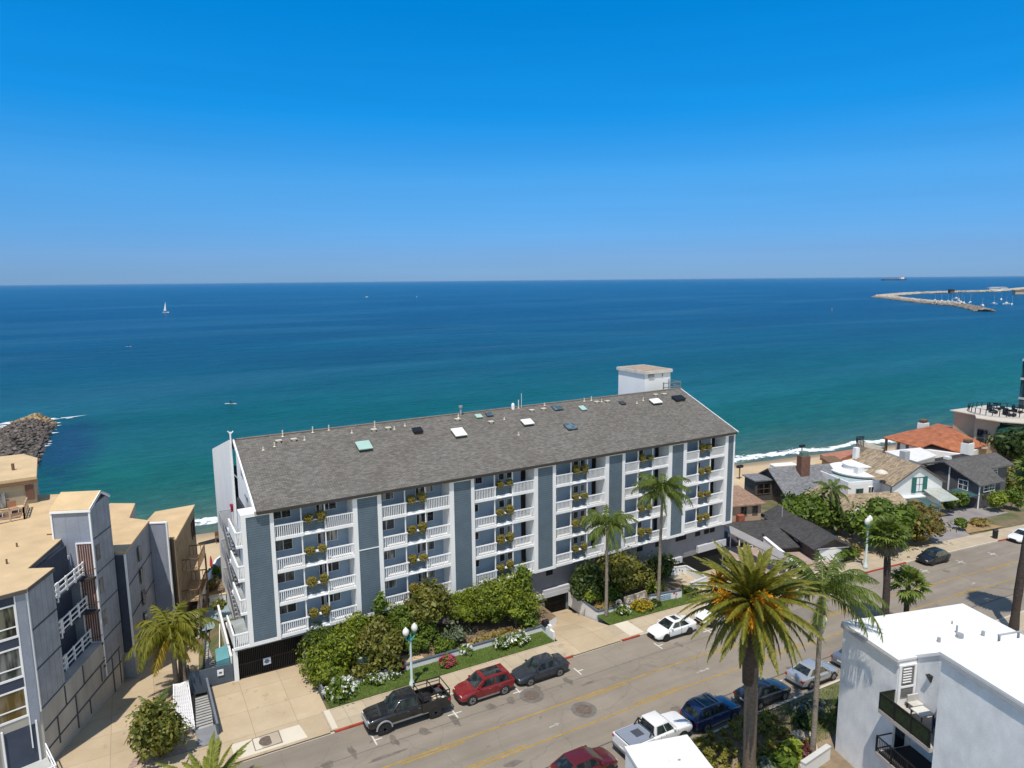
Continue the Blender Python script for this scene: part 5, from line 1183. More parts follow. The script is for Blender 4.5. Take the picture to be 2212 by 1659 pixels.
# red tiled beach house
h = House('red_tile_house', 'low beach house with broad terracotta tiled roofs and white chimneys', 'house', (137,74,-6), R(-19))
def q7(pts, z): return [s7(*p, z_) for p, z_ in zip(pts, z)]
def rp(nm, pts, z, mt=BRICKT, th=.2): m = MB(); m.slab(q7(pts, z), th); return m.build(nm, mt, h.t)
rp('tile_roof', ((1215,428),(1480,503),(1560,470),(1690,440),(1540,352),(1385,385)), (-2.6,-2.6,-1.6,-.9,-.4,-2.0)); rp('tile_roof', ((1540,352),(1690,440),(1560,470),(1800,548),(1850,505),(1960,485),(1760,395)), (-.4,-.9,-1.6,-3.0,-2.6,-2.4,-1.4))
rp('tile_roof', ((1540,352),(1760,395),(1700,350),(1600,330)), (-.4,-1.4,-3.2,-3.2))
m = MB(); m.prism([tuple(s7(*p,-2.8)[:2]) for p in ((1310,455),(1480,505),(1800,548),(1900,500),(1750,400),(1540,370),(1400,392))], -11, -2.95); m.build('wall', WHW, h.t)
for p in ((1243,437),(1330,462),(1390,480)): a = s7(*p,-2.8); m = MB(); m.box(a.x-.2,a.y-.2,-11,a.x+.2,a.y+.2,-2.85); m.build('veranda_post', BRN, h.t)
for p in ((1500,365),(1812,512)):
    a = s7(*p,-1.2); m = MB(); m.box(a.x-1.0,a.y-.7,-4,a.x+1.0,a.y+.7,.0); c_ = m.build('chimney', WHW, h.t); m = MB(); m.box(a.x-.8,a.y-.5,.35,a.x+.8,a.y+.5,.7)
    for dx in (-.7,.6):
        m.box(a.x+dx,a.y-.5,.001,a.x+dx+.1,a.y+.5,.35)
    m.build('chimney_cap', BRN, c_)
h = House('white_courtyard_wall', 'long white flat roofed annex in front of the terracotta roofs', 'building', (128,70,-5), R(-19))
m = MB(); m.prism([tuple(s7(*p,-2.4)[:2]) for p in ((1240,528),(1480,503),(1590,556),(1440,600))], -10, -2.4); m.build('wall', WHW, h.t); m = MB(); m.slab([s7(*p,-2.2) for p in ((1230,526),(1480,500),(1600,556),(1440,606))], .19); m.build('roof', mat('pale_membrane', (.66,.65,.62), .8, .08), h.t)
# beige hotel with a round roof terrace
h = House('beige_hotel', 'beige flat roofed building with a round white roof terrace and green awning', 'building', (160,76,-6), R(-20))
zt = 1.8; L8 = lambda u, v, z=zt: tuple(s7(u, v, z)[:2])
m = MB(); m.prism([L8(1720,240),L8(1865,262),L8(1872,285),L8(2042,312),L8(2050,300),L8(2300,330),L8(2330,250),L8(1960,205)], -12, zt-.05); m.build('wall', TAN, h.t)
m = MB(); m.slab([s7(*p,zt+.1) for p in ((1688,236),(1866,268),(1874,290),(2044,316),(2300,335),(2330,245),(1960,200))], .2); m.build('roof', mat('pale_roof_deck', (.52,.47,.40), .85, .1), h.t)
a = s7(2040,262,zt); m = MB(); m.lathe((a.x,a.y,zt+.11), [(5.8,0),(5.8,.22),(5.6,.23)], 30); m.build('round_terrace', mat('pale_terrace_tile', (.50,.46,.41), .85, .15, 1), h.t)
m = MB(); rg = random.Random(4)
for k in range(30): t_ = 2*PI*k/30; m.box(a.x+5.7*math.cos(t_)-.06,a.y+5.7*math.sin(t_)-.06,zt+.37,a.x+5.7*math.cos(t_)+.06,a.y+5.7*math.sin(t_)+.06,zt+1.5)
for k in range(30): t0,t1=2*PI*k/30,2*PI*(k+1)/30; m.bar((a.x+5.7*math.cos(t0),a.y+5.7*math.sin(t0),zt+1.45),(a.x+5.7*math.cos(t1),a.y+5.7*math.sin(t1),zt+1.45),.06)
m.build('terrace_railing', DARKM, h.t)
for k in range(9):
    p = (a.x+rg.uniform(-4,4), a.y+rg.uniform(-3.5,3.5)); t_ = thing('terrace_table', 'small dark table among the others on the round roof terrace', 'table', (p[0],p[1],zt+.47), rg.uniform(0,3), 'dark tables on the round terrace')
    m = MB(); m.lathe((0,0,0), [(.3,0),(.06,.08),(.06,.9),(.75,.92),(.75,1.0)], 10); m.build('table_top', DARKM, t_, local=True)
    m = MB(); m.box(.9,-.3,0,1.4,.3,.5); m.box(1.35,-.3,.501,1.42,.3,1.2); m.build('seat', DARKM, t_, local=True)
    m = MB(); m.box(-1.4,-.3,0,-.9,.3,.5); m.build('seat', DARKM, t_, local=True)
b_ = s7(1900,415,-3.0); d_ = (s7(2030,312,zt)-s7(1872,285,zt)).normalized(); n_ = Vector((d_.y,-d_.x,0))
q = s7(1872,285,zt); q.z = 0; w0 = q+d_*.6
m = MB(); p0 = w0+n_*.02; m.prism([tuple((p0)[:2]),tuple((p0+d_*2.0)[:2]),tuple((p0+d_*2.0+n_*.06)[:2]),tuple((p0+n_*.06)[:2])], -3.6, -.6); m.build('window', GLASSW, h.t)
m = MB(); m.prism([tuple((p0-d_*.3)[:2]),tuple((p0+d_*2.3)[:2]),tuple((p0+d_*2.3+n_*.8)[:2]),tuple((p0-d_*.3+n_*.8)[:2])], -4.4, -3.7); m.build('window_box', WHW, h.t)
e0 = s7(2046,306,zt); e0.z = 0; m = MB()
for k in range(7):
    a0, a1 = PI*k/12, PI*(k+1)/12; pr = lambda t: (e0-n_*.0+d_*(.3)+n_*(1.9*math.sin(t)), 1.0-2.2*(1-math.cos(t)))
    (x0,z0_),(x1,z1_) = pr(a0), pr(a1)
    m.add([(x0.x,x0.y,z0_),(x0.x+d_.x*6,x0.y+d_.y*6,z0_),(x1.x+d_.x*6,x1.y+d_.y*6,z1_),(x1.x,x1.y,z1_)], [(0,1,2,3),(3,2,1,0)])
m.build('awning', mat('green_awning', (.015,.085,.06), .7, .15, 2), h.t)
h = House('glass_tower', 'dark glazed tower cut off by the right edge of the frame', 'building', (186,78,0), R(-12))
c7 = s7(2168,240,1.0); 
m = MB(); m.prism([(c7.x,c7.y),(c7.x+16,c7.y-4),(c7.x+13,c7.y-14),(c7.x-1,c7.y-10)], -10, 12.6); m.build('glass_facade', glass('tower_glass', (.012,.03,.04), .1, (.05,.12,.14)), h.t)
for z in (-1.0,3.6,8.0,12.2): m = MB(); m.prism([(c7.x-.05,c7.y+.1),(c7.x+16.1,c7.y-3.9),(c7.x+13.1,c7.y-14.2),(c7.x-1.2,c7.y-10.1)], z, z+.5); m.build('floor_band', mat('pale_floor_band', (.45,.47,.47), .7, .1), h.t)
# stone sea wall with railing
h = House('stone_sea_wall', 'curved stone sea wall with dark railings at the edge of the beach', 'wall', (137,86,-8), 0)
pts = [s7(u, v, -5.2) for u, v in ((1030,462),(1036,480),(1090,497),(1150,512),(1215,522),(1235,500),(1150,476),(1080,458))]
m = MB(); m.prism([tuple(p[:2]) for p in pts], -12.5, -5.2); m.build('wall_body', mat('pale_beach_stone', (.36,.32,.25), .9, .25, 1.2), h.t)
m = MB()
for i in range(4):
    p, q = pts[(7-i)], pts[(6-i)] if i < 1 else pts[7-i-1]
for i in (7, 0, 1):
    p, q = pts[i], pts[(i+1) % 8]
    for k in range(5): w_ = p+(q-p)*k/5; m.box(w_.x-.06,w_.y-.06,-5.2,w_.x+.06,w_.y+.06,-4.0)
    m.bar(p+Vector((0,0,1.2)),q+Vector((0,0,1.2)),.1)
m.build('railing', DARKM, h.t)
# ================================================================== planting
L_OLIVE = leaf('olive_leaves', (0.088,0.097,0.019), (0.251,0.230,0.043)); L_MID = leaf('mid_green_leaves', (0.065,0.110,0.016), (0.185,0.249,0.032)); L_DARK = leaf('dark_green_leaves', (0.025,0.048,0.013), (0.097,0.136,0.026))
L_LIME = leaf('lime_leaves', (0.154,0.209,0.021), (0.290,0.335,0.040)); L_GREY = leaf('grey_green_leaves', (0.100,0.128,0.076), (0.190,0.217,0.136)); L_VINE = leaf('vine_leaves', (0.054,0.097,0.009), (0.282,0.312,0.029)); L_RUST = leaf('rusty_leaves', (0.128,0.109,0.029), (0.271,0.190,0.054))
L_DRY = leaf('dry_grass_leaves', (0.240,0.170,0.060), (0.420,0.310,0.100)); L_SILV = leaf('silver_leaves', (0.120,0.150,0.130), (0.220,0.250,0.210)); L_WINE = leaf('wine_leaves', (0.090,0.021,0.029), (0.181,0.054,0.054))
B_WHITE = leaf('white_blossom', (0.700,0.700,0.660), (0.820,0.820,0.780), .1); B_PINK = leaf('pink_blossom', (0.350,0.040,0.080), (0.550,0.120,0.160), .15); B_YEL = leaf('yellow_blossom', (0.450,0.270,0.010), (0.600,0.400,0.020), .2); B_ORG = leaf('orange_date_strands', (0.550,0.220,0.010), (0.750,0.360,0.020), .2)
BARK = mat('grey_brown_bark', (.16,.12,.09), .9, .3, 3, (1,1,.4)); PBARK = mat('palm_bark_grey', (.24,.20,.16), .9, .25, 2.5, (1,1,3)); DBARK = mat('dark_palm_bark', (.06,.045,.038), .95, .4, 3, (1,1,2.5), bmp=.5)
rgG = np.random.default_rng(11)
def crown(rg, c, r, nl, size, clumps=14, spread=.72):
    c = np.array(c, float); r = np.array(r, float); Vs, Fs, n = [], [], 0
    for k in range(clumps):
        d = rg.normal(size=3); d /= np.linalg.norm(d); d[2] = abs(d[2])*.9-.25 if rg.random() < .75 else d[2]
        cc = c+d*r*spread*rg.uniform(.55, 1.05); cr = r*rg.uniform(.20, .52)
        V, F = leafball(rg, cc, cr, max(8, nl//clumps), size); Vs.append(V); Fs.append(F+n); n += len(V)
    d = rg.normal(size=(max(6, nl//11), 3)); d /= np.linalg.norm(d, axis=1)[:, None]; d[:, 2] = np.abs(d[:, 2])*1.05-.25
    k_ = rg.integers(0, 9, len(d)); sh_ = d[k_ % len(d)]; d = d*.35+sh_*.75; p = c+d*r*rg.uniform(.95, 1.38, (len(d), 1)); V, F = leaves(rg, p, d, size); Vs.append(V); Fs.append(F+n)
    return np.vstack(Vs), np.vstack(Fs)
def plant(name, label, cat, x, y, zc, rx, rz, mt, size=.15, n=1600, trunk=None, group=None, bloom=None, clumps=14, ry=None, zg=None):
    zg = terrain(x, y)+.2 if zg is None else zg
    t = thing(name, label, cat, (x, y, zg), 0, group)
    V, F = crown(rgG, (x, y, zc), (rx, ry or rx*.9, rz), n, size, clumps); npmesh('crown' if trunk else 'foliage', V, F, mt, t)
    m = MB(); hgt = max(.4, zc-zg); k = max(3, clumps//4)
    for i in range(k if trunk else 3):
        a = 2*PI*i/k+rnd.random(); e = (x+math.cos(a)*rx*.55, y+math.sin(a)*rx*.5, zc+rz*rnd.uniform(-.1,.45)); mid = (x+math.cos(a)*rx*.12, y+math.sin(a)*rx*.1, zg+hgt*.55)
        w = (trunk or .05); m.tube([(x+.02*i,y,zg-.15), mid, e], [w, w*.65, w*.22], 6)
    m.build('trunk' if trunk else 'stem', BARK, t)
    if bloom:
        bm, bn, bs = bloom; d = rgG.normal(size=(bn, 3)); d /= np.linalg.norm(d, axis=1)[:, None]; d[:, 2] = np.abs(d[:, 2])*.9-.1
        p = np.array((x, y, zc))+d*np.array((rx, (ry or rx*.9), rz))*rgG.uniform(.92, 1.08, (bn, 1)); Vs, Fs, q = [], [], 0
        for pp in p:
            V, F = leafball(rgG, pp, bs, 7, bs*.8); Vs.append(V); Fs.append(F+q); q += len(V)
        npmesh('blossoms', np.vstack(Vs), np.vstack(Fs), bm, t)
    return t
def feather(rg, base, az, e0, e1, L, ll, n, wid=.05, vee=.35, hang=.2, plume=0.0):
    """one feather frond: curved rachis and two ranks of leaflets"""
    t = np.linspace(0, 1, n); ang = e0+(e1-e0)*t**1.25; ds = L/n
    h = np.cumsum(np.cos(ang))*ds; z = np.cumsum(np.sin(ang))*ds
    ca, sa = math.cos(az), math.sin(az); sway = rg.normal()*.25*t**2*L*.3
    P = np.stack([base[0]+h*ca-sway*sa, base[1]+h*sa+sway*ca, base[2]+z], 1)
    T = np.gradient(P, axis=0); T /= np.linalg.norm(T, axis=1)[:, None]
    S = np.stack([-np.full(n, sa), np.full(n, ca), np.zeros(n)], 1); U = np.cross(T, -S); U /= np.linalg.norm(U, axis=1)[:, None]
    lens = ll*np.sin(np.clip(t*.93+.10, 0, 1)*PI)**.55; lens[t < .10] *= .25
    Vs = []
    for sg in (-1, 1):
        d = S*sg*.80+T*(.62+.5*t[:, None])+U*(vee+rg.normal(size=(n, 1))*(.12+plume)); d[:, 2] -= hang*(.6+.8*rg.random(n)); d /= np.linalg.norm(d, axis=1)[:, None]
        s_ = lens[:, None]*rg.uniform(.8, 1.12, (n, 1)); tip = P+d*s_; tip[:, 2] -= hang*.35*s_[:, 0]; w = T*wid*.5
        Vs.append(np.stack([P-w, P+w, (P*.45+tip*.55)+w*.9+np.array([0,0,.02]), tip], 1).reshape(-1, 3))
    r = max(.012, .010*L); R0 = np.stack([P-S*r, P+S*r], 1)
    Vr = np.stack([R0[:-1,0], R0[:-1,1], R0[1:,1], R0[1:,0]], 1).reshape(-1, 3)
    V = np.vstack(Vs+[Vr]); return V, np.arange(len(V)).reshape(-1, 4)
def fan(rg, base, az, el, stalk, rad, n=16):
    """one fan leaf: stalk and a disc of folded, drooping segments"""
    d = np.array([math.cos(az)*math.cos(el), math.sin(az)*math.cos(el), math.sin(el)]); s = np.array([-math.sin(az), math.cos(az), 0]); u = np.cross(d, -s)
    c = np.array(base)+d*stalk-np.array([0,0,.06*stalk**2]); V = []
    for k in range(n):
        a = (k/(n-1)-.5)*2*2.25; dd = d*math.cos(a)+s*math.sin(a)+u*.12*(k % 2); l = rad*(.75+.25*math.cos(a))*rg.uniform(.9, 1.08)
        tip = c+dd*l; tip[2] -= .28*l*rg.uniform(.5, 1.3); mid = c+dd*l*.55; sd = (-d*math.sin(a)+s*math.cos(a))*rad*.11
        V += [c, mid-sd, tip, mid+sd]
    w = s*.025; V += [np.array(base)-w, np.array(base)+w, c+w, c-w]
    V = np.array(V); return V, np.arange(len(V)).reshape(-1, 4)
def join(parts):
    Vs, Fs, n = [], [], 0
    for V, F in parts: Vs.append(V); Fs.append(F+n); n += len(V)
    return np.vstack(Vs), np.vstack(Fs)
PF_DATE = leaf('date_palm_leaflets', (0.109,0.118,0.014), (0.271,0.243,0.034), .25); PF_QUEEN = leaf('queen_palm_leaflets', (0.073,0.112,0.021), (0.190,0.236,0.048), .3); PF_YELL = leaf('yellowed_leaflets', (0.320,0.220,0.020), (0.480,0.340,0.040), .3)
PF_FAN = leaf('fan_palm_leaves', (0.081,0.128,0.025), (0.217,0.271,0.057), .3); PF_DEAD = leaf('dead_frond', (0.200,0.150,0.090), (0.320,0.250,0.150), .2)
def ptrunk(t, x, y, z0, z1, r0, r1, mt, lean=(0,0), flare=1.25, rough=0):
    m = MB(); n = 14; pts, rs = [], []
    for i in range(n+1):
        k = i/n; pts.append((x+lean[0]*k*k, y+lean[1]*k*k, z0-.3+(z1-z0+.3)*k)); rs.append((r0+(r1-r0)*k)*(1+(flare-1)*max(0, 1-k*7))*(1+rough*rnd.uniform(-1,1)))
    m.tube(pts, rs, 12); return m.build('trunk', mt, t, smooth=True)
def feather_palm(name, label, x, y, z0, zc, nf, L, ll, mt, r0, r1, tmat, e_hi=1.35, e_lo=-.6, droop=1.5, n=46, plume=0., hang=.25, lean=(0,0), yellow=0, group=None, wid=.05, azs=None, vee=.35):
    t = thing(name, label, 'palm tree', (x, y, z0), 0, group); ptrunk(t, x, y, z0, zc, r0, r1, tmat, lean)
    cx, cy = x+lean[0], y+lean[1]; fr, yl = [], []
    for i in range(nf):
        k = (i+.5)/nf; az = i*2.39996+rgG.normal()*.15 if azs is None else azs[i % len(azs)]
        e0 = e_hi+(e_lo-e_hi)*k+rgG.normal()*.08; q = feather(rgG, (cx+.1*math.cos(az), cy+.1*math.sin(az), zc+.1), az, e0, max(-1.5, e0-droop*(.75+.4*rgG.random())), L*(.8+.25*math.sin(k*PI))*rgG.uniform(.9,1.08), ll, n, wid, vee, hang, plume)
        (yl if i >= nf-yellow else fr).append(q)
    V, F = join(fr); npmesh('crown', V, F, mt, t)
    if yl: V, F = join(yl); npmesh('yellowing_fronds', V, F, PF_YELL, t)
    return t
# Canary date palm in front
t = feather_palm('date_palm', 'big date palm with a dense round crown and orange fruit stalks', 31.86, 26.13, -.64, 11.6, 120, 4.45, .46, PF_DATE, .40, .42, mat('date_palm_bark', (.135,.105,.08), .95, .3, 4, (1,1,2.5), bmp=.5), 1.45, -.95, .95, 84, hang=.06, wid=.095, lean=(-.15,.2), vee=.30)
m = MB(); m.tube([(31.75,26.28,6.4),(31.72,26.31,8.8),(31.71,26.33,11.4)], [.44,.50,.56], 14); m.build('old_leaf_bases', DBARK, t, smooth=True)
for az, rr, dz in ((-2.35,1.55,-.15),(-1.5,1.45,.30),(3.0,1.9,.75),(-3.0,1.6,.15),(-.5,1.9,.55),(-1.9,1.25,.85),(2.2,1.9,1.2)):
    c = np.array((31.71+rr*1.15*math.cos(az), 26.33+rr*math.sin(az), 11.7+dz)); d = rgG.normal(size=(230, 3)); d /= np.linalg.norm(d, axis=1)[:, None]; d[:, 2] -= .3
    b0 = c+rgG.normal(size=(230,3))*.06; tip = c+d*rgG.uniform(.3,.8,(230,1)); sd = np.cross(d, rgG.normal(size=(230,3))); sd /= np.linalg.norm(sd, axis=1)[:,None]; sd *= .03
    V = np.stack([b0-sd, b0+sd, tip+sd, tip-sd], 1).reshape(-1,3); npmesh('fruit_cluster', V, np.arange(920).reshape(-1,4), B_ORG, t)
QG = 'queen palms along the street'
feather_palm('queen_palm', 'slim queen palm in front of the fourth balcony bay, its crown below the roof', 37.78, 48.21, -.75, 8.3, 26, 3.1, .70, PF_QUEEN, .17, .12, PBARK, 1.4, -.3, 1.9, 46, .4, .5, group=QG, wid=.09)
feather_palm('queen_palm', 'taller queen palm in front of the fifth siding column, reaching the top balconies', 44.09, 47.97, -1.0, 10.6, 28, 3.7, .74, PF_QUEEN, .18, .12, PBARK, 1.4, -.2, 1.8, 50, .4, .45, group=QG, wid=.09, lean=(.1,-.1))
feather_palm('queen_palm', 'tall queen palm between the date palm and the white block', 38.01, 26.04, -.8, 10.7, 26, 4.6, .80, PF_QUEEN, .19, .14, PBARK, 1.35, -.15, 1.75, 64, .4, .5, group=QG, wid=.075, lean=(.1,.1))
t = feather_palm('queen_palm', 'queen palm on three short trunks with yellowing lower fronds beside the grey boarded apartments', 1.56, 56.1, -.75, 4.2, 36, 3.6, .85, leaf('yellow_green_palm', (.12,.14,.018), (.30,.27,.035), .3), .20, .16, PBARK, 1.25, -.5, 1.9, 60, .5, .6, group=QG, wid=.10, yellow=10, lean=(-.1,0))
ptrunk(t, 2.2, 56.0, -.75, 4.1, .17, .13, PBARK, (.1,.2)); ptrunk(t, 1.9, 56.7, -.75, 4.3, .17, .13, PBARK, (.35,-.1))
feather_palm('feather_palm', 'small feather palm with drooping brown skirt before the shingled house', 78.7, 53.6, -2.3, 3.6, 17, 2.7, .55, PF_QUEEN, .22, .17, PBARK, 1.3, -.7, 1.3, 44, .2, .35, yellow=0, wid=.12)
c5 = hit(452, 1700, 1.2)
feather_palm('feather_palm', 'young feather palm rising from the bottom left edge of the frame', c5.x, c5.y, .1, 1.0, 22, 3.2, .40, leaf('young_palm_leaflets', (.12,.15,.02), (.30,.30,.05), .3), .22, .2, DBARK, 1.3, .2, .8, 70, 0, .05, wid=.09)
def fan_palm(label, x, y, z0, zc, nf, stalk, rad, r0, r1, lean=(0,0), dead=8, group='fan palms on the near side'):
    t = thing('fan_palm', label, 'palm tree', (x, y, z0), 0, group); ptrunk(t, x, y, z0, zc, r0, r1, DBARK, lean, 1.3, .07); cx, cy = x+lean[0], y+lean[1]
    V, F = join([fan(rgG, (cx, cy, zc), i*2.39996, 1.35-1.75*(i+.5)/nf+rgG.normal()*.1, stalk*rgG.uniform(.75,1.1), rad*rgG.uniform(.85,1.1)) for i in range(nf)]); npmesh('crown', V, F, PF_FAN, t)
    if dead: V, F = join([fan(rgG, (cx, cy, zc-.25), i*2.39996+.4, -.75-.4*rgG.random(), stalk*.8, rad*.8) for i in range(dead)]); npmesh('dead_skirt', V, F, PF_DEAD if dead > 9 else PF_FAN, t)
    return t
fan_palm('stout fan palm with a shaggy dark trunk behind the white block roof', 59.24, 34.1, -1.65, 7.7, 46, 1.25, 1.0, .34, .28, (-.15,.3), 14)
fan_palm('low fan palm just behind the far corner of the white block roof', 60.99, 33.2, -1.7, 3.0, 30, 1.15, .95, .24, .2, (0,0), 6)
fan_palm('tall fan palm with a rough dark trunk at the right edge of the frame', 69.88, 28.19, -2.1, 13.2, 44, 1.5, 1.15, .36, .30, (1.3,-.2), 12)
# garden in front of the long block: climbers, trees, shrubs
VG = 'climbing vine masses against the basement wall'
for lab, a, mt in (('leafy vine mass nearest the left garage gate, hanging over the driveway wall', (12.2,51.0,1.50,2.20,1.95), L_VINE), ('vine mass under the first balcony bay, behind the green utility cabinet', (14.3,52.5,1.95,2.20,1.85), L_VINE), ('low vine mound beside the driveway wall at the front of the garden', (12.0,49.6,0.90,1.43,1.15), L_VINE),
    ('dark vine pocket tucked under the first balcony bay', (12.3,53.2,1.75,1.43,1.65), L_DARK), ('vine mass under the third siding column', (25.3,52.2,1.95,2.75,1.85), L_VINE), ('tall vine mass left of the ramp under the third balcony bay', (28.6,52.0,2.05,2.75,2.25), L_VINE), ('vine mass spilling towards the ramp', (30.2,50.8,1.10,1.76,1.75), L_VINE), ('vine mass under the second siding column', (18.4,52.5,1.75,2.42,1.95), L_MID)):
    plant('vine_mass', lab, 'climber', *a, mt, .125, 6500, group=VG, clumps=30)
TG = 'garden trees in front of the long block'
for lab, a, mt, n, tr in (('broad olive tree in front of the first balcony bay and second siding column', (16.4,50.3,1.7,2.1,2.2), L_OLIVE, 5600, .12), ('thin pale sapling against the second siding column', (17.0,52.3,3.9,.65,1.3), L_MID, 700, .05), ('tall loose tree reaching over the lowest balcony of the second bay', (21.3,51.9,3.0,2.0,2.4), L_OLIVE, 4800, .12),
    ('slender tree rising past the lowest planters of the third bay', (31.0,52.4,2.3,1.0,2.3), L_MID, 1500, .07), ('dark leafy tree left of the fourth bay, behind the queen palm', (38.4,52.0,1.1,1.9,2.3), L_DARK, 3000, .11), ('wide olive tree below the fifth balcony bay', (42.7,51.4,1.5,3.0,2.3), L_OLIVE, 6200, .14), ('dark rounded tree at the right end of the garden', (48.3,52.2,.1,2.1,1.8), L_DARK, 2800, .1)):
    plant('garden_tree', lab, 'tree', *a, mt, .17, n, trunk=tr, group=TG, clumps=20)
for nm, lab, a, mt, kw in (
    ('fern_bush', 'lime green tree fern under the second balcony bay', (24.2,51.8,1.9,1.2,.8), L_LIME, {}), ('fern_bush', 'lime green fern bush beside the ramp', (28.9,50.0,1.4,.95,.8), L_LIME, {}),
    ('shrub', 'grey green shrub behind the white flowers, left of the dry grass bed', (23.0,50.3,.6,1.3,1.3), L_GREY, {}), ('shrub', 'mid green shrub under the street lamp', (19.7,50.6,.7,1.2,1.0), L_MID, {}), ('shrub', 'bushy shrub behind the pink flower bush', (21.7,49.7,.3,1.0,.9), L_MID, {}),
    ('shrub', 'rounded lime shrub by the driveway wall', (11.9,48.9,.4,.85,.6), L_LIME, {}), ('shrub', 'olive shrub in front of the green utility cabinet', (14.2,49.3,.3,1.0,.8), L_OLIVE, {}), ('shrub', 'olive shrub filling the foot of the broad olive tree', (16.4,49.3,.5,1.6,.9), L_OLIVE, {}),
    ('shrub', 'wine red shrub at the edge of the gravel patch', (17.4,48.95,.1,.5,.45), L_WINE, {}), ('shrub', 'green shrub under the tall loose tree', (20.6,51.4,1.2,1.5,1.2), L_MID, {}), ('shrub', 'dense low shrub on the ramp corner', (30.3,49.7,.2,.9,.8), L_MID, {}),
    ('shrub', 'lime shrub beside the right ramp wall', (37.9,50.6,.3,.8,.9), L_LIME, {}), ('shrub', 'low lime shrub behind the monument sign', (45.3,49.9,-.3,1.3,.7), L_LIME, {}), ('shrub', 'dark clipped shrub at the end of the white garden wall', (48.8,48.4,-1.0,1.0,.85), L_DARK, {}), ('shrub', 'small shrub at the foot of the taller queen palm', (43.7,47.9,-.75,.5,.45), L_DARK, {}),
    ('shrub', 'mid green shrub under the wide olive tree', (40.4,50.8,0,1.5,1.0), L_MID, {}), ('dry_grass', 'straw coloured grass bed beside the lawn wall', (26.6,49.5,-.05,2.6,.35), L_DRY, {}), ('dry_grass', 'straw coloured grass under the slim queen palm', (38.6,49.5,-.35,1.1,.3), L_DRY, {})):
    plant(nm, lab, 'shrub' if nm != 'dry_grass' else 'grass clump', *a, mt, .13, 1600, clumps=12, ry=(.8 if nm == 'dry_grass' else None), **kw)
FG = 'white flowering bushes along the lawn'
for lab, a, n in (('largest white flowering bush, at the corner of the garage driveway', (12.2,47.75,.55,1.25,.9), 60), ('white flowering bush in front of the olive shrub', (15.0,48.3,.15,.8,.5), 30), ('small white flowering bush left of the street lamp', (16.6,48.2,-.05,.5,.4), 16), ('white flowering bush right of the pink flower bush', (23.2,48.8,-.1,.7,.55), 26),
    ('white flowering bush left of the pair by the mailbox pillar', (26.3,47.9,.05,.75,.65), 40), ('white flowering bush right of the pair by the mailbox pillar', (28.0,47.9,.0,.95,.7), 50), ('white flowering bush below the monument sign', (39.6,47.8,-.35,.7,.6), 18)):
    plant('flower_bush', lab, 'flower bush', *a, L_MID, .11, 900, group=FG, bloom=(B_WHITE, n, .10))
plant('flower_bush', 'pink flowering bush on the lawn behind the red suv', 'flower bush', 21.1,47.8,.05,.7,.55, L_MID, .10, 700, bloom=(B_PINK, 75, .10)); plant('flower_bush', 'yellow flowering bush below the monument sign', 'flower bush', 41.8,47.8,-.45,1.1,.5, L_MID, .10, 700, bloom=(B_YEL, 120, .09))
# left side planting
plant('cycad_shrub', 'large shaggy olive shrub on the pavement corner by the white lattice', 'shrub', 0.0,46.6,2.2,1.6,2.3, leaf('bright_olive_leaves', (.10,.115,.02), (.27,.25,.05)), .15, 4600, clumps=26, zg=.0)
feather_palm('feather_palm', 'slight feather palm growing up through the shaggy olive shrub', -.2, 46.9, 0, 3.4, 10, 1.8, .34, PF_QUEEN, .06, .05, PBARK, 1.4, .2, 1.3, 26, .1, .3)
for lab, a in (('low golden shrub in the terraced bed left of the long block', (6.2,75.6,-.9,1.0,.8)), ('lime hedge at the sea end of the terraced bed', (6.9,78.8,-.7,.8,.8)), ('small olive shrub in the planter beside the stair landings', (6.2,69.6,-.6,.7,.7))):
    plant('terrace_shrub', lab, 'shrub', *a, L_LIME if 'lime' in lab else L_RUST if 'golden' in lab else L_OLIVE, .13, 900, zg=-1.3)
# right side trees
for nm, lab, a, mt, n, sz in (('round_tree', 'round dense green tree behind the second street lamp', (80.6,47.2,.75,4.2,3.1), L_MID, 6500, .28), ('round_tree', 'rusty green tree beside the grey drive', (86.6,46.6,-.3,3.1,2.6), L_RUST, 4200, .26), ('round_tree', 'dark green tree behind the dark roofed cottage', (77.0,55.6,.6,3.6,2.7), L_MID, 4800, .28), ('round_tree', 'dark shadowed tree under the small feather palm', (79.6,52.8,-.9,2.2,1.9), L_DARK, 2600, .26),
    ('round_tree', 'big dark tree by the green awning of the beige building', (151,60,-2.6,7.5,4.6), L_DARK, 6500, .5), ('round_tree', 'olive tree standing between the grey house and the right frame edge', (127,52,-2.5,3.6,2.6), L_OLIVE, 3000, .36)):
    plant(nm, lab, 'tree', *a, mt, sz, n, trunk=.22, clumps=26, group='trees among the beach houses', zg=gz(a[0])-.2)
for lab, a, mt in (('leafy bush left of the grey house corner', (105.8,51.5,-1.9,1.4,1.5), L_MID), ('palm like bush in front of the grey house windows', (110.8,48.6,-1.9,1.6,1.5), L_LIME), ('bush right of the grey house', (114.0,48.0,-2.0,1.5,1.6), L_MID), ('small clipped bush beside the grey drive', (96.7,46.6,-2.2,.8,.85), L_MID), ('rusty low bush near the cottage garage', (74.5,47.2,-1.5,.9,.7), L_RUST), ('sprawling green bush by the cottage garage corner', (72.6,46.9,-1.3,1.3,1.0), L_MID), ('dry grass mound beside the pavement at right', (101.5,46.4,-2.9,1.4,.35), L_DRY), ('potted green bush on the corner of the teal porch', (103.6,51.5,-2.0,.9,1.1), L_DARK), ('leggy shrub behind the white block roof, nearer the white edge', (55.3,27.5,.6,1.0,1.7), L_DARK), ('leggy shrub behind the white block roof, nearer the right trunk', (60.5,26.8,-.6,1.4,1.3), L_OLIVE)):
    plant('bush', lab, 'shrub', *a, mt, .22, 1100, group='bushes among the beach houses', zg=gz(a[0])+.05)
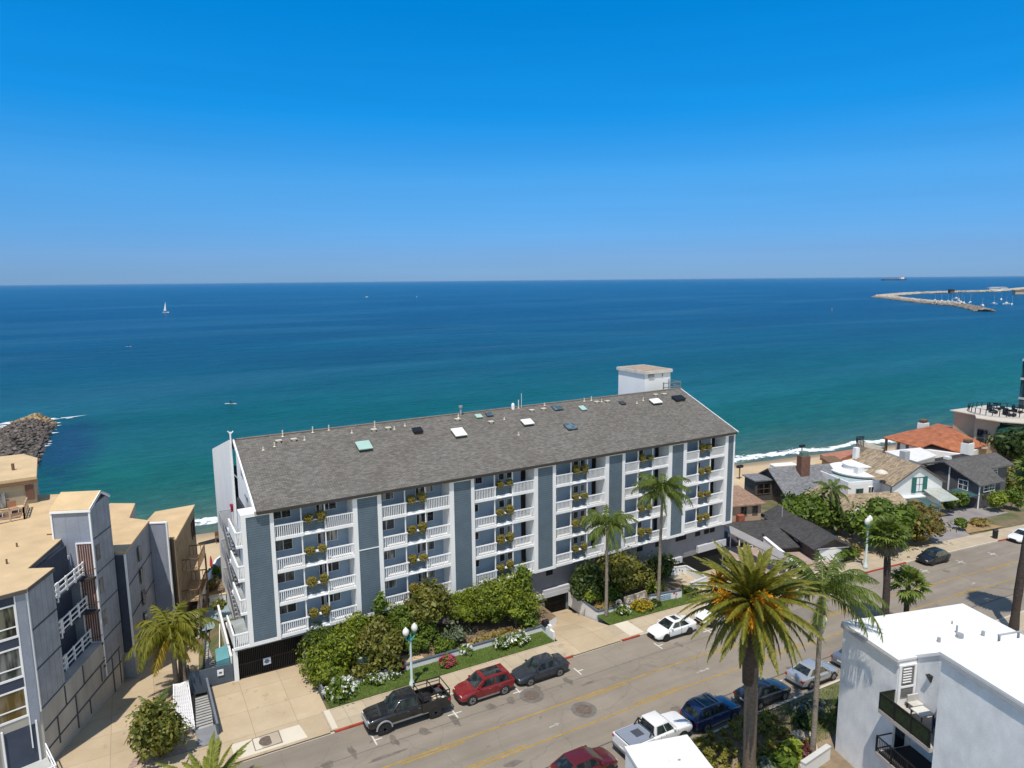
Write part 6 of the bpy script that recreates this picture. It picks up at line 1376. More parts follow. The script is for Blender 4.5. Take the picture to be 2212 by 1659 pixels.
# near bed: rows of round tussocks, silver and broad-leaved plants
k = 0
NB = 'round tussocks in the near planted bed'
tp = None; rg2 = random.Random(3)
for iy, vv in enumerate((30.2, 29.3, 28.4, 27.5, 26.6)):
    for ix in range(11):
        x = 28.0+ix*1.02+rg2.uniform(-.25,.25)+.4*(iy % 2); y = vv+rg2.uniform(-.22,.22)
        if x > 38.6 and y < 28.6 or x > 38.9: continue
        lab = 'small round yellow green tussock among the rows behind the near kerb'
        if tp is None:
            tp = plant('tussock', lab, 'grass clump', x, y, gz(x)+.40, .44, .38, leaf('tussock_leaves', (0.136,0.136,0.025), (0.344,0.299,0.064)), .10, 420, clumps=9, group=NB, zg=gz(x)+.06)
        else: dup(tp, (x, y, gz(x)+.06), rg2.uniform(0, 6), lab, NB).scale = (rg2.uniform(.8,1.25),)*3
for lab, a, mt, sz in (('silver blue shrub behind the near kerb, left of the queen palm trunk', (41.6,29.0,-.3,1.3,.8), L_SILV, .14), ('dark shrub beside the silver blue shrub', (40.3,28.2,-.35,1.0,.7), L_DARK, .14), ('dark bush against the white block corner', (43.6,27.4,-.2,.9,1.0), L_DARK, .15), ('reddish brown plant at the foot of the near queen palm', (37.5,26.6,-.4,.7,.5), L_WINE, .15), ('broad leaved green plant left of the door path', (36.4,26.5,-.2,.6,.75), L_LIME, .28), ('broad leaved plant at the bottom edge beside the date palm', (34.9,25.9,-.1,.8,.8), L_MID, .26), ('blue grey agave mound at the bottom edge', (33.6,26.2,-.3,.8,.5), L_SILV, .22)):
    plant('near_shrub', lab, 'shrub', *a, mt, sz, 800, zg=gz(a[0])+.05)
t = thing('yucca', 'spiky yellow green yucca by the white block corner', 'plant', (41.9,27.5,-.9)); V, F = join([feather(rgG, (41.9,27.5,-.6), i*2.4, 1.3-.045*i, .2-.05*i, 1.1, .07, 14, .09, .2, .05) for i in range(26)]); npmesh('foliage', V, F, L_LIME, t); ptrunk(t, 41.9, 27.5, -.9, -.5, .12, .1, BARK)
# lawn grass blades and ground cover nobody could count
def tufts(name, spots, n, h, mt):
    V = []
    for (x0, x1, v0, v1, dz) in spots:
        m_ = int(n*(x1-x0)*(v1-v0)); xs_ = rgG.uniform(x0, x1, m_); vs_ = rgG.uniform(v0, v1, m_); zz = np.array([gz(a)+dz for a in xs_]); bb = np.array([bend(a) for a in xs_])
        p = np.stack([xs_, vs_+bb, zz], 1); a = rgG.uniform(0, 2*PI, m_); s = np.stack([np.cos(a), np.sin(a), 0*a], 1)*.03; tip = p+rgG.normal(size=(m_,3))*np.array([.05,.05,.0])+np.array([0,0,1])*h*rgG.uniform(.5,1.2,(m_,1))
        V.append(np.stack([p-s, p+s, tip+s*.3, tip-s*.3], 1).reshape(-1,3))
    V = np.vstack(V); o = npmesh(name, V, np.arange(len(V)).reshape(-1,4), mt); o['kind'] = 'stuff'; o['label'] = name.replace('_', ' ')+' in thin strips'; return o
tufts('lawn_grass', [(11.2,30.9,46.68,48.65,.16),(37.1,49.3,46.68,48.65,.16)], 120, .09, leaf('grass_blades', (0.090,0.164,0.018), (0.226,0.299,0.040), .3))
tufts('ground_cover', [(38.9,47.5,26.6,30.6,.06)], 110, .14, leaf('ground_cover_blades', (0.154,0.181,0.054), (0.344,0.362,0.136), .3))
# ================================================================== street furniture, walls, signs
SLW = mat('slate_blue_panel', (.085,.105,.135), .7, .14, 1.2); MINT = mat('pale_mint_pole', (.55,.66,.64), .5, .08); TEALM = mat('teal_iron', (.05,.30,.28), .5, .12); GLOBE = mat('frosted_globe', (.66,.66,.63), .25, .05, fine=0)
def lamp(label, x, v, sc=1.0, zz=None):
    y = v+bend(x); t = thing('street_lamp', label, 'street lamp', (x, y, gz(x)+.13), R(20), 'twin globe street lamps')
    m = MB(); m.lathe((0,0,0), [(.24,0),(.22,.25),(.15,.45),(.105,.7),(.085,3.7),(.10,3.8)], 12); m.build('pole', MINT, t, local=True, smooth=True)
    m = MB(); m.lathe((0,0,3.80), [(.13,0),(.17,.12),(.09,.28),(.07,.5)], 12)
    for s_ in (-1, 1): m.tube([(0,0,4.0),(s_*.22,0,3.92),(s_*.42,0,4.05),(s_*.44,0,4.28)], .05, 7); m.lathe((s_*.44,0,4.26), [(.05,0),(.15,.08),(.17,.16)], 10)
    m.build('arm_bracket', TEALM, t, local=True)
    for s_ in (-1, 1): m = MB(); m.lathe((s_*.44,0,4.42), [(.13,0),(.24,.16),(.26,.32),(.2,.5),(.07,.62),(.03,.68)], 14); m.build('globe', GLOBE, t, local=True, smooth=True)
    t.scale = (sc,)*3; return t
lamp('mint twin globe street lamp on the lawn edge by the black pickup truck', 17.42, 46.4, 1.0); lamp('teal twin globe street lamp at the far pavement kerb before the round green tree', 71.76, 44.75, 1.22)
a = hit(1776, 1349, 3.5); lamp('twin globe street lamp mostly hidden behind the tall queen palm trunk', a.x, a.y-bend(a.x), 1.0)
def lowwall(name, label, pts, z0, h, capm=SLW, th=.2):
    t = thing(name, label, 'wall', (*pts[0], z0(*pts[0])))
    m, c_ = MB(), MB()
    for p, q in zip(pts, pts[1:]):
        p, q = Vector((*p,0)), Vector((*q,0)); d = (q-p).normalized(); n = Vector((-d.y,d.x,0))*th/2
        zf = lambda x, y: z0(x,y)+h
        m.prism([tuple((p-n)[:2]),tuple((q-n)[:2]),tuple((q+n)[:2]),tuple((p+n)[:2])], lambda x, y: z0(x,y)-1.2, zf)
        n2 = n*1.25; p2, q2 = p-d*.02, q+d*.02
        c_.prism([tuple((p2-n2)[:2]),tuple((q2-n2)[:2]),tuple((q2+n2)[:2]),tuple((p2+n2)[:2])], lambda x, y: z0(x,y)+h+.002, lambda x, y: z0(x,y)+h+.10)
    m.build('wall_body', WHW, t); c_.build('coping', capm, t); return t
gzz = lambda x, y: gz(x)+.15
lowwall('garden_wall', 'low white garden wall with slate coping behind the long lawn', [(12.6,48.78),(30.85,48.78)], gzz, .42)
lowwall('garden_wall', 'white ramp wall with slate coping turning along the short lawn', [(37.45,53.9),(37.15,48.78),(43.3,48.6)], lambda x, y: gz(x)+.1, .38)
t = lowwall('sign_wall', 'white garden wall carrying blue lettering and a red emblem', [(43.45,48.5),(47.2,48.05)], lambda x, y: gz(x)+.1, .78)
d = Vector((47.2-43.45,48.05-48.5,0)).normalized(); nrm = Vector((d.y,-d.x,0)); BLUL = mat('blue_lettering', (.10,.22,.34), .6, .1)
def onwall(nm, s0, s1, z0, z1, mt, th=.012):
    p, q = Vector((43.45,48.5,0))+d*s0+nrm*.101, Vector((43.45,48.5,0))+d*s1+nrm*.101; m = MB(); zb = gz(45)
    m.prism([tuple(p[:2]),tuple(q[:2]),tuple((q+nrm*th)[:2]),tuple((p+nrm*th)[:2])], zb+z0, zb+z1); return m.build(nm, mt, t)
rr = random.Random(5)
onwall('notice_board', 1.0, 2.5, .18, .80, mat('pale_blue_board', (.55,.63,.68), .6, .05))
for k, z in enumerate((.62,.45,.28)):
    s_ = 1.1
    m = MB()
    while s_ < 2.38:
        w_ = rr.uniform(.05,.12); p, q = Vector((43.45,48.5,0))+d*s_+nrm*.114, Vector((43.45,48.5,0))+d*(s_+w_)+nrm*.114; zb = gz(45); m.prism([tuple(p[:2]),tuple(q[:2]),tuple((q+nrm*.012)[:2]),tuple((p+nrm*.012)[:2])], zb+z, zb+z+rr.uniform(.07,.12)); s_ += w_+.035
    m.build('lettering', BLUL, t)
REDS = mat('red_emblem', (.45,.04,.05), .6, .1)
onwall('emblem', 2.72, 2.95, .62, .80, REDS); onwall('emblem', 3.02, 3.10, .12, .74, REDS); onwall('emblem', 3.11, 3.25, .52, .60, REDS)
# monument sign with raised script
t = thing('monument_sign', 'weathered tan monument sign with raised cream script on short white posts', 'sign', (41.7,48.75,-.9)); ds = Vector((2.3,-.30,0)).normalized(); ns = Vector((ds.y,-ds.x,0)); o0 = Vector((40.45,48.85,0)); zb = -.72
SIGN = mat('weathered_sign_board', (.33,.28,.22), .9, .25, 3)
def sp(s_, z, off=0): p = o0+ds*s_+ns*off; return Vector((p.x,p.y,z))
m = MB(); bd = [(0,.08),(2.5,.22),(2.62,.9),(2.45,1.32),(1.6,1.18),(.0,1.05)]
m.add([sp(a,zb+b,.07) for a, b in bd]+[sp(a,zb+b,-.07) for a, b in bd], [tuple(range(6)), tuple(range(11,5,-1))]+[(i,(i+1)%6,(i+1)%6+6,i+6) for i in range(6)]); m.build('board', SIGN, t)
CRM = mat('cream_script', (.66,.60,.50), .7, .08)
m = MB(); m.tube([sp(-.62+.30*math.cos(a)*1.0, zb+.55+.34*math.sin(a), .03) for a in [k*.5 for k in range(13)]], .07, 6); m.tube([sp(-.85,zb+.75,.04),sp(-.35,zb+.62,.04),sp(-.6,zb+.35,.05)], .05, 5); m.build('script', CRM, t)
m = MB()
for pts in ([(.25,.55),(.35,.85),(.55,.88),(.5,.68),(.3,.45),(.5,.33),(.68,.42)],[(.7,.45),(.82,.62),(.74,.75),(.66,.6),(.8,.42),(.95,.55)],[(.98,.45),(1.1,.72),(1.15,.45),(1.28,.7),(1.3,.46),(1.42,.56)],[(1.42,.5),(1.6,1.02),(1.5,1.12),(1.45,.9),(1.62,.5),(1.8,.62)],[(1.82,.55),(1.95,.8),(1.85,.9),(1.8,.72),(1.98,.56),(2.1,.72),(2.2,.98),(2.34,.95),(2.28,.74),(2.12,.62),(2.35,.6)],[(1.3,.32),(1.5,.42),(1.75,.35),(2.05,.45)]):
    m.tube([sp(a,zb+b,.085) for a, b in pts], .032, 5)
m.build('script', CRM, t)
for s_ in (.25, 2.3): m = MB(); a = sp(s_,0,0); m.box(a.x-.07,a.y-.05,-1.5,a.x+.07,a.y+.05,zb+.2); m.build('post', WHITE, t)
lowwall('planter_wall', 'white planter box walls with dry grass at the right end of the garden', [(49.3,48.9),(52.0,49.3),(52.2,52.5),(48.6,53.2)], lambda x, y: gz(x)+.1, .75, mat('pale_coping', (.55,.55,.56), .7, .08))
lowwall('entry_wall', 'pale grey entry wall at the foot of the white block corner', [(35.6,25.0),(38.6,25.3)], lambda x, y: gz(x), .95, mat('pale_entry_coping', (.55,.54,.52), .8, .08), .28)
# pillar with mailbox at the ramp
t = thing('mailbox_pillar', 'white pillar wall with a dark letter box on top beside the ramp', 'pillar', (30.98,47.6,-.5)); m = MB(); m.box(30.88,46.9,-.7,31.08,48.7,.28); m.box(30.86,47.4,-.7,31.12,47.75,.62); m.build('pillar', WHW, t); m = MB(); m.box(30.72,48.0,.281,31.2,48.55,.62); m.tube([(30.7,48.27,.62),(31.22,48.27,.62)], .22, 10); m.build('letter_box', DARKM, t)
m = MB(); m.box(31.121,47.48,.1,31.14,47.66,.34); m.build('number_plate', SLW, t)
# slate fence along the garage drive, cabinet, bin
t = thing('driveway_fence', 'slate blue panel fence sloping along the garage driveway', 'fence', (10.95,51,-.2)); m = MB(); m.prism([(10.93,48.1),(11.02,48.1),(11.02,53.7),(10.93,53.7)], -.5, lambda x, y: .72+.03*(y-48)); m.build('panel', SLW, t); m = MB(); m.bar((10.975,48.05,.76),(10.975,53.7,.93),.13,.07); m.build('top_rail', mat('slate_rail', (.16,.18,.21), .6, .1), t)
t = thing('utility_cabinet', 'green metal utility cabinet standing among the garden shrubs', 'utility cabinet', (14.9,50.3,-.1)); m = MB(); m.box(14.35,49.95,-.2,15.5,50.6,1.15); m.build('cabinet', mat('utility_green', (.20,.26,.20), .6, .1), t, bevel=.03); m = MB(); m.box(14.3,49.9,1.151,15.55,50.65,1.22); m.build('lid', mat('utility_green_lid', (.33,.39,.30), .6, .1), t); m = MB(); m.box(15.05,49.93,.6,15.2,49.949,.8); m.build('label_plate', WHITE, t)
t = thing('litter_bin', 'dark litter bin on the far pavement near the grey drive', 'bin', (97.2,44.7+bend(97.2),gz(97.2)+.13)); m = MB(); m.lathe((0,0,0), [(.26,0),(.3,.1),(.32,1.0)], 12); m.build('body', DARKM, t, local=True); m = MB(); m.lathe((0,0,1.001), [(.34,0),(.34,.12),(.2,.25)], 12); m.build('lid', TRIMB, t, local=True)
RUSTM = mat('rusty_iron_cover', (.13,.10,.08), .8, .3, 6); RING = mat('cover_collar', (.15,.135,.12), .9, .2, 3)
for lab, x, y, r_, pad in (('round iron manhole cover in the lane behind the bright red suv', 25.05,41.0,.62,0), ('round iron manhole cover in the centre turning lane', 27.5,37.6,.62,0), ('round iron manhole cover in a square frame at the garage driveway', 6.4,45.2,.5,1)):
    t = thing('manhole_cover', lab, 'manhole cover', (x, y, gz(x)+.006+(.142 if pad else 0)), 0, 'iron manhole covers'); sl_ = -.02
    m = MB(); n = 24
    def ring(r0, r1, z):
        m.add([(math.cos(2*PI*k/n)*r, math.sin(2*PI*k/n)*r, z+sl_*math.cos(2*PI*k/n)*r) for r in (r0, r1) for k in range(n)], [(k,(k+1)%n,(k+1)%n+n,k+n) for k in range(n)])
    ring(r_, r_*1.55 if not pad else r_*1.08, .004); m.build('collar', RING, t, local=True)
    m = MB(); m.add([(math.cos(2*PI*k/n)*r_, math.sin(2*PI*k/n)*r_, .006+sl_*math.cos(2*PI*k/n)*r_) for k in range(n)], [tuple(range(n))]); m.build('lid', RUSTM, t, local=True)
    if pad:
        m = MB()
        for b_ in ((-.9,-.72,.9,-.66),(-.9,.66,.9,.72),(-.9,-.66,-.84,.66),(.84,-.66,.9,.66)): m.box(b_[0],b_[1],-.01,b_[2],b_[3],.012)
        m.build('square_frame', RING, t, local=True)
        m = MB(); m.add([(-.84,-.66,.003),(.84,-.66,-.0),(.84,.66,-.0),(-.84,.66,.003)], [(0,1,2,3)]); m.build('pad', mat('vault_pad', (.40,.34,.26), .9, .12, 1), t, local=True)
# ------------------------------------------------------------------ stairs and walls at the left end of the long block
t = thing('entry_gate', 'slate blue solid entry gate with a white notice left of the garage', 'gate', (4,54.2,0)); m = MB(); m.prism([(2.45,54.25),(5.5,53.98),(5.5,54.06),(2.45,54.33)], -.4, 1.45); m.build('panel', SLW, t); m = MB(); m.prism([(4.35,54.0),(4.8,53.96),(4.8,53.99),(4.35,54.03)], .72, 1.22); m.build('notice', WHITE, t); m = MB(); m.prism([(4.47,53.975),(4.68,53.957),(4.68,53.965),(4.47,53.983)], .9, 1.04); m.build('notice_emblem', MATS['notice_ink'], t); m = MB(); m.prism([(2.38,54.2),(2.5,54.2),(2.5,55.9),(2.38,55.9)], -.5, 1.3); m.build('side_panel', SLW, t)
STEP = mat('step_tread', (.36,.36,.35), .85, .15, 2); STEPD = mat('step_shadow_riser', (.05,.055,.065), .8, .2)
t = thing('front_steps', 'flight of grey steps with slate rail from the pavement to the entry gate', 'steps', (3,51,0)); m, m2 = MB(), MB()
for k in range(12):
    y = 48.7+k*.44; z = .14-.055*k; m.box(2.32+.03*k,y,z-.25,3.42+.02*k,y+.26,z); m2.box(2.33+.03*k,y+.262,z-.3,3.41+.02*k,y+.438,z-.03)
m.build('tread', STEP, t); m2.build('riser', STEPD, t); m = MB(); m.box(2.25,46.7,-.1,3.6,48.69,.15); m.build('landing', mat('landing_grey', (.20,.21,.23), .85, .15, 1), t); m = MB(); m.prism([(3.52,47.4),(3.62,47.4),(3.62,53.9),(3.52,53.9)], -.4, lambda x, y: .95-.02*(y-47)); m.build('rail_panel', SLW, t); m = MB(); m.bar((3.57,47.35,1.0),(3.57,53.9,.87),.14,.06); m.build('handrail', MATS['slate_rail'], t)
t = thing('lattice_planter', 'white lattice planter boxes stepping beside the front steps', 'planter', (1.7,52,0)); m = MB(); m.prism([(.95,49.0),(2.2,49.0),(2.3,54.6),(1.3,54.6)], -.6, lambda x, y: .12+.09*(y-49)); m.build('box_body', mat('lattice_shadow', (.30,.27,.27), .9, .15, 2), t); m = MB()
for k in range(34):
    y = 49+k*.165; zz = .15+.09*(y-49)
    if y < 54.5: m.bar((1.0+.05*(y-49),y,zz),(2.22,min(54.6,y+.7),zz+.05),.05,.03); m.bar((2.22,y,zz),(1.0+.06*(y-49),min(54.6,y+.7),zz+.05),.05,.03)
for k in range(8): y = 49+k*.75; m.box(2.2,y,-.3,2.26,y+.08,.3+.09*(y-49))
m.bar((2.23,49,.2),(2.3,54.6,.72),.07); m.bar((.95,49,.2),(1.3,54.6,.72),.07); m.build('lattice', WHITE, t)
t = thing('side_stairs', 'long concrete stairs with pale treads going down to the beach beside the long block', 'steps', (4.2,61,-1)); m, m2 = MB(), MB()
for k in range(26):
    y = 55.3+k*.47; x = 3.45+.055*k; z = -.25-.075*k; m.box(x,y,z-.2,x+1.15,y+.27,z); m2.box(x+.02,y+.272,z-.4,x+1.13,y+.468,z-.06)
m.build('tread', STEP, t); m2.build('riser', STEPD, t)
m = MB(); m.bar((3.4,55.3,.7),(4.8,67.4,-1.2),.06)
for k in range(13): m.bar((3.4+.117*k,55.3+k*1.0,-.6-.16*k),(3.4+.117*k,55.3+k*1.0,.7-.157*k),.045)
m.build('handrail', SLW, t); m = MB(); m.bar((4.65,55.3,.7),(6.0,67.4,-1.2),.07); m.build('handrail', WHITE, t)
t = thing('stair_wall', 'white wall sloping down beside the beach stairs', 'wall', (5.5,61,0)); m = MB(); m.prism([(5.40,54.3),(5.52,54.3),(6.05,67.6),(5.93,67.6)], -3, lambda x, y: 1.9-.12*(y-54.3)); m.build('wall_body', WHW, t); m = MB(); m.bar((5.46,54.3,1.94),(5.99,67.6,.33),.18,.07); m.build('coping', WHITE, t)
t = thing('teal_awning', 'small teal canvas awning at the stair foot beside the garage', 'awning', (5.0,55.3,1.8)); m = MB(); m.slab([(4.4,54.7,1.55),(5.35,54.5,1.75),(5.38,56.0,2.1),(4.5,56.1,1.9)], .06); m.poly([(4.4,54.7,1.55),(5.35,54.5,1.75),(5.35,54.5,1.2),(4.4,54.7,1.05)]); m.build('canvas', mat('teal_canvas', (.10,.27,.30), .8, .1), t); m = MB(); m.bar((4.45,54.75,0),(4.45,54.75,1.5),.05); m.bar((5.3,54.6,0),(5.3,54.6,1.7),.05); m.build('frame', GREYM, t)
b = MB(); b.poly([(4.4,67.6,-1.9),(7.3,67.6,-1.9),(7.35,73.2,-1.95),(5.2,73.2,-1.95)]); struct(b.build('blue_patio', mat('blue_grey_patio', (.22,.30,.34), .8, .15, .6)))
b = MB(); b.prism([(4.9,73.25),(7.36,73.25),(8.0,81.5),(7.3,81.2)], -6, -1.35); struct(b.build('terraced_bed', BED))
lowwall('boundary_wall', 'white boundary wall of the terraced bed running down to the beach', [(4.1,67.6),(4.9,73.0),(7.35,81.2),(8.1,82.2)], lambda x, y: -1.3, .9, WHITE, .18)
lowwall('bed_kerb', 'cream kerb between the blue patio and the terraced bed', [(5.2,73.3),(7.3,73.2)], lambda x, y: -1.5, .35, mat('cream_kerb', (.6,.5,.33), .8, .1), .22)
b = MB(); b.poly([(-2.0,46.68,.145),(1.6,46.68,.145),(1.2,48.6,.12),(-1.0,48.9,.12)]); struct(b.build('pebble_bed', mat('reddish_pebbles', (.33,.24,.19), .95, .35, 6)))
# ------------------------------------------------------------------ beach bits
def post(nm, lab, x, y, z, h): 
    t = thing(nm, lab, 'post', (x,y,z)); m = MB(); m.tube([(0,0,-.5),(0,0,h)], .12, 8); m.build('pole', BRN, t, local=True); m = MB(); m.box(-.7,-.3,h+.001,.7,.3,h+.5); m.build('head', DARKM, t, local=True)
post('beach_post', 'dark headed post on the sand beside the end of the long block', 105.5,92.2,-9.0,2.4); post('beach_post', 'dark headed post on the sand near the surf', 132.6,98.3,-10.2,3.0)
t = thing('beached_boat', 'dark upturned boat lying on the sand left of the long block', 'boat', (9.7,117.3,-11.3), R(12)); m = MB(); m.add([(-2.4,0,0),(-1.2,-.8,0),(1.2,-.8,0),(2.6,0,0),(1.2,.8,0),(-1.2,.8,0),(-1.6,0,.5),(1.5,0,.55)], [(0,1,6),(1,2,7,6),(2,3,7),(3,4,7),(4,5,6,7),(5,0,6),(5,4,3,2,1,0)]); m.build('hull', DARKM, t, local=True); m = MB(); m.bar((-1.6,0,.55),(1.5,0,.6),.08); m.build('keel', BRN, t, local=True)
t = thing('beach_stool', 'small dark lifeguard chair on the sand left of the long block', 'chair', (11.2,116.5,-11.2)); m = MB(); m.box(-.5,-.5,1.0,.5,.5,1.12); m.box(-.5,.42,1.121,.5,.5,1.9); m.build('seat', BRN, t, local=True)
for a in (-.45,.45):
    for b_ in (-.45,.45): m = MB(); m.box(a-.05,b_-.05,-.3,a+.05,b_+.05,.999); m.build('leg', BRN, t, local=True)
t = thing('folded_parasol', 'folded red beach parasol standing in the sand', 'parasol', (8.5,101.2,-9.6)); m = MB(); m.tube([(0,0,-.4),(0,0,2.4)], .04, 6); m.build('pole', WHITE, t, local=True); m = MB(); m.lathe((0,0,.6), [(.06,0),(.22,.2),(.14,1.2),(.03,1.75)], 8); m.build('canopy', REDS, t, local=True)
t = thing('beach_hut', 'brown timber beach hut at the end of the brick terrace', 'hut', (126.3,86.4,-8.4), R(-20)); m = MB(); m.box(-1.4,-1.2,-2,1.4,1.2,1.6); m.build('wall', mat('ochre_timber', (.33,.19,.09), .85, .2, 1), t, local=True); m = MB(); m.slab([(-1.7,-1.5,1.7),(1.7,-1.5,1.7),(1.7,1.5,2.2),(-1.7,1.5,2.2)], .12); m.build('roof', BRN, t, local=True)
t = thing('white_beach_slab', 'flat white platform on the sand behind the slate roof', 'platform', (121,94,-9), R(-18)); m = MB(); m.box(-2.6,-.9,-.6,2.6,.9,.35); m.build('platform', STUCCO, t, local=True); m = MB(); m.box(-2.7,-1.0,.351,2.7,1.0,.45); m.build('edge', WHITE, t, local=True)
# ------------------------------------------------------------------ rock groyne and breakwater
def boulders(rg, cen, rad, n_):
    """n_ jittered octahedral-ish rocks"""
    base = np.array([(1,0,0),(-1,0,0),(0,1,0),(0,-1,0),(0,0,1),(0,0,-1),(.6,.6,.6),(-.6,.6,.6),(.6,-.6,.6),(-.6,-.6,.6)], float)
    tri = np.array([(4,6,7),(4,7,9),(4,9,8),(4,8,6),(0,2,6),(2,1,7),(1,3,9),(3,0,8),(2,7,6),(1,9,7),(3,8,9),(0,6,8),(0,5,2),(2,5,1),(1,5,3),(3,5,0)])
    V = base[None]*rad[:, None, None]*rg.uniform(.6, 1.25, (n_, 10, 3)); a = rg.uniform(0, 2*PI, n_); ca, sa = np.cos(a)[:, None], np.sin(a)[:, None]
    V = np.stack([V[..., 0]*ca-V[..., 1]*sa, V[..., 0]*sa+V[..., 1]*ca, V[..., 2]*.8], 2)+cen[:, None]
    return V.reshape(-1, 3), (tri[None]+np.arange(n_)[:, None, None]*10).reshape(-1, 3)
def rockmat(name, a, b):
    m, nt, bs = newmat(name); g = nd(nt, 'ShaderNodeNewGeometry'); c = mixc(nt, g.outputs['Random Per Island'], a, b)
    c = mixc(nt, rampf(nt, noise(nt, pos(nt), .9, 5), .35, .65), mixc(nt, 1.0, c, (.6,.58,.56), 'MULTIPLY'), c); nt.links.new(c, bs.inputs['Base Color']); bs.inputs['Roughness'].default_value = .9; return m
ROCK = rockmat('groyne_rock', (.07,.06,.053), (.20,.165,.14)); ROCKO = rockmat('lichen_rock', (.26,.17,.08), (.45,.32,.17)); ROCKP = rockmat('breakwater_rock', (.42,.37,.30), (.62,.56,.48)); ROCKD = rockmat('wet_rock', (.16,.135,.11), (.32,.27,.22))
t = thing('rock_groyne', 'dark boulder groyne reaching into the sea at the left edge', 'groyne', (-27,215,SEA))
n_ = 3400; yy = rgG.uniform(150, 258, n_); cx = -27.2-.0-((yy-215)/60)**2*1.2+np.where(yy > 240, (yy-240)*.14, 0); hw = np.where(yy > 246, 7.2*np.sqrt(np.clip(1-((yy-246)/13)**2, .05, 1)), 7.4); uu = rgG.uniform(-1, 1, n_)
cen = np.stack([cx+uu*hw, yy, SEA-.3+2.6*(1-np.abs(uu)**1.6)+rgG.normal(size=n_)*.25], 1); rad = rgG.uniform(.35, .85, n_); tip_ = (yy > 249)
V, F = boulders(rgG, cen[~tip_], rad[~tip_], int((~tip_).sum())); npmesh('boulders', V, F, ROCK, t); V, F = boulders(rgG, cen[tip_], rad[tip_], int(tip_.sum())); npmesh('tip_boulders', V, F, ROCKO, t)
m = MB(); m.prism([(-33.5,140),(-20.8,140),(-20.6,215),(-20.9,250),(-26,256),(-33,248)], SEA-2, SEA+.9); m.build('core', mat('groyne_core', (.08,.07,.06), .9, .2), t)
FOAM = mat('sea_foam', (.82,.85,.86), .7, .06, fine=.1)
m = MB(); rf_ = random.Random(9)
for k in range(95):
    if k < 60: y = rf_.uniform(205,262); x = -35+rf_.uniform(-5,2.2)+(y-215)*.02
    elif k < 80: x = rf_.uniform(-34,-16); y = 259.5+rf_.uniform(-1.5,2.2)
    else: y = rf_.uniform(200,256); x = -19.6+rf_.uniform(-.5,.8)
    r1 = rf_.uniform(.4,1.7)*(1 if k < 80 else .5); nn = 9; m.add([(x+math.cos(2*PI*j/nn)*r1*1.7*rf_.uniform(.5,1.2), y+math.sin(2*PI*j/nn)*r1*.7*rf_.uniform(.5,1.2), SEA+.05+k*.001) for j in range(nn)], [tuple(range(nn))])
m.add([(-19,260,SEA+.16),(-15,260.6,SEA+.16),(-11.5,262.2,SEA+.16),(-15,261.5,SEA+.16),(-19,261,SEA+.16)], [(0,1,2,3,4)])
o = m.build('surf_foam', FOAM); o['kind'] = 'stuff'; o['label'] = 'white foam around the groyne'
t = thing('breakwater', 'long pale rock breakwater with two arms enclosing the distant harbour', 'breakwater', (1390,868,SEA))
def arm(pts, wd, h, n_, rmin, rmax):
    P_ = [np.array(p, float) for p in pts]; cs, rs = [], []; L_ = [np.linalg.norm(b_-a_) for a_, b_ in zip(P_, P_[1:])]; tot = sum(L_)
    for a_, b_, l in zip(P_, P_[1:], L_):
        k_ = int(n_*l/tot); tt = rgG.random(k_); uu = rgG.uniform(-1, 1, k_); d_ = (b_-a_)/l; nn = np.array([-d_[1], d_[0]])
        xy = a_+(b_-a_)*tt[:, None]+nn*(uu*wd)[:, None]; cs.append(np.column_stack([xy, SEA+h*(1-np.abs(uu)**1.5)])); rs.append(rgG.uniform(rmin, rmax, k_))
    return np.vstack(cs), np.concatenate(rs)
near = [(1400,878),(1300,775),(1221,705),(1120,608),(1065,537),(1000,490),(918,436)]; far = [(1400,872),(1480,905),(1600,945),(1740,981),(1900,985),(2050,965),(2300,1030),(2700,1150)]
for nm, pts, wd, h, k_, mt, zo in (('near_arm_cap', near[:5], 6, 3.6, 2600, ROCKP, .8), ('near_arm_rocks', near, 11, 2.4, 4200, ROCKD, 0), ('far_arm', far, 13, 3.6, 4500, ROCKP, .6)):
    c_, r_ = arm(pts, wd, h, k_, 1.0, 2.3); c_[:, 2] += zo; V, F = boulders(rgG, c_, r_, len(r_)); npmesh(nm, V, F, mt, t)
# ------------------------------------------------------------------ boats, ship, buoy, paddlers
HULLW = mat('boat_hull_white', (.78,.78,.78), .4, .05); SAILM = mat('sail_cloth', (.76,.77,.78), .7, .05); HULLD = mat('dark_hull', (.05,.06,.09), .5, .1)
def hull(mb, L, W, H, zb=-.3):
    st = [(-.5,.75),(-.2,1),(.2,.9),(.4,.45),(.5,.03)]; vs = []; fs = []
    for i, (a, w_) in enumerate(st):
        x = a*L; w2 = w_*W/2; vs += [(x,-w2*.6,zb),(x,w2*.6,zb),(x,w2,H),(x,-w2,H)]
        if i: k = 4*i-4; fs += [(k,k+4,k+5,k+1),(k+1,k+5,k+6,k+2),(k+2,k+6,k+7,k+3),(k+3,k+7,k+4,k)]
    fs += [(0,1,2,3),(19,18,17,16)]; mb.add(vs, fs)
t = thing('sailing_boat', 'small white sailing boat with raised sail far out at left', 'sailing boat', (61,1128,SEA), R(-35)); m = MB(); hull(m, 9.5, 3.0, 1.4); m.build('hull', HULLW, t, local=True); m = MB(); m.box(-2,-.9,1.401,1.5,.9,2.2); m.build('cabin', HULLD, t, local=True); m = MB(); m.tube([(.5,0,1.4),(.5,0,17)], .13, 6); m.build('mast', GREYM, t, local=True); m = MB(); m.add([(.35,.05,3),(-3.6,.3,3.0),(.35,.05,16),(.35,-.05,3),(-3.6,.2,3.0),(.35,-.05,16)], [(0,1,2),(5,4,3),(0,3,4,1),(1,4,5,2),(2,5,3,0)]); m.build('sail', SAILM, t, local=True)
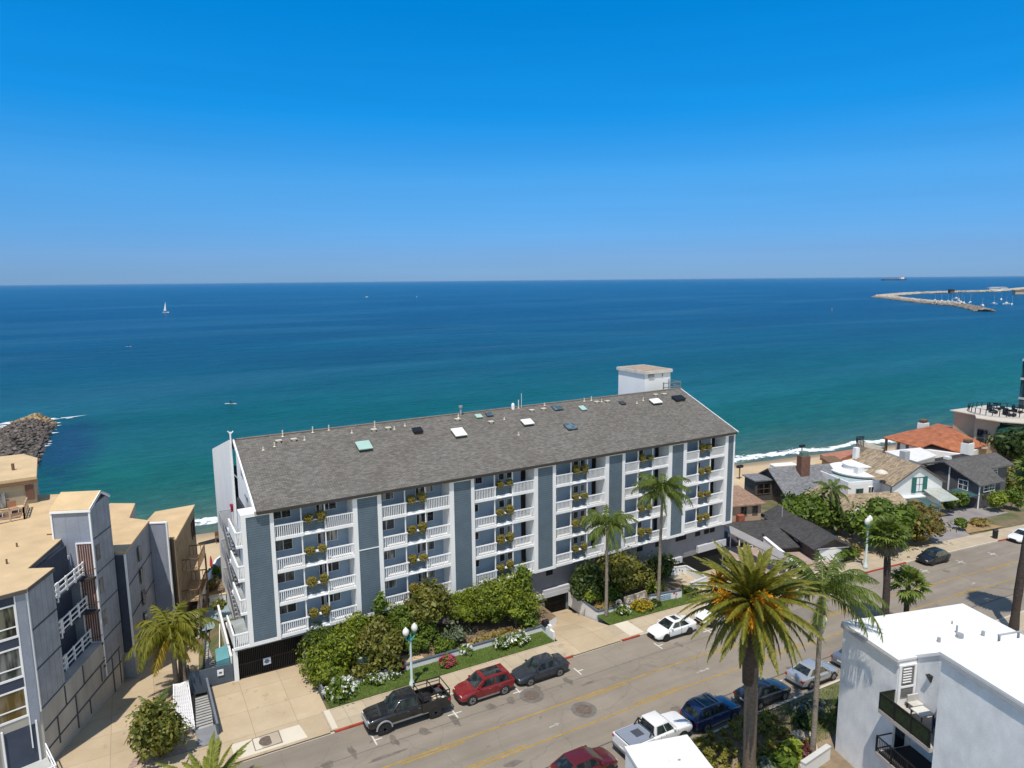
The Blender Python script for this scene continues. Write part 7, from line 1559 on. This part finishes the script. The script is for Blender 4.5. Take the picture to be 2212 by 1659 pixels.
def motorboat(lab, x, y, L, rz, grp=None, mast=0):
    t = thing('motor_boat' if not mast else 'moored_boat', lab, 'boat', (x,y,SEA), rz, grp); m = MB(); hull(m, L, L*.33, L*.16); m.build('hull', HULLW, t, local=True); m = MB(); m.box(-.15*L,-.1*L,L*.16+.001,.15*L,.1*L,L*.32); m.build('cabin', HULLW, t, local=True, bevel=.05)
    if mast: m = MB(); m.tube([(0,0,L*.32),(0,0,L*.32+mast)], .22, 5); m.build('mast', GREYM, t, local=True)
motorboat('white motor boat far out, left of the pair near the horizon', 589,1811,9,.4); motorboat('white motor boat far out, right of the pair near the horizon', 700,1730,7,1.2)
for k, (u, v) in enumerate(((1260,435),(1310,430),(1365,405),(1390,435),(1430,448),(1460,462),(1690,500),(1925,418),(1835,470),(1990,470),(2060,480),(1540,455),(1180,440),(1100,425))):
    p = hit((2700+u*.25497)*.6777, (850+v*.25497)*.6777, SEA); motorboat('small white boat lying in the harbour behind the breakwater', p.x, p.y, rnd.uniform(7,12), rnd.uniform(0,6), 'boats moored behind the breakwater', rnd.choice((9,12,14)))
for k, (u, v, w_) in enumerate(((1830,312,30),(1890,300,45),(2150,350,26),(1300,335,10))):
    p = hit((2700+u*.25497)*.6777, (850+v*.25497)*.6777, SEA); t = thing('harbour_shed', ('low pale harbour shed on the far breakwater arm, leftmost of two','long pale harbour shed on the far breakwater arm','reddish harbour building at the right frame edge','tiny dark hut on the far breakwater arm')[k], 'building', (p.x,p.y,SEA+4), R(-30)); m = MB(); m.box(-w_/2,-6,-3,w_/2,6,5); m.build('wall', (WHW, WHW, TAN, BRN)[k], t, local=True); m = MB(); m.slab([(-w_/2-1,-7,5.1),(w_/2+1,-7,5.1),(w_/2+1,7,7),(-w_/2-1,7,7)], .5); m.build('roof', (GREYM, GREYM, BRN, DARKM)[k], t, local=True)
t = thing('cargo_ship', 'long dark cargo ship with a white stern house on the horizon', 'cargo ship', (8130,4890,SEA), R(-24)); m = MB(); m.add([(-150,-22,-3),(140,-22,-3),(155,0,-3),(140,22,-3),(-150,22,-3),(-152,-24,14),(142,-24,14),(165,0,17),(142,24,14),(-152,24,14)], [(4,3,2,1,0),(5,6,7,8,9),(0,1,6,5),(1,2,7,6),(2,3,8,7),(3,4,9,8),(4,0,5,9)]); m.build('hull', HULLD, t, local=True); m = MB(); m.box(75,-20,14.5,112,20,38); m.build('stern_house', HULLW, t, local=True); m = MB(); m.box(-120,-16,14.5,60,16,19); m.build('deck_cargo', mat('deck_cargo_grey', (.2,.21,.24), .7, .1, .05), t, local=True); m = MB(); m.box(95,-5,38.01,105,5,48); m.build('funnel', REDS, t, local=True)
t = thing('buoy', 'small red and white buoy on the open sea at right', 'buoy', (795,557,SEA)); m = MB(); m.lathe((0,0,-.3), [(.9,0),(.9,.9),(.35,1.1),(.25,3.0)], 12); m.build('float', REDS, t, local=True); m = MB(); m.lathe((0,0,2.71), [(.3,0),(.3,.6),(.05,.8)], 10); m.build('light', WHITE, t, local=True)
SKIN = mat('skin', (.42,.25,.17), .6, .05, fine=0); WET_ = mat('dark_wetsuit', (.02,.022,.028), .7, .1); HAIR = mat('dark_hair', (.03,.02,.015), .7, .1)
def paddler(lab, x, y, L, rz):
    bt = thing('paddle_board', 'pale %s board carrying a paddler in dark clothes, %s' % (('long','short')[L < 4], lab), 'board', (x,y,SEA), rz); m = MB(); hull(m, L, .8, .22, -.1); m.build('board', HULLW, bt, local=True)
    m = MB(); m.box(-.5,-.22,.221,.4,.22,.24); m.build('deck_pad', TEALM, bt, local=True)
    me = bpy.data.meshes.new('person'); J = [((0,0,.45),.17),((0,0,.75),.17),((.02,0,1.0),.19),((.03,0,1.16),.08),((.04,0,1.26),.09),((.05,0,1.40),.115),((.02,.22,.98),.075),((.22,.30,.74),.055),((.46,.16,.66),.042),((.02,-.22,.98),.075),((.24,-.28,.80),.055),((.46,-.10,.90),.042),((.05,.12,.40),.12),((.45,.17,.50),.095),((.80,.16,.30),.065),((.98,.16,.33),.05),((.05,-.12,.40),.12),((.45,-.17,.50),.095),((.80,-.16,.30),.065),((.98,-.16,.33),.05)]
    E_ = [(0,1),(1,2),(2,3),(3,4),(4,5),(2,6),(6,7),(7,8),(2,9),(9,10),(10,11),(0,12),(12,13),(13,14),(14,15),(0,16),(16,17),(17,18),(18,19)]
    me.from_pydata([j[0] for j in J], E_, []); pz = thing('person', 'paddler in dark clothes sitting on the %s board, %s' % (('long','short')[L < 4], lab), 'person', (x,y,SEA), rz)
    bo = bpy.data.objects.new('body', me); C.objects.link(bo); bo.parent = pz; me.materials.append(WET_); sk_ = bo.modifiers.new('skin', 'SKIN'); bo.modifiers.new('sub', 'SUBSURF').levels = 1
    for i, j in enumerate(J): me.skin_vertices[0].data[i].radius = (j[1], j[1])
    me.skin_vertices[0].data[0].use_root = True; sk_.use_smooth_shade = True
    m = MB(); m.lathe((.04,0,1.38), [(.06,-.03),(.125,.03),(.12,.12),(.05,.17)], 10); m.build('hair', HAIR, pz, local=True)
    pd_ = thing('paddle', 'thin double paddle held by the paddler on the %s board' % ('long','short')[L < 4], 'paddle', (x,y,SEA), rz); m = MB(); m.tube([(.47,.75,.45),(.47,-.8,1.15)], .02, 5); m.build('shaft', DARKM, pd_, local=True)
    for s_, zz in ((1,.40),(-1,1.2)): m = MB(); m.box(.455,s_*.78-.09,zz-.16,.485,s_*.78+.09,zz+.1); m.build('blade', REDS, pd_, local=True)
paddler('nearer the beach', 32.2,258.7,4.2,R(-30)); paddler('farther out at left', 4.2,538.3,3.6,R(-25))
m, nt, bs = newmat('sea_haze'); nt.nodes.remove(bs); pv = nt.nodes.new('ShaderNodeVolumePrincipled'); pv.inputs['Color'].default_value = (.60,.78,1,1); pv.inputs['Density'].default_value = 1.3e-5; pv.inputs['Anisotropy'].default_value = .2
nt.links.new(pv.outputs[0], nt.nodes['Material Output'].inputs['Volume'])
b = MB(); b.box(-95000, -20000, -21.5, 95000, 165000, 34); o = b.build('haze', m); o['kind'] = 'stuff'; o['label'] = 'thin sea haze near the horizon'
